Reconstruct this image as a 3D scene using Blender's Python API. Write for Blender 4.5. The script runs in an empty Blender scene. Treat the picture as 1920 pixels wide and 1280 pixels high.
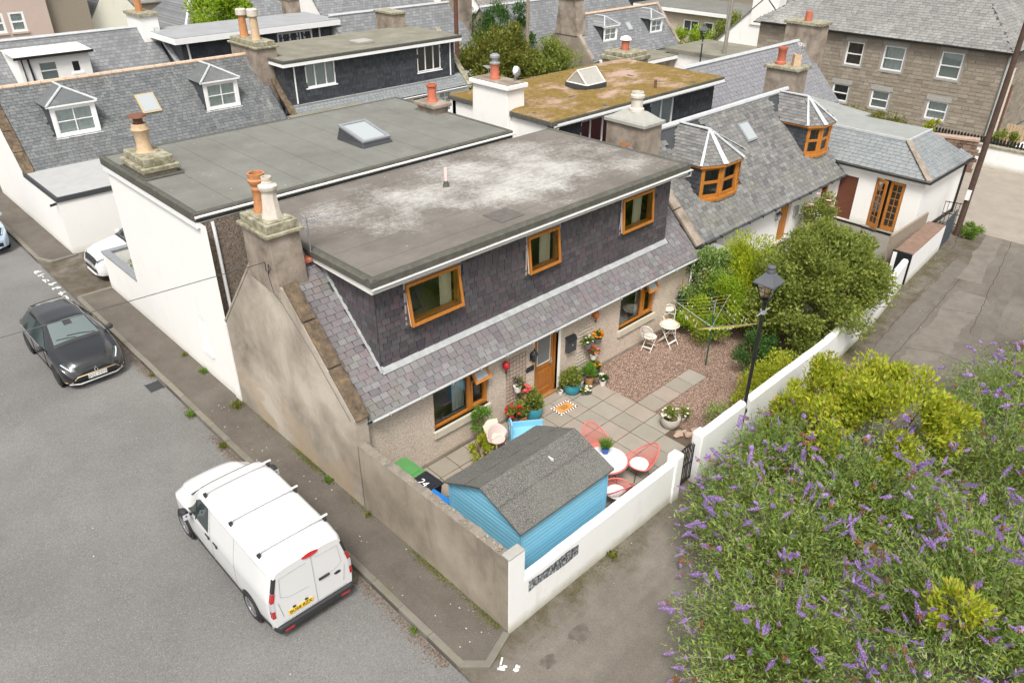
import bpy, math, random
import numpy as np
from mathutils import Vector, Matrix
random.seed(7); RNG = np.random.default_rng(7)
R_ = math.radians
scene = bpy.context.scene
COL = scene.collection

# ---------------------------------------------------------------- camera
cam_d = bpy.data.cameras.new('camera'); cam = bpy.data.objects.new('camera', cam_d); COL.objects.link(cam)
CAM = Vector((-6.912, -7.109, 12.5))
YAW, PITCH, ROLL = R_(44.34), R_(30.78), R_(-0.364)
_f = Vector((math.cos(PITCH)*math.sin(YAW), math.cos(PITCH)*math.cos(YAW), -math.sin(PITCH)))
_r = Vector((math.cos(YAW), -math.sin(YAW), 0)); _d = _f.cross(_r)
_r2 = _r*math.cos(ROLL) + _d*math.sin(ROLL); _d2 = -_r*math.sin(ROLL) + _d*math.cos(ROLL)
_m = Matrix((( _r2.x, -_d2.x, -_f.x, CAM.x), (_r2.y, -_d2.y, -_f.y, CAM.y), (_r2.z, -_d2.z, -_f.z, CAM.z), (0, 0, 0, 1)))
cam.matrix_world = _m
cam_d.sensor_width = 36.0; cam_d.lens = 27.0; cam_d.clip_end = 5000; cam_d.clip_start = 0.1
scene.camera = cam

# ---------------------------------------------------------------- world and sun (bright overcast)
world = bpy.data.worlds.new('World'); scene.world = world; world.use_nodes = True
wn = world.node_tree; wn.nodes.clear()
sky = wn.nodes.new('ShaderNodeTexSky'); sky.sky_type = 'NISHITA'; sky.sun_disc = False
SUN_EL, SUN_DIR = R_(58), Vector((-0.68, -0.60, 0)).normalized()
sky.sun_elevation = SUN_EL; sky.sun_rotation = math.atan2(SUN_DIR.x, SUN_DIR.y)
sky.air_density = 1.6; sky.dust_density = 6.0; sky.ozone_density = 1.0
hs = wn.nodes.new('ShaderNodeHueSaturation'); hs.inputs['Saturation'].default_value = 0.22; hs.inputs['Value'].default_value = 1.0
bg = wn.nodes.new('ShaderNodeBackground'); bg.inputs['Strength'].default_value = 0.09
wo = wn.nodes.new('ShaderNodeOutputWorld')
wn.links.new(sky.outputs[0], hs.inputs['Color']); wn.links.new(hs.outputs[0], bg.inputs['Color']); wn.links.new(bg.outputs[0], wo.inputs['Surface'])
sl = bpy.data.lights.new('sun', 'SUN'); sl.energy = 1.5; sl.angle = R_(14); sl.color = (1.0, 0.965, 0.91)
so = bpy.data.objects.new('sun', sl); COL.objects.link(so)
_sd = Vector((SUN_DIR.x*math.cos(SUN_EL), SUN_DIR.y*math.cos(SUN_EL), math.sin(SUN_EL)))
so.rotation_euler = _sd.to_track_quat('Z', 'Y').to_euler(); so.location = (0, 0, 60)
vs = scene.view_settings; vs.view_transform = 'Standard'; vs.look = 'None'; vs.gamma = 1.0; vs.use_curve_mapping = False
vs.exposure = 1.06

# ---------------------------------------------------------------- materials
def srgb(r, g, b):
    f = lambda c: c/12.92 if c <= 0.04045 else ((c+0.055)/1.055)**2.4
    return (f(r/255), f(g/255), f(b/255), 1)
class NT:
    def __init__(s, name):
        s.m = bpy.data.materials.new(name); s.m.use_nodes = True; s.t = s.m.node_tree; s.t.nodes.clear()
        s.out = s.n('OutputMaterial'); s.b = s.n('BsdfPrincipled'); s.t.links.new(s.b.outputs[0], s.out.inputs[0])
        s.geo = s.n('NewGeometry'); s.pos = s.geo.outputs['Position']
    def n(s, t): return s.t.nodes.new('ShaderNode'+t)
    def l(s, a, b): s.t.links.new(a, b)
    def set(s, i, v):
        if hasattr(v, 'is_linked') or hasattr(v, 'node'): s.l(v, i)
        else: i.default_value = v
    def noise(s, scale, detail=4, rough=.6, vec=None, dist=0):
        x = s.n('TexNoise'); x.inputs['Scale'].default_value = scale; x.inputs['Detail'].default_value = detail
        x.inputs['Roughness'].default_value = rough; x.inputs['Distortion'].default_value = dist; s.l(vec or s.pos, x.inputs['Vector']); return x.outputs['Fac']
    def voro(s, scale, vec=None, out='Distance', feat='F1'):
        x = s.n('TexVoronoi'); x.feature = feat; x.inputs['Scale'].default_value = scale; s.l(vec or s.pos, x.inputs['Vector']); return x.outputs[out]
    def math(s, op, a, b=0.0, c=None):
        x = s.n('Math'); x.operation = op; s.set(x.inputs[0], a); s.set(x.inputs[1], b)
        if c is not None: s.set(x.inputs[2], c)
        return x.outputs[0]
    def ramp(s, fac, stops):
        x = s.n('ValToRGB'); e = x.color_ramp.elements
        while len(e) < len(stops): e.new(0.5)
        for el, (p, c) in zip(e, stops):
            el.position = p; el.color = c if hasattr(c, '__len__') else (c, c, c, 1)
        s.l(fac, x.inputs[0]); return x.outputs[0]
    def mix(s, fac, a, b, mode='MIX'):
        x = s.n('Mix'); x.data_type = 'RGBA'; x.blend_type = mode
        s.set(x.inputs[0], fac); s.set(x.inputs[6], a); s.set(x.inputs[7], b); return x.outputs[2]
    def map(s, scale=(1, 1, 1), rot=(0, 0, 0), vec=None):
        x = s.n('Mapping'); x.inputs['Scale'].default_value = scale; x.inputs['Rotation'].default_value = rot
        s.l(vec or s.pos, x.inputs['Vector']); return x.outputs[0]
    def bump(s, h, strength=.3, dist=.02):
        x = s.n('Bump'); x.inputs['Strength'].default_value = strength; x.inputs['Distance'].default_value = dist
        s.l(h, x.inputs['Height']); s.l(x.outputs[0], s.b.inputs['Normal'])
    def rnd(s):
        oi = s.n('ObjectInfo')
        return s.math('FRACT', s.math('ADD', oi.outputs['Random'], s.geo.outputs['Random Per Island']))
    def done(s, col, rough=.8, metal=0, spec=.4):
        s.set(s.b.inputs['Base Color'], col); s.set(s.b.inputs['Roughness'], rough); s.set(s.b.inputs['Metallic'], metal)
        s.b.inputs['Specular IOR Level'].default_value = spec; return s.m
def C(r, g, b): return (r, g, b, 1)
def scl(c, k): return (min(c[0]*k, 1), min(c[1]*k, 1), min(c[2]*k, 1), 1)
def simple(name, col, rough=.6, var=.12, scale=4.0, metal=0, spec=.4, bs=0, bst=.2):
    t = NT(name)
    f = t.noise(scale, 5); c = t.mix(f, scl(col, 1-var*1.6), scl(col, 1+var*1.6))
    if bs: t.bump(t.noise(bs, 3), bst)
    return t.done(c, rough, metal, spec)
def islands(name, cols, rough=.75, var=.25, scale=25.0, bs=60, bst=.25, spec=.4, big=0, bigcol=None, streak=None):
    t = NT(name); r = t.rnd(); n = len(cols)
    c = t.ramp(r, [(i/max(n-1, 1), x) for i, x in enumerate(cols)])
    c = t.mix(t.math('MULTIPLY', t.noise(scale, 5), var), c, C(.02, .02, .02))
    if big: c = t.mix(t.ramp(t.noise(big, 5, .7), [(.52, 0), (.72, .75)]), c, bigcol)
    if streak:
        sc, scol, lo = streak
        c = t.mix(t.ramp(t.noise(1.0, 6, .75, t.map(sc)), [(lo, 0), (lo+.16, .85)]), c, scol)
    t.bump(t.noise(bs, 3), bst, .01)
    return t.done(c, rough, 0, spec)
MATS = {}
def mk():
    m = MATS
    # roughcast with pink-cream chips
    t = NT('harl_pink'); v = t.voro(55, out='Color'); g = t.n('SeparateColor'); t.l(v, g.inputs[0])
    c = t.ramp(g.outputs[0], [(0, C(.34, .26, .20)), (.2, C(.50, .41, .335)), (.55, C(.59, .50, .415)), (.85, C(.66, .57, .49)), (1, C(.52, .36, .28))])
    c = t.mix(t.ramp(t.noise(.9, 5, .65), [(.48, 0), (.8, .45)]), c, C(.26, .22, .17))
    t.bump(t.voro(55), .6, .012); m['harl'] = t.done(c, .92, 0, .2)
    t = NT('harl_brown'); v = t.voro(45, out='Color'); g = t.n('SeparateColor'); t.l(v, g.inputs[0])
    c = t.ramp(g.outputs[0], [(0, C(.09, .07, .055)), (.5, C(.20, .16, .125)), (1, C(.30, .245, .20))])
    t.bump(t.voro(45), .6, .012); m['harl_brown'] = t.done(c, .92, 0, .2)
    # stained cement render of the gable and garden wall
    t = NT('cement_render'); big = t.noise(.55, 6, .62, dist=.4)
    c = t.ramp(big, [(.30, C(.20, .17, .14)), (.42, C(.34, .295, .24)), (.54, C(.46, .40, .33)), (.66, C(.58, .51, .43))])
    st = t.noise(1.2, 7, .75, t.map((1.2, 1.2, .5)), .6)
    c = t.mix(t.ramp(st, [(.54, 0), (.78, .5)]), c, C(.14, .12, .09))
    pz = t.noise(.85, 2, .5, t.map((1, 1, 1.5)))
    sep = t.n('SeparateXYZ'); t.l(t.pos, sep.inputs[0])
    low = t.ramp(t.math('MULTIPLY', sep.outputs[2], .3), [(.12, 1), (.5, 0)])
    c = t.mix(t.math('MULTIPLY', t.ramp(pz, [(.47, 0), (.49, .75)]), low), c, C(.44, .345, .24))
    c = t.mix(t.math('MULTIPLY', t.noise(26, 5), .35), c, C(.10, .085, .07))
    t.bump(t.noise(35, 6, .7), .45, .02); m['render'] = t.done(c, .93, 0, .2)
    t = NT('garden_wall_render'); big = t.noise(.8, 6, .65)
    c = t.ramp(big, [(.3, C(.19, .16, .125)), (.5, C(.30, .255, .20)), (.7, C(.39, .335, .27))])
    c = t.mix(t.ramp(t.noise(1.3, 7, .78, t.map((1.6, 1.6, .35)), .5), [(.54, 0), (.76, .6)]), c, C(.12, .105, .085))
    c = t.mix(t.math('MULTIPLY', t.noise(40, 5), .3), c, C(.13, .115, .095))
    t.bump(t.noise(45, 6, .7), .4, .015); m['gwall'] = t.done(c, .93, 0, .2)
    def whitewall(name, base, dirt):
        t = NT(name); sep = t.n('SeparateXYZ'); t.l(t.pos, sep.inputs[0])
        c = t.mix(t.ramp(t.noise(.7, 5, .6), [(.5, 0), (.8, .25)]), base, scl(base, .86))
        c = t.mix(t.ramp(t.noise(1.4, 7, .78, t.map((1.5, 1.5, .5)), .4), [(.56, 0), (.84, dirt)]), c, C(.48, .45, .39))
        lowm = t.math('MULTIPLY', t.ramp(t.math('ADD', sep.outputs[2], t.math('MULTIPLY', t.noise(3, 4), .25)), [(.12, .8), (.42, 0)]), dirt*1.6)
        c = t.mix(lowm, c, C(.34, .32, .22)); t.bump(t.noise(30, 5, .65), .22, .015)
        return t.done(c, .75, 0, .3)
    m['white'] = whitewall('white_masonry_paint', C(.80, .785, .755), .35)
    m['white2'] = whitewall('garden_wall_white_paint', C(.78, .775, .76), .6)
    m['cream_wall'] = whitewall('cream_limewash', C(.70, .68, .58), .9)
    # slates
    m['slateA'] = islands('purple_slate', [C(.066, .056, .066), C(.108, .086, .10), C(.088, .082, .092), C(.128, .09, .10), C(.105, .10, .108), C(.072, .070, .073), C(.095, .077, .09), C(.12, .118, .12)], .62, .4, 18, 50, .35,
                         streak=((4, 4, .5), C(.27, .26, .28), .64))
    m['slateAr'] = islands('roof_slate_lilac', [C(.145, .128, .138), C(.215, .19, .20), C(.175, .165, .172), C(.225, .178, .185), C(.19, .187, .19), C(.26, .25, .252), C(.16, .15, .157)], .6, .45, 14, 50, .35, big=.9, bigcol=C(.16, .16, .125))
    m['slateC'] = islands('roof_slate_grey', [C(.13, .13, .13), C(.19, .185, .18), C(.24, .235, .225), C(.165, .16, .155), C(.21, .205, .19), C(.28, .275, .265)], .55, .45, 14, 50, .3, big=.6, bigcol=C(.17, .17, .13))
    m['slateD'] = islands('weathered_slate', [C(.115, .125, .13), C(.16, .17, .175), C(.20, .205, .205), C(.14, .15, .155)], .6, .5, 9, 40, .3, big=.55, bigcol=C(.085, .08, .07), streak=((1.3, .4, .4), C(.27, .27, .24), .58))
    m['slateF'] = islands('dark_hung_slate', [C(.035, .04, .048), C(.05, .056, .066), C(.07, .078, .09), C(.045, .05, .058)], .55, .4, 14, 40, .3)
    m['slateP'] = islands('pale_lilac_slate', [C(.22, .22, .235), C(.27, .265, .28), C(.24, .24, .25)], .6, .4, 9, 40, .3)
    m['slateX'] = islands('new_grey_slate', [C(.23, .25, .255), C(.27, .285, .285), C(.25, .265, .27), C(.21, .23, .235)], .5, .3, 9, 40, .2)
    def far_slate(name, col, sc=3.2):
        t = NT(name); w = t.noise(.35, 6, .7); br = t.n('TexBrick')
        mp = t.map((1, 1, 1)); sep = t.n('SeparateXYZ'); t.l(mp, sep.inputs[0]); cb = t.n('CombineXYZ'); t.l(sep.outputs[0], cb.inputs[0]); t.l(sep.outputs[2], cb.inputs[1])
        t.l(cb.outputs[0], br.inputs['Vector']); br.inputs['Scale'].default_value = sc; br.inputs['Color1'].default_value = scl(col, .8); br.inputs['Color2'].default_value = scl(col, 1.25)
        br.inputs['Mortar'].default_value = scl(col, .4); br.inputs['Mortar Size'].default_value = .03; br.inputs['Row Height'].default_value = .5; br.inputs['Brick Width'].default_value = .9
        c = t.mix(t.ramp(w, [(.42, 0), (.7, .6)]), br.outputs[0], scl(col, .55)); t.bump(br.outputs['Fac'], .3, .01)
        return t.done(c, .65)
    m['far_slate'] = far_slate('distant_slate', C(.19, .195, .2)); m['far_slate2'] = far_slate('distant_brown_slate', C(.21, .195, .18))
    # felt roofs
    def felt(name, base, pale, dark, lo, spot=True, moss=None, rolls=None, soft=.2, area=None):
        t = NT(name)
        c = t.mix(t.ramp(t.noise(.8, 6, .7), [(.35, 0), (.7, .8)]), base, dark)
        sm = t.math('ADD', t.math('MULTIPLY', t.noise(.45, 6, .62), .62), t.math('MULTIPLY', t.noise(8, 9, .9), .58))
        if area:
            se = t.n('SeparateXYZ'); t.l(t.pos, se.inputs[0]); dx = t.math('DIVIDE', t.math('SUBTRACT', se.outputs[0], area[0]), area[2]); dy = t.math('DIVIDE', t.math('SUBTRACT', se.outputs[1], area[1]), area[3])
            sm = t.math('SUBTRACT', sm, t.math('MULTIPLY', t.math('SUBTRACT', t.math('ADD', t.math('MULTIPLY', dx, dx), t.math('MULTIPLY', dy, dy)), .6), .12))
        msk = t.ramp(sm, [(lo, 0), (lo+soft, .92)])
        c = t.mix(msk, c, pale)
        if moss: c = t.mix(t.ramp(t.noise(.9, 6, .7), [(.5, 0), (.68, .8)]), c, moss)
        if spot: c = t.mix(t.ramp(t.voro(1.7), [(.0, .9), (.05, .0)]), c, C(.55, .54, .50))
        if rolls:
            sep = t.n('SeparateXYZ'); t.l(t.pos, sep.inputs[0]); fr = t.math('FRACT', t.math('MULTIPLY', sep.outputs[rolls[0]], rolls[1]))
            c = t.mix(t.ramp(fr, [(0, .55), (.02, 0), (.98, 0), (1, .55)]), c, C(.05, .048, .042))
        t.bump(t.noise(60, 4), .25, .01); return t.done(c, .9, 0, .25)
    m['feltA'] = felt('flat_roof_felt_lichen', C(.175, .157, .138), C(.47, .46, .435), C(.105, .092, .08), .545, rolls=(1, 1.0), area=(7.6, 8.3, 5.0, 2.3), soft=.19)
    m['feltB'] = felt('flat_roof_felt_green_grey', C(.185, .185, .165), C(.30, .295, .275), C(.125, .122, .108), .66, rolls=(0, .95))
    m['feltF'] = felt('flat_roof_felt_olive', C(.23, .22, .175), C(.35, .335, .29), C(.13, .12, .09), .66, rolls=(0, 1.05))
    m['feltEdge'] = simple('felt_edge', C(.085, .083, .068), .9, .35, 6)
    m['feltN'] = simple('new_grey_felt', C(.26, .27, .255), .85, .15, 1.5)
    m['zinc'] = simple('zinc_sheet', C(.29, .295, .30), .65, .16, 1.2, 0, .3)
    m['lead'] = simple('lead_flashing', C(.33, .34, .34), .6, .3, 5, bs=14, bst=.3)
    m['leadw'] = simple('pale_lead_ridge', C(.46, .475, .485), .55, .15, 3)
    t = NT('moss_on_roof'); c = t.ramp(t.noise(1.1, 8, .78), [(.30, C(.42, .30, .21)), (.42, C(.29, .20, .085)), (.52, C(.22, .15, .045)), (.63, C(.30, .20, .065)), (.75, C(.38, .27, .15))])
    c = t.mix(t.ramp(t.noise(9, 5, .7), [(.4, 0), (.65, .5)]), c, C(.13, .085, .025))
    c = t.mix(t.ramp(t.noise(.55, 5, .7, t.map((1, 1.3, 1), (0, 0, 1))), [(.50, 0), (.62, .85)]), c, C(.46, .33, .27))
    t.bump(t.noise(14, 6, .8), .9, .06); m['moss'] = t.done(c, .95, 0, .1)
    # stone
    m['stone'] = islands('grey_brown_rubble', [C(.26, .22, .17), C(.37, .315, .25), C(.31, .26, .20), C(.42, .365, .295)], .9, .4, 9, 30, .5)
    m['mortar'] = simple('mortar', C(.30, .27, .235), .95, .1, 5)
    m['stonetrim'] = simple('dressed_stone', C(.33, .32, .29), .85, .12, 5)
    m['chim'] = None
    t = NT('chimney_stone'); c = t.ramp(t.noise(1.6, 6, .65), [(.32, C(.17, .14, .11)), (.5, C(.32, .265, .215)), (.62, C(.40, .34, .28)), (.74, C(.35, .22, .16))])
    c = t.mix(t.math('MULTIPLY', t.noise(30, 5), .4), c, C(.1, .085, .07)); t.bump(t.noise(28, 6, .7), .5, .02); m['chim'] = t.done(c, .92, 0, .2)
    t = NT('cope_lichen'); c = t.ramp(t.noise(5, 6, .7), [(.35, C(.15, .14, .095)), (.5, C(.27, .25, .175)), (.62, C(.38, .36, .28)), (.72, C(.54, .52, .46))]); t.bump(t.noise(30, 5, .7), .5, .02); m['cope'] = t.done(c, .95, 0, .1)
    t = NT('skew_lichen'); c = t.ramp(t.noise(4.5, 7, .75), [(.33, C(.055, .042, .032)), (.50, C(.125, .095, .066)), (.60, C(.175, .13, .085)), (.67, C(.33, .18, .06)), (.70, C(.16, .12, .08)), (.78, C(.40, .37, .31))]); t.bump(t.noise(22, 6, .75), .8, .03); m['skew'] = t.done(c, .95, 0, .1)
    m['terra'] = simple('terracotta', C(.44, .20, .085), .7, .3, 7); m['buff'] = simple('buff_clay', C(.50, .36, .225), .75, .25, 8)
    m['cream_pot'] = simple('cream_clay', C(.55, .50, .43), .8, .2, 8); m['redpot'] = simple('red_clay', C(.44, .13, .075), .7, .2, 8)
    m['pinkridge'] = simple('clay_ridge_tile', C(.52, .38, .28), .8, .2, 4)
    # timber, plastic, metal
    t = NT('orange_stained_timber'); c = t.ramp(t.noise(3, 5, .6, t.map((8, 8, 1.2))), [(.3, C(.33, .12, .018)), (.7, C(.52, .20, .035))]); m['wood'] = t.done(c, .42, 0, .5)
    t = NT('door_timber'); c = t.ramp(t.noise(2.5, 5, .6, t.map((12, 12, 1.0))), [(.3, C(.27, .095, .018)), (.7, C(.41, .155, .032))]); m['door'] = t.done(c, .4, 0, .5)
    m['brown_door'] = simple('mahogany_board', C(.13, .045, .025), .5, .25, 6)
    m['pvc'] = simple('white_upvc', C(.80, .80, .79), .4, .04, 3); m['pvcd'] = simple('weathered_white_fascia', C(.66, .65, .62), .55, .12, 4)
    m['gut'] = simple('grey_white_gutter', C(.40, .405, .40), .5, .15, 4); m['black'] = simple('black_paint', C(.016, .016, .018), .45, .2, 6)
    m['dgrey'] = simple('dark_grey_plastic', C(.05, .052, .056), .55, .15, 6); m['grey'] = simple('mid_grey', C(.22, .23, .24), .6, .15, 6)
    m['steel'] = simple('galvanised_steel', C(.45, .46, .47), .4, .15, 9, .6); m['rust'] = simple('rusty_iron', C(.16, .07, .045), .85, .3, 12)
    m['curtain'] = simple('cream_curtain', C(.62, .57, .42), .9, .1, 5); m['net'] = simple('net_curtain', C(.55, .58, .58), .9, .15, 6)
    m['blind_or_backing'] = simple('grey_blind', C(.42, .45, .45), .9, .08, 3); m['redcur'] = simple('red_curtain', C(.20, .03, .03), .9, .25, 8); m['browncur'] = simple('brown_curtain', C(.085, .06, .045), .9, .2, 8)
    m['room'] = simple('room_wall', C(.16, .155, .145), .9, .05, 2); m['dark'] = simple('painted_room_shade', C(.06, .066, .064), .9, .1, 2)  # dark interior tone stands in for the gloom of unlit rooms
    m['carpet'] = simple('dark_carpet', C(.10, .095, .09), .95); m['floorw'] = simple('room_floor', C(.58, .46, .32), .6, .1, 3)
    m['white_cloth'] = simple('white_cushion', C(.72, .71, .68), .9, .06, 5); m['greycush'] = simple('grey_cushion', C(.30, .28, .25), .95, .15, 20)
    # glass
    t = NT('window_glass'); g = t.n('BsdfGlossy'); g.inputs['Roughness'].default_value = .02; g.inputs['Color'].default_value = (.9, .95, .95, 1)
    tr = t.n('BsdfTransparent'); tr.inputs['Color'].default_value = (.90, .94, .92, 1); fr = t.n('LayerWeight'); fr.inputs['Blend'].default_value = .28
    mx = t.n('MixShader'); t.l(t.ramp(fr.outputs['Fresnel'], [(0, .07), (1, .85)]), mx.inputs[0]); t.l(tr.outputs[0], mx.inputs[1]); t.l(g.outputs[0], mx.inputs[2]); t.l(mx.outputs[0], t.out.inputs[0]); m['glass'] = t.m
    t = NT('frosted_skylight'); m['skylight'] = t.done(C(.36, .385, .39), .15, 0, .6)
    # ground
    t = NT('old_asphalt'); c = t.ramp(t.noise(.28, 6, .6), [(.3, C(.122, .119, .113)), (.52, C(.158, .154, .147)), (.72, C(.20, .195, .187))])
    c = t.mix(t.ramp(t.noise(.9, 7, .75, t.map((1, .25, 1), (0, 0, .35))), [(.5, 0), (.75, .45)]), c, C(.13, .128, .122))
    c = t.mix(t.ramp(t.noise(42, 4, .75), [(.38, .65), (.52, 0)]), c, C(.075, .073, .069)); c = t.mix(t.ramp(t.noise(60, 3, .7), [(.57, 0), (.68, .65)]), c, C(.42, .41, .39))
    dv = t.n('VectorMath'); dv.operation = 'ADD'; nz = t.n('TexNoise'); nz.inputs['Scale'].default_value = 1.3; nz.inputs['Detail'].default_value = 6; t.l(t.pos, nz.inputs['Vector']); t.l(t.pos, dv.inputs[0]); t.l(nz.outputs['Color'], dv.inputs[1])
    ck = t.ramp(t.voro(.22, dv.outputs[0], 'Distance', 'DISTANCE_TO_EDGE'), [(.0, 1), (.006, 0)]); c = t.mix(t.math('MULTIPLY', ck, t.ramp(t.noise(.21, 3), [(.52, 0), (.62, .35)])), c, C(.09, .088, .083))
    sx = t.n('SeparateXYZ'); t.l(t.pos, sx.inputs[0]); edge = t.ramp(t.math('ADD', sx.outputs[0], t.math('MULTIPLY', t.noise(1.1, 6, .7), 1.1)), [(-1.9+1.0, 0), (-1.9+1.7, .7)]) if False else t.ramp(t.math('ADD', t.math('MULTIPLY', sx.outputs[0], .25), t.math('MULTIPLY', t.noise(.9, 6, .7), .35)), [(-.33+.0, 0), (-.16, .0)])
    tk = t.ramp(t.math('ABSOLUTE', t.math('SUBTRACT', t.math('FRACT', t.math('MULTIPLY', t.math('ADD', sx.outputs[0], t.math('MULTIPLY', t.noise(.12, 2), .8)), .55)), .5)), [(.05, .0), (.2, .3)]); c = t.mix(t.math('MULTIPLY', tk, t.noise(.5, 4)), c, C(.15, .147, .14))
    c = t.mix(t.ramp(t.noise(2.3, 7, .8), [(.60, 0), (.72, .5)]), c, C(.12, .117, .11))
    t.bump(t.noise(110, 3), .35, .006); m['asphalt'] = t.done(c, .9, 0, .3)
    t = NT('pavement_asphalt'); c = t.ramp(t.noise(.8, 6, .65), [(.3, C(.085, .073, .06)), (.7, C(.135, .118, .099))])
    c = t.mix(t.ramp(t.noise(100, 3, .6), [(.36, .6), (.5, 0)]), c, C(.05, .043, .036)); c = t.mix(t.ramp(t.noise(120, 2), [(.6, 0), (.7, .7)]), c, C(.33, .30, .265))
    c = t.mix(t.ramp(t.noise(.6, 6, .7, t.map((2.5, .5, 1))), [(.56, 0), (.72, .55)]), c, C(.07, .066, .04))
    t.bump(t.noise(100, 3), .4, .008); m['pave'] = t.done(c, .92, 0, .25)
    t = NT('lane_surface'); c = t.ramp(t.noise(.4, 7, .68), [(.3, C(.105, .09, .074)), (.5, C(.145, .127, .107)), (.72, C(.20, .18, .155))])
    c = t.mix(t.ramp(t.noise(1.0, 6, .7, t.map((.35, 2.0, 1), (0, 0, .05))), [(.5, 0), (.7, .45)]), c, C(.10, .088, .072))
    c = t.mix(t.ramp(t.noise(70, 3, .65), [(.36, .55), (.5, 0)]), c, C(.07, .06, .05)); c = t.mix(t.ramp(t.noise(85, 2), [(.62, 0), (.72, .7)]), c, C(.36, .33, .29))
    sep = t.n('SeparateXYZ'); t.l(t.pos, sep.inputs[0]); near = t.ramp(t.math('ADD', sep.outputs[1], t.math('MULTIPLY', t.noise(.9, 5, .7), 1.6)), [(.15, 0), (.9, .85)])
    c = t.mix(t.math('MULTIPLY', near, t.ramp(t.noise(1.8, 6, .7), [(.38, 0), (.62, .9)])), c, C(.065, .052, .026))
    t.bump(t.noise(60, 5, .7), .45, .015); m['lane'] = t.done(c, .93, 0, .2)
    m['earth'] = simple('bare_earth', C(.10, .072, .05), .95, .35, 3, bs=30, bst=.6); m['ground'] = simple('distant_ground', C(.17, .16, .135), .95, .3, .4)
    t = NT('pink_gravel_bed'); v = t.voro(34, out='Color'); g = t.n('SeparateColor'); t.l(v, g.inputs[0])
    c = t.ramp(g.outputs[0], [(0, C(.15, .092, .068)), (.3, C(.28, .18, .135)), (.6, C(.365, .25, .19)), (.85, C(.45, .335, .265)), (1, C(.23, .145, .11))])
    c = t.mix(t.ramp(t.voro(34), [(.35, 0), (.62, .75)]), c, C(.09, .055, .04)); c = t.mix(t.ramp(t.noise(.7, 5, .6), [(.45, 0), (.75, .35)]), c, C(.16, .105, .08)); t.bump(t.voro(34), 1.0, .03); m['gravel'] = t.done(c, .9, 0, .25)
    m['pebble'] = islands('pink_pebble', [C(.20, .12, .088), C(.35, .235, .18), C(.43, .305, .24), C(.28, .175, .13), C(.50, .40, .33)], .85, .2, 30, 60, .1)
    m['slab'] = islands('paving_slab', [C(.30, .27, .22), C(.33, .30, .25), C(.34, .28, .23), C(.285, .255, .205), C(.315, .285, .235)], .88, .3, 2.2, 45, .2, big=1.1, bigcol=C(.27, .235, .175))
    m['kerb'] = islands('kerb_stone', [C(.18, .165, .135), C(.225, .205, .165), C(.20, .18, .145)], .92, .4, 5, 40, .4, big=1.5, bigcol=C(.13, .12, .07))
    m['paint'] = NT('worn_white_road_paint'); t = m['paint']; 
    mx = t.n('MixShader'); tr = t.n('BsdfTransparent'); t.done(C(.62, .61, .58), .85); t.l(t.ramp(t.noise(9, 5, .7), [(.36, 0), (.44, 1)]), mx.inputs[0]); t.l(tr.outputs[0], mx.inputs[1]); t.l(t.b.outputs[0], mx.inputs[2]); t.l(mx.outputs[0], t.out.inputs[0]); m['paint'] = t.m
    m['pink_wall'] = simple('pink_render', C(.50, .40, .35), .9, .06, 1.0)
    m['board'] = None
    t = NT('blue_painted_boards'); r = t.rnd(); c = t.ramp(r, [(0, C(.17, .42, .57)), (.5, C(.19, .45, .60)), (1, C(.155, .395, .54))]); c = t.mix(t.ramp(t.noise(1.5, 5, .6, t.map((.4, .4, 6))), [(.5, 0), (.8, .3)]), c, C(.26, .47, .58)); m['board'] = t.done(c, .5, 0, .4)
    t = NT('mineral_felt'); c = t.ramp(t.noise(38, 6, .8), [(.35, C(.04, .038, .034)), (.5, C(.11, .106, .096)), (.65, C(.25, .24, .22))]); c = t.mix(t.ramp(t.noise(1.2, 5, .65), [(.4, 0), (.7, .5)]), c, C(.15, .152, .135)); t.bump(t.noise(45, 4), .4, .01); m['shedfelt'] = t.done(c, .95, 0, .2)
mk(); MA = MATS

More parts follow.
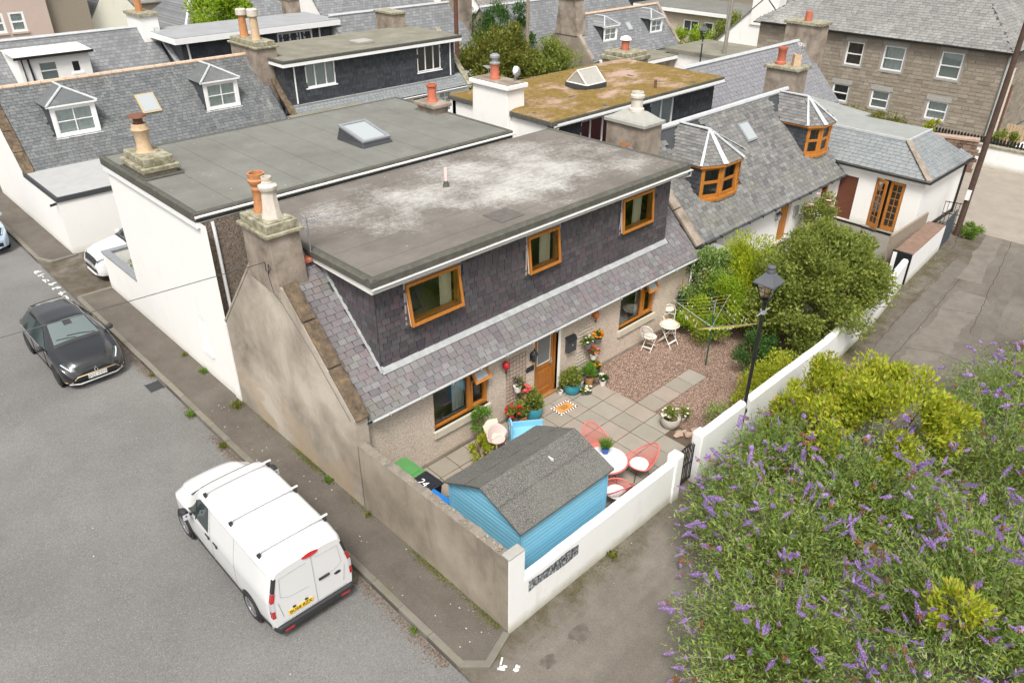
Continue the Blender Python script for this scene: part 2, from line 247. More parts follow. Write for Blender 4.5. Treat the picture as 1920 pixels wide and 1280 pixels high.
# ---------------------------------------------------------------- mesh builder
WORLD = {}
class MB:
    def __init__(s): s.V = []; s.F = []; s.I = []; s.mi = 0
    def add(s, vs, fs):
        o = len(s.V); s.V.extend(Vector(v) for v in vs)
        for f in fs: s.F.append(tuple(o+i for i in f)); s.I.append(s.mi)
        return s
    def box(s, x0, x1, y0, y1, z0, z1, M=None):
        v = [Vector(p) for p in ((x0, y0, z0), (x1, y0, z0), (x1, y1, z0), (x0, y1, z0), (x0, y0, z1), (x1, y0, z1), (x1, y1, z1), (x0, y1, z1))]
        if M is not None: v = [M @ p for p in v]
        return s.add(v, [(0, 3, 2, 1), (4, 5, 6, 7), (0, 1, 5, 4), (1, 2, 6, 5), (2, 3, 7, 6), (3, 0, 4, 7)])
    def poly(s, pts): return s.add(pts, [tuple(range(len(pts)))])
    def prism(s, pts, vec):
        n = len(pts); vec = Vector(vec); a = [Vector(p) for p in pts]
        return s.add(a+[p+vec for p in a], [tuple(range(n))[::-1], tuple(range(n, 2*n))]+[(i, (i+1) % n, n+(i+1) % n, n+i) for i in range(n)])
    def tube(s, pts, r, n=6, cap=True, closed=False):
        P = [Vector(p) for p in pts]; m = len(P); rr = r if hasattr(r, '__len__') else [r]*m; vs = []; fs = []
        prev = None
        for i, p in enumerate(P):
            if closed: t = P[(i+1) % m]-P[i-1]
            else: t = (P[min(i+1, m-1)]-P[max(i-1, 0)])
            t = t.normalized() if t.length > 1e-9 else Vector((0, 0, 1))
            if prev is None:
                a = Vector((0, 0, 1)) if abs(t.z) < .9 else Vector((1, 0, 0)); x = t.cross(a).normalized()
            else:
                x = prev - t*prev.dot(t); x = x.normalized() if x.length > 1e-6 else t.orthogonal().normalized()
            prev = x; y = t.cross(x)
            for k in range(n):
                a = 2*math.pi*k/n; vs.append(p+(x*math.cos(a)+y*math.sin(a))*rr[i])
        for i in range(m if closed else m-1):
            j = (i+1) % m
            for k in range(n): fs.append((i*n+k, i*n+(k+1) % n, j*n+(k+1) % n, j*n+k))
        if cap and not closed: fs += [tuple(range(n))[::-1], tuple((m-1)*n+k for k in range(n))]
        return s.add(vs, fs)
    def lathe(s, prof, n=16, c=(0, 0, 0), M=None, sq=None):
        vs = []; fs = []; c = Vector(c)
        for r, z in prof:
            for k in range(n):
                a = 2*math.pi*k/n; p = Vector((r*math.cos(a), r*math.sin(a), z)); vs.append((M @ p if M else p)+c)
        m = len(prof)
        for i in range(m-1):
            for k in range(n): fs.append((i*n+k, i*n+(k+1) % n, (i+1)*n+(k+1) % n, (i+1)*n+k))
        fs += [tuple(range(n))[::-1], tuple((m-1)*n+k for k in range(n))]
        return s.add(vs, fs)
    def build(s, name, mat, parent=None, smooth=False, bevel=0, kind=None, sub=0):
        me = bpy.data.meshes.new(name); V = s.V; loc = Vector((0, 0, 0))
        if parent is None and V:
            xs = [v.x for v in V]; ys = [v.y for v in V]; zs = [v.z for v in V]
            loc = Vector(((min(xs)+max(xs))/2, (min(ys)+max(ys))/2, min(zs)))
        me.from_pydata([tuple(v-loc) for v in V], [], s.F); me.update()
        for mm in (mat if isinstance(mat, (list, tuple)) else [mat]): me.materials.append(MA[mm] if isinstance(mm, str) else mm)
        if any(s.I): me.polygons.foreach_set('material_index', s.I)
        if smooth:
            me.polygons.foreach_set('use_smooth', [True]*len(me.polygons))
            if smooth != 'all': me.set_sharp_from_angle(angle=R_(40))
        o = link(name, me, parent); o.location = loc if parent is None else (0, 0, 0)
        if bevel:
            b = o.modifiers.new('bevel', 'BEVEL'); b.width = bevel; b.segments = 2; b.limit_method = 'ANGLE'
        if sub:
            b = o.modifiers.new('sub', 'SUBSURF'); b.levels = b.render_levels = sub
        if kind: o['kind'] = kind
        return o
def link(name, me, parent=None):
    o = bpy.data.objects.new(name, me); COL.objects.link(o)
    if parent is not None:
        o.parent = parent
        if parent.name in WORLD: o.matrix_parent_inverse = WORLD[parent.name]
    return o
def tag(o, label, cat, group=None, kind=None):
    o['label'] = label; o['category'] = cat
    if group: o['group'] = group
    if kind: o['kind'] = kind
    return o
def thing(name, label, cat, loc=(0, 0, 0), rz=0, group=None, world=False):
    o = bpy.data.objects.new(name, None); COL.objects.link(o); o.empty_display_size = .2
    o.location = loc; o.rotation_euler = (0, 0, rz); tag(o, label, cat, group)
    if world: WORLD[o.name] = Matrix.Translation(Vector(loc)).inverted()
    return o
def struct(o): o['kind'] = 'structure'; return o
def dup(root, loc, rz=0, label=None, scale=None):
    r = root.copy(); COL.objects.link(r); r.location = loc; r.rotation_euler = (0, 0, rz)
    if scale: r.scale = (scale,)*3
    if label: r['label'] = label
    def kids(a, b):
        for ch in [c for c in list(COL.objects) if c.parent == a]:
            c = ch.copy(); COL.objects.link(c); c.parent = b; c.matrix_parent_inverse = ch.matrix_parent_inverse.copy(); kids(ch, c)
    kids(root, r); return r
class Fr:
    """a plane frame: local (u, v, n) to world"""
    def __init__(s, o, u, v):
        s.o = Vector(o); s.u = Vector(u).normalized(); s.v = Vector(v).normalized(); s.n = s.u.cross(s.v).normalized()
        s.M = Matrix(((s.u.x, s.v.x, s.n.x, s.o.x), (s.u.y, s.v.y, s.n.y, s.o.y), (s.u.z, s.v.z, s.n.z, s.o.z), (0, 0, 0, 1)))
    def p(s, u, v, n=0): return s.o+s.u*u+s.v*v+s.n*n
def front(x, y, z=0): return Fr((x, y, z), (1, 0, 0), (0, 0, 1))      # faces -y
def left(x, y, z=0): return Fr((x, y, z), (0, -1, 0), (0, 0, 1))      # faces -x, u runs towards -y
def wall(mb, fr, W, H, ops=(), depth=.14, top=None):
    us = sorted({0, W, *[a for o in ops for a in (o[0], o[1])]}); vs_ = sorted({0, H, *[a for o in ops for a in (o[2], o[3])]})
    for a, b in zip(us, us[1:]):
        for c, d in zip(vs_, vs_[1:]):
            if any(o[0] <= (a+b)/2 <= o[1] and o[2] <= (c+d)/2 <= o[3] for o in ops): continue
            mb.poly([fr.p(a, c), fr.p(b, c), fr.p(b, d), fr.p(a, d)])
    for a, b, c, d in ops:
        for q in (((a, c), (a, d)), ((a, d), (b, d)), ((b, d), (b, c)), ((b, c), (a, c))):
            (u0, v0), (u1, v1) = q; mb.poly([fr.p(u0, v0), fr.p(u1, v1), fr.p(u1, v1, -depth), fr.p(u0, v0, -depth)])
def bx(mb, fr, u0, u1, v0, v1, n0, n1): return mb.box(u0, u1, v0, v1, n0, n1, fr.M)

# ---------------------------------------------------------------- slates
SLMESH = {}
def slate_mesh(w, h, mat):
    k = (round(w, 3), round(h, 3), mat)
    if k not in SLMESH:
        mb = MB(); _slate(mb, w, h, Matrix.Identity(4)); me = bpy.data.meshes.new('slate'); me.from_pydata([tuple(v) for v in mb.V], [], mb.F); me.materials.append(MA[mat]); SLMESH[k] = me
    return SLMESH[k]
def _slate(mb, w, h, M, th=.020):
    a = w/2-max(.007, w*.03); c = h*.05
    pts = [(-a, 0, th), (a, 0, th), (a, h, .002), (-a, h, .002), (-a, 0, -.004), (a, 0, -.004), (a, h, -.004), (-a, h, -.004)]
    mb.add([M @ Vector(p) for p in pts], [(0, 1, 2, 3), (4, 5, 1, 0), (5, 6, 2, 1), (7, 4, 0, 3)])
def slates(parent, fr, W, H, w, e, mat, inside=None, solo=0, jit=.35, name='slate', key=None):
    """courses of slates over a W x H field; the solo largest (nearest the camera) are objects, the rest one mesh"""
    rows = int(H/e)+1; L = []
    for r in range(rows):
        v = r*e
        off = (r % 2)*w/2-w; u = off
        while u < W+w:
            ww = w*random.uniform(1-jit*.5, 1+jit*.5); uc = u+ww/2; u += ww
            a, b = max(uc-ww/2, 0), min(uc+ww/2, W)
            if b-a < w*.25: continue
            uc, wv = (a+b)/2, b-a; hh = min(e*1.25, H-v+.02)
            if hh < e*.3: continue
            if inside and not inside(uc, v+hh*.5): continue
            L.append((uc, v+random.uniform(-.006, .006), wv, hh, random.uniform(-.025, .025), random.uniform(0, .006)))
    def Mx(s): return fr.M @ Matrix.Translation((s[0], s[1], s[5]+.004)) @ Matrix.Rotation(s[4], 4, 'Z')
    if solo:
        L.sort(key=lambda s: (fr.p(s[0], s[1])-CAM).length)
        for s in L[:solo]:
            q = round(s[2]/w*6)/6*w; q = max(q, w/3); me = slate_mesh(q, round(s[3], 2), mat)
            o = link(name, me, parent); o.matrix_basis = Mx(s) @ Matrix.Diagonal((s[2]/q, s[3]/round(s[3], 2), 1, 1))
        L = L[solo:]
    if L:
        mb = MB()
        for s in L: _slate(mb, s[2], s[3], Mx(s))
        return mb.build('slates', mat, parent, kind='stuff')
# ================================================================ setting
def sheet(name, pts, z, mat):
    mb = MB(); mb.poly([(x, y, z) for x, y in pts]); return struct(mb.build(name, mat))
def slabsheet(name, pts, z0, z1, mat):
    mb = MB(); mb.prism([(x, y, z0) for x, y in pts], (0, 0, z1-z0)); return struct(mb.build(name, mat))
sheet('ground', [(-1500, -1500), (1500, -1500), (1500, 1500), (-1500, 1500)], -.13, 'ground')
sheet('street', [(-60, -60), (-1.22, -60), (-1.22, 140), (-60, 140)], -.06, 'asphalt')
# side lane runs past the garden wall
sheet('lane', [(-1.215, -14), (60, -14), (60, 3.5), (31, 2.45), (25.6, 2.45), (20, 1.6), (13, .35), (-1.215, .2)], -.02, 'lane')
pv = slabsheet('pavement', [(-1.2, .15), (-.75, -.3), (-.1, -.02), (.1, .1), (.1, 20.45), (-1.2, 20.45)], -.12, .03, 'pave')
pv2 = slabsheet('pavement', [(-1.2, 24.9), (-.9, 24.3), (.1, 24.35), (.1, 60), (-1.2, 60)], -.12, .03, 'pave')
sheet('driveway', [(-1.21, 20.46), (14, 20.46), (14, 28.6), (.1, 28.6), (.1, 24.3), (-1.21, 24.3)], -.015, 'lane')
# kerb stones, one by one
def kerb(parent, a, b, w=.15):
    a, b = Vector(a), Vector(b); L = (b-a).length; n = max(1, round(L/.92)); d = (b-a)/n; nn = Vector((-d.y, d.x, 0)).normalized()
    for i in range(n):
        p, q = a+d*i+d*.006, a+d*(i+1)-d*.006; h = .045+random.uniform(-.006, .006); mb = MB()
        p = p+nn*random.uniform(-.008, .008)
        mb.prism([p, q, q+nn*w, p+nn*w], (0, 0, h+.13)); o = mb.build('kerb_stone', 'kerb', parent, bevel=.012)
kerb(pv, (-1.2, 20.4, -.13), (-1.2, .1, -.13)); kerb(pv, (-1.2, .09, -.13), (-.78, -.32, -.13)); kerb(pv, (-.77, -.32, -.13), (0, -.04, -.13))
kerb(pv2, (-1.2, 45, -.13), (-1.2, 24.9, -.13)); kerb(pv2, (-1.2, 24.89, -.13), (-.9, 24.2, -.13)); kerb(pv2, (-.89, 24.2, -.13), (.1, 24.25, -.13)); kerb(pv, (.0, 20.55, -.13), (-1.15, 20.55, -.13), .12)
for o in [k for k in COL.objects if k.parent in (pv, pv2)]: o.matrix_parent_inverse = Matrix.Translation(o.parent.location).inverted()
# worn white road lettering at the driveway mouth and by the corner (too worn to read)
def lettering(name, label, org, u, v, rows, w, h):
    mb = MB(); fr = Fr(org, u, v); zz = 0
    for r, n in enumerate(rows):
        for i in range(n):
            a, b = i*w*1.35, r*h*1.7
            for _ in range(5):
                x, y = a+random.uniform(0, w*.5), b+random.uniform(0, h*.45); zz += .0004; hv = random.random() < .5; mb.box(x, x+(random.uniform(.3, .6) if hv else .16)*w, y, y+(.16 if hv else random.uniform(.35, .7))*h, zz, .004+zz, fr.M)
    return tag(mb.build(name, 'paint'), label, 'road marking')
lettering('road_marking', 'worn white lettering painted on the tarmac across the driveway mouth', (-1.62, 24.0, -.058), (.03, -1, 0), (1, .03, 0), (8, 7), .36, .30)
lettering('road_marking', 'worn white painted patch on the lane beside the kerb corner', (-.72, -.42, -.016), (.55, -.8, 0), (.8, .55, 0), (2,), .22, .3)
lettering('road_marking', 'white painted scrap on the tarmac below the kerb corner', (-1.35, -.75, -.016), (.55, -.8, 0), (.8, .55, 0), (2,), .14, .16)
# drain grating by the kerb
g = MB()
for i in range(9): g.box(-1.62, -1.26, 13.05+i*.055, 13.08+i*.055, -.058, -.045)
g.box(-1.64, -1.61, 13.02, 13.55, -.058, -.045); g.box(-1.27, -1.24, 13.02, 13.55, -.058, -.045)
tag(g.build('drain_grating', 'dgrey'), 'dark iron drain grating in the gutter by the kerb', 'drain')
# pothole patches in the lane
def blob(cx, cy, r, n=40, jag=.25): return [(cx+r*math.cos(2*math.pi*i/n)*(1+jag*math.sin(3*2*math.pi*i/n+cx*7)*.6+jag*.5*math.sin(7*2*math.pi*i/n)), cy+r*math.sin(2*math.pi*i/n)*(1+jag*math.sin(2*2*math.pi*i/n+cy*5))) for i in range(n)]
def blob_old(cx, cy, r, n=18, jag=.25): return [(cx+r*math.cos(2*math.pi*i/n)*random.uniform(1-jag, 1+jag), cy+r*math.sin(2*math.pi*i/n)*random.uniform(1-jag, 1+jag)) for i in range(n)]
m_hole = simple('damp_pothole', C(.105, .09, .074), .85, .45, 7, bs=50, bst=.5)
for k, (x, y, r) in enumerate(((1.0, -.95, .22), (.1, -.95, .16))):
    mb = MB(); bl = blob(x, y, r)
    mb.poly([(a, b, -.0175) for a, b in bl]); tag(mb.build('pothole', m_hole), ('damp broken pothole in the lane below the painted sign', 'small round pothole in the lane by the kerb corner')[k], 'pothole')
# trench repairs and cracks along the lane
m_tr = simple('lane_repair', C(.158, .139, .117), .93, .25, 2.2, bs=60, bst=.4); m_td = simple('lane_repair_dark', C(.125, .11, .092), .93, .25, 2.2, bs=60, bst=.4); m_ck = simple('lane_crack', C(.05, .043, .036), .95)
def strip(name, pts, w, z, mat, jit=.02, seg=14):
    P = []
    for a, b in zip(pts, pts[1:]): P += [Vector((a[0]+(b[0]-a[0])*i/seg, a[1]+(b[1]-a[1])*i/seg, 0)) for i in range(seg)]
    P.append(Vector((*pts[-1], 0))); L = []; Rr = []
    for i, p in enumerate(P):
        d = (P[min(i+1, len(P)-1)]-P[max(i-1, 0)]).normalized(); n = Vector((-d.y, d.x, 0)); ww = w*random.uniform(.8, 1.2); q = p+n*random.uniform(-jit, jit); L.append(q+n*ww/2); Rr.append(q-n*ww/2)
    mb = MB()
    for i in range(len(P)-1): mb.poly([(L[i].x, L[i].y, z), (Rr[i].x, Rr[i].y, z), (Rr[i+1].x, Rr[i+1].y, z), (L[i+1].x, L[i+1].y, z)])
    return struct(mb.build(name, mat))
strip('lane_patch', [(10.5, -.75), (17, -.35), (24.5, .15)], .5, -.0185, m_td); strip('lane_patch', [(15, -1.6), (19, -1.3), (22, -1.1)], 1.0, -.0186, m_tr); strip('lane_patch', [(23, -.6), (30, .4), (37, .9)], .7, -.0184, m_tr); strip('lane_patch', [(18.5, -2.6), (26, -1.4)], .35, -.0187, m_td)
for pts in ([(12.5, -.45), (16, -.2), (21, .3), (25, .5)], [(13, -1.1), (17.5, -.75), (23, -.3)], [(16.5, -.9), (17.0, -1.8), (16.9, -2.8)], [(20, -.5), (20.6, -1.9)], [(19, -2.0), (24, -1.2), (29, -.4)], [(25.5, .9), (31, 1.9), (37, 2.2)]): strip('lane_crack', pts, .022, -.0165, m_ck, .03, 18)
# leaf litter and weeds along the foot of walls and kerb
def litter():
    V = []; F = []
    def bit(x, y, z, s):
        a = random.uniform(0, 6.28); o = len(V); dz = random.uniform(.3, 1)*s*.5
        for k in range(3): V.append((x+s*math.cos(a+2.1*k), y+s*math.sin(a+2.1*k)*.6, z+(dz if k == 0 else .002)))
        F.append((o, o+1, o+2))
    for _ in range(7500):
        y = random.uniform(.3, 17); dens = max(0, math.sin(y*.9)+.5+math.sin(y*2.3)*.6)
        if random.random() < dens*.7: bit(-1.24-abs(random.gauss(0, .11)), y, -.058, random.uniform(.012, .03))
    for _ in range(500): bit(random.uniform(-1.1, -.02), random.uniform(.3, 20), .032, random.uniform(.006, .016))
    for _ in range(700): bit(random.uniform(-5, 26), random.gauss(-.6, .9), -.017, random.uniform(.006, .018))
    me = bpy.data.meshes.new('leaf_litter'); me.from_pydata(V, [], F); me.materials.append(islands('dry_leaf_litter', [C(.10, .06, .038), C(.15, .095, .06), C(.22, .17, .12), C(.07, .045, .03)], .9)); o = link('leaf_litter', me)
    tag(o, 'dry leaf litter gathered in the gutter and at wall feet', 'litter', kind='stuff')
litter()
def chips():
    mb = MB()
    for _ in range(170):
        a = random.random()
        if a < .45: x, y, z = random.uniform(-9, -1.4), random.uniform(-2, 24), -.0595
        elif a < .7: x, y, z = random.uniform(-1.0, -.1), random.uniform(.2, 11), .0305
        elif a < .85: x, y, z = random.uniform(0, 24), random.uniform(-1.9, -.1), -.0195
        else: x, y, z = random.uniform(28, 37), random.uniform(1.5, 7), .0025
        s = random.uniform(.007, .022); mb.poly([(x+s*math.cos(t)*random.uniform(.5, 1), y+s*math.sin(t)*random.uniform(.5, 1.3), z+.003) for t in (0, 1.2, 2.4, 3.7, 5)])
    o = mb.build('shell_scraps', simple('white_shell', C(.5, .48, .44), .9)); tag(o, 'small white shell and litter scraps scattered on the tarmac', 'litter', kind='stuff')
chips()

# ---------------------------------------------------------------- front garden of the house
sheet('gravel', [(7.9, .18), (14.6, .18), (14.6, 5.05), (7.9, 5.05)], .0, 'gravel')
sheet('soil', [(.2, .18), (7.95, .18), (7.95, 5.02), (.2, 5.02)], -.005, 'earth')
paving = thing('paving', 'buff concrete slab patio and path between house and garden wall', 'paving', (4, 2.5, 0), world=True); paving['kind'] = 'structure'
SX, SY = .60, .70
def slab(x0, x1, y0, y1):
    mb = MB(); a = .012; j = [random.uniform(-.004, .004) for _ in range(4)]
    mb.prism([(x0+a, y0+a, -.03), (x1-a, y0+a, -.03), (x1-a, y1-a, -.03), (x0+a, y1-a, -.03)], (0, 0, .05))
    for i in range(4, 8): mb.V[i].z += j[i-4]
    return mb.build('paving_slab', 'slab', paving, bevel=.006)
for r, (ya, yb) in enumerate(((.95, 1.65), (1.65, 2.35), (2.35, 3.06), (3.06, 3.78), (3.78, 4.40), (4.40, 4.97))):
    x = 7.93 - (0 if r % 2 else .0); n = 0
    if r == 0: x = 7.3
    if r == 5: x = 7.35
    while x > .9:
        if r < 3 and .75 < x < 3.3: break
        slab(x-SX+random.uniform(-.003, .003), x, ya, yb); x -= SX
slab(6.7, 7.3, .3, .95); slab(6.1, 6.7, .3, .95); slab(5.5, 6.1, .3, .95); slab(4.9, 5.5, .3, .95); slab(4.3, 4.9, .3, .95); slab(3.7, 4.3, .3, .95)
x = 7.95
for w in (.62, .64, .62, .66, .0):
    if w: slab(x, x+w, 2.44, 3.06); x += w
def pebbles():
    n = 16000; x = RNG.uniform(7.95, 13.0, n); y = RNG.uniform(.3, 4.98, n)
    keep = ~((x < 10.55) & (y > 2.42) & (y < 3.1)) & ~((x < 8.6) & (y < 2.2) & (RNG.random(n) < .8)); x, y = x[keep], y[keep]; n = len(x)
    s = RNG.uniform(.010, .022, n); base = np.array([[1, 0, 0], [0, 1, 0], [-1, 0, 0], [0, -1, 0], [0, 0, .7]]); a = RNG.uniform(0, 6.28, n)
    bxy = base[None]*s[:, None, None]*RNG.uniform(.7, 1.3, (n, 5, 1)); ca, sa = np.cos(a)[:, None], np.sin(a)[:, None]
    V = np.stack([bxy[..., 0]*ca-bxy[..., 1]*sa+x[:, None], bxy[..., 0]*sa+bxy[..., 1]*ca+y[:, None], bxy[..., 2]+.003], -1).reshape(-1, 3)
    f = np.array([[0, 1, 4], [1, 2, 4], [2, 3, 4], [3, 0, 4]]); F = (f[None]+5*np.arange(n)[:, None, None]).reshape(-1, 3)
    me = bpy.data.meshes.new('pebbles'); me.from_pydata(V.tolist(), [], F.tolist()); me.materials.append(MA['pebble']); o = link('pebbles', me)
    tag(o, 'loose pink gravel pebbles covering the front garden', 'gravel', kind='stuff')
pebbles()

# ---------------------------------------------------------------- garden walls and gate
def rough_top(mb, pts_fn, n): pass
def lumpy_wall(name, label, path, thick, h0, h1, mat, topmat, lump=.0, seg=.25, cat='wall', rnd_top=False):
    """wall along a polyline (its outer face), with a slightly uneven top"""
    t = thing(name, label, cat, (path[0][0], path[0][1], 0), world=True)
    P = []; L = [0]
    for a, b in zip(path, path[1:]): L.append(L[-1]+math.dist(a, b))
    n = max(2, int(L[-1]/seg)); body = MB(); top = MB(); prev = None
    for i in range(n+1):
        s = L[-1]*i/n; k = max(j for j in range(len(L)-1) if L[j] <= s+1e-9); f = (s-L[k])/(L[k+1]-L[k]); a, b = Vector(path[k]), Vector(path[k+1]); p = a.lerp(b, f); d = (b-a).normalized(); nn = Vector((-d.y, d.x))
        h = h0+(h1-h0)*i/n+random.uniform(-lump, lump); q = p+nn*thick
        cur = [(p.x, p.y, -.12), (p.x, p.y, h), (q.x, q.y, h+random.uniform(-lump, lump)), (q.x, q.y, -.12)]
        if rnd_top: cur = [(p.x, p.y, -.12), (p.x, p.y, h-.06), (p.x+nn.x*.05, p.y+nn.y*.05, h), (q.x-nn.x*.05, q.y-nn.y*.05, h), (q.x, q.y, h-.06), (q.x, q.y, -.12)]
        if prev:
            m = len(cur)
            for j in range(m-1):
                tgt = top if (1 <= j < m-2) else body
                tgt.add([prev[j], cur[j], cur[j+1], prev[j+1]], [(0, 1, 2, 3)])
        else: body.poly(cur[::-1])
        prev = cur
    body.poly(prev); body.build('wall_face', mat, t); top.build('wall_top', topmat, t, smooth=True); return t
m_top = islands('worn_wall_top', [C(.25, .22, .18), C(.3, .26, .21)], .95, .5, 8, 20, .9, big=3, bigcol=C(.13, .11, .085))
gw = lumpy_wall('garden_side_wall', 'grey cement garden side wall with crumbling top beside the street pavement', [(0, 4.82), (0, 0.02)], .2, 1.86, 1.95, 'gwall', m_top, .022, .16)
mb = MB()
for _ in range(70):
    y = random.uniform(.2, 4.6); x = random.uniform(.01, .19); r = random.uniform(.012, .035); mb.lathe([(r*.6, -.01), (r, r*.3), (r*.7, r*.8), (.002, r)], 6, (x, y, 1.86+(4.82-y)/4.8*.09))
mb.build('broken_stones', 'stone', gw, kind='stuff')
mb = MB(); mb.box(-.004, .40, -.004, .02, -.1, 1.955); mb.box(.05, .40, .021, .205, -.1, 1.95); mb.build('white_end_face', 'white2', gw)
mb = MB(); mb.box(-.004, .404, -.006, .205, 1.95, 1.99); mb.build('cope_stone', 'stonetrim', gw, bevel=.01)
w1 = lumpy_wall('garden_front_wall', 'white painted low garden wall running from street corner to iron gate', [(.402, .0), (5.3, .03)], .2, 1.19, 1.19, 'white2', 'white2', .010, .35, rnd_top=True)
def pillar(parent, x, y, w, h):
    mb = MB(); mb.lathe([(w*.72, -.1), (w*.72, h-.08), (w*.66, h-.02), (w*.4, h)], 4, (x, y, 0), Matrix.Rotation(R_(45), 4, 'Z')); return mb.build('pillar', 'white2', parent, bevel=.03)
pillar(w1, 5.44, .13, .28, 1.34)
w2 = lumpy_wall('garden_front_wall', 'short white painted garden wall between the iron gate and the lamp post', [(6.55, .05), (8.36, .07)], .22, 1.36, 1.34, 'white2', 'white2', .010, .35, rnd_top=True)
lumpy_wall('garden_front_wall', 'long white painted lane wall from lamp post to stone topped wall, under the bush', [(8.58, .07), (12.8, .12), (17.2, .42), (20.6, .9)], .22, 1.32, 1.10, 'white2', 'white2', .010, .35, rnd_top=True)
pillar(w2, 6.42, .13, .28, 1.47)
# wall sign: black painted strip, lettering worn away
t = NT('worn_black_sign_paint'); n1 = t.noise(16, 6, .8); n2 = t.noise(6, 3, .6, t.map((5, 1, 1)))
cc = t.ramp(t.math('ADD', t.math('MULTIPLY', n1, .6), t.math('MULTIPLY', n2, .4)), [(.44, C(.02, .022, .03)), (.5, C(.10, .105, .12)), (.56, C(.45, .46, .46))]); m_sign = t.done(cc, .8)
mb = MB(); fr = Fr((.40, -.006, 0), (1, .006, 0), (0, 0, 1)); N = 22; z0 = lambda u: .74+.03*math.sin(u*4); z1 = lambda u: .99+.025*math.sin(u*6+1)+(.02 if .55 < u < .75 else 0)
for i in range(N):
    a, b = .12+i*1.45/N, .12+(i+1)*1.45/N
    mb.prism([fr.p(a, z0(a)+random.uniform(0, .012), 0), fr.p(b, z0(b)+random.uniform(0, .012), 0), fr.p(b, z1(b)+.03, 0), fr.p(a, z1(a)+.03, 0)], (0, -.004, 0))
tag(mb.build('wall_sign', m_sign), 'worn black painted street name strip on the white garden wall', 'sign')
# iron gate, standing open inwards
gt = thing('iron_gate', 'black wrought iron garden gate between two white pillars', 'gate', (5.66, .16, 0))
mb = MB(); mb.box(0, .62, -.012, .012, .12, .15); mb.box(0, .62, -.012, .012, .62, .645); mb.build('rail', 'black', gt)
mb = MB(); mb.tube([(.62*i/12, 0, 1.10+.12*math.sin(math.pi*i/12)) for i in range(13)], .014, 6); mb.build('arched_top_rail', 'black', gt)
for i in range(9):
    x = .02+i*.0725; mb = MB(); mb.tube([(x, 0, .1), (x, 0, 1.10+.12*math.sin(math.pi*x/.62)+(.06 if 0 < i < 8 else 0))], .011 if 0 < i < 8 else .018, 6); mb.build('bar', 'black', gt)
mb = MB()
for k in range(2): mb.tube([(.31+(-1)**k*(.1+.09*math.cos(a)), 0, .95+.14*math.sin(a)) for a in np.linspace(0, 5.5, 14)], .008, 5)
mb.build('scroll', 'black', gt)
# ================================================================ windows, doors and roof furniture
def window(parent, fr, u0, u1, v0, v1, fm='pvc', cols=(1.0,), trans=(), inset=-.07, fw=.055, sill=None, back='net', backgap=.07, bar=None, name='window', closed=True):
    """frame with mullions (part) and panes, sill, curtain (sub-parts)"""
    mb = MB(); d0, d1 = inset-.05, inset+.01
    bx(mb, fr, u0, u1, v0, v0+fw, d0, d1); bx(mb, fr, u0, u1, v1-fw, v1, d0, d1); bx(mb, fr, u0, u0+fw, v0+fw, v1-fw, d0, d1); bx(mb, fr, u1-fw, u1, v0+fw, v1-fw, d0, d1)
    tot = sum(cols); edges = [u0+fw]; acc = 0
    W = u1-u0-2*fw
    for c in cols: acc += c; edges.append(u0+fw+W*acc/tot)
    for e in edges[1:-1]: bx(mb, fr, e-fw*.42, e+fw*.42, v0+fw, v1-fw, d0, d1-.004)
    for tr in trans:
        z = v0+(v1-v0)*tr; bx(mb, fr, u0+fw, u1-fw, z-fw*.35, z+fw*.35, d0, d1-.007)
    o = mb.build(name, fm, parent)
    vz = [v0+fw]+[v0+(v1-v0)*t for t in trans]+[v1-fw]
    for a, b in zip(edges, edges[1:]):
        for c, d in zip(vz, vz[1:]):
            g = MB(); g.poly([fr.p(a, c, inset-.03), fr.p(b, c, inset-.03), fr.p(b, d, inset-.03), fr.p(a, d, inset-.03)]); g.build('pane', 'glass', o)
    if back:
        g = MB(); n = 14
        if back in ('net', 'curtain', 'redcur', 'browncur'):
            for i in range(n):
                a, b = u0+(u1-u0)*i/n, u0+(u1-u0)*(i+1)/n; za, zb = inset-backgap-.02*math.sin(i*2.2), inset-backgap-.02*math.sin((i+1)*2.2)
                g.poly([fr.p(a, v0, za), fr.p(b, v0, zb), fr.p(b, v1, zb), fr.p(a, v1, za)])
        else: g.poly([fr.p(u0, v0, inset-backgap), fr.p(u1, v0, inset-backgap), fr.p(u1, v1, inset-backgap), fr.p(u0, v1, inset-backgap)])
        g.build('blind_or_backing' if back in ('blind_or_backing', 'dark') else 'curtain', back, o)  # dark backing: shade of an unlit room put into the sheet's colour
    if sill:
        g = MB(); bx(g, fr, u0-.06, u1+.06, v0-sill[0], v0, -.1, sill[1]); g.build('sill', sill[2], o, bevel=.006)
    return o
def gutter(parent, a, b, r=.055, mat='pvc', name='gutter', brackets=0):
    a, b = Vector(a), Vector(b); d = (b-a).normalized(); s = d.cross(Vector((0, 0, 1))).normalized(); mb = MB(); pr = []; n = 8
    for i in range(n+1): t = math.pi*i/n; pr.append((-r*math.cos(t), -r*math.sin(t)))
    pr += [(x*.86, z*.86) for x, z in pr[::-1]]; m = len(pr)
    V = [a+s*x+Vector((0, 0, z)) for x, z in pr]+[b+s*x+Vector((0, 0, z)) for x, z in pr]
    mb.add(V, [(i, (i+1) % m, m+(i+1) % m, m+i) for i in range(m)]+[tuple(range(m//2)), tuple(range(m, m+m//2))])
    if brackets:
        for i in range(brackets): p = a.lerp(b, (i+.5)/brackets); mb.box(p.x-.012, p.x+.012, p.y-r*1.15, p.y+r*1.15, p.z-r*1.2, p.z+.01)
    return mb.build(name, mat, parent, smooth=True)
def pipe(parent, pts, r=.035, mat='pvc', name='downpipe'):
    mb = MB(); mb.tube(pts, r, 8); return mb.build(name, mat, parent, smooth=True)
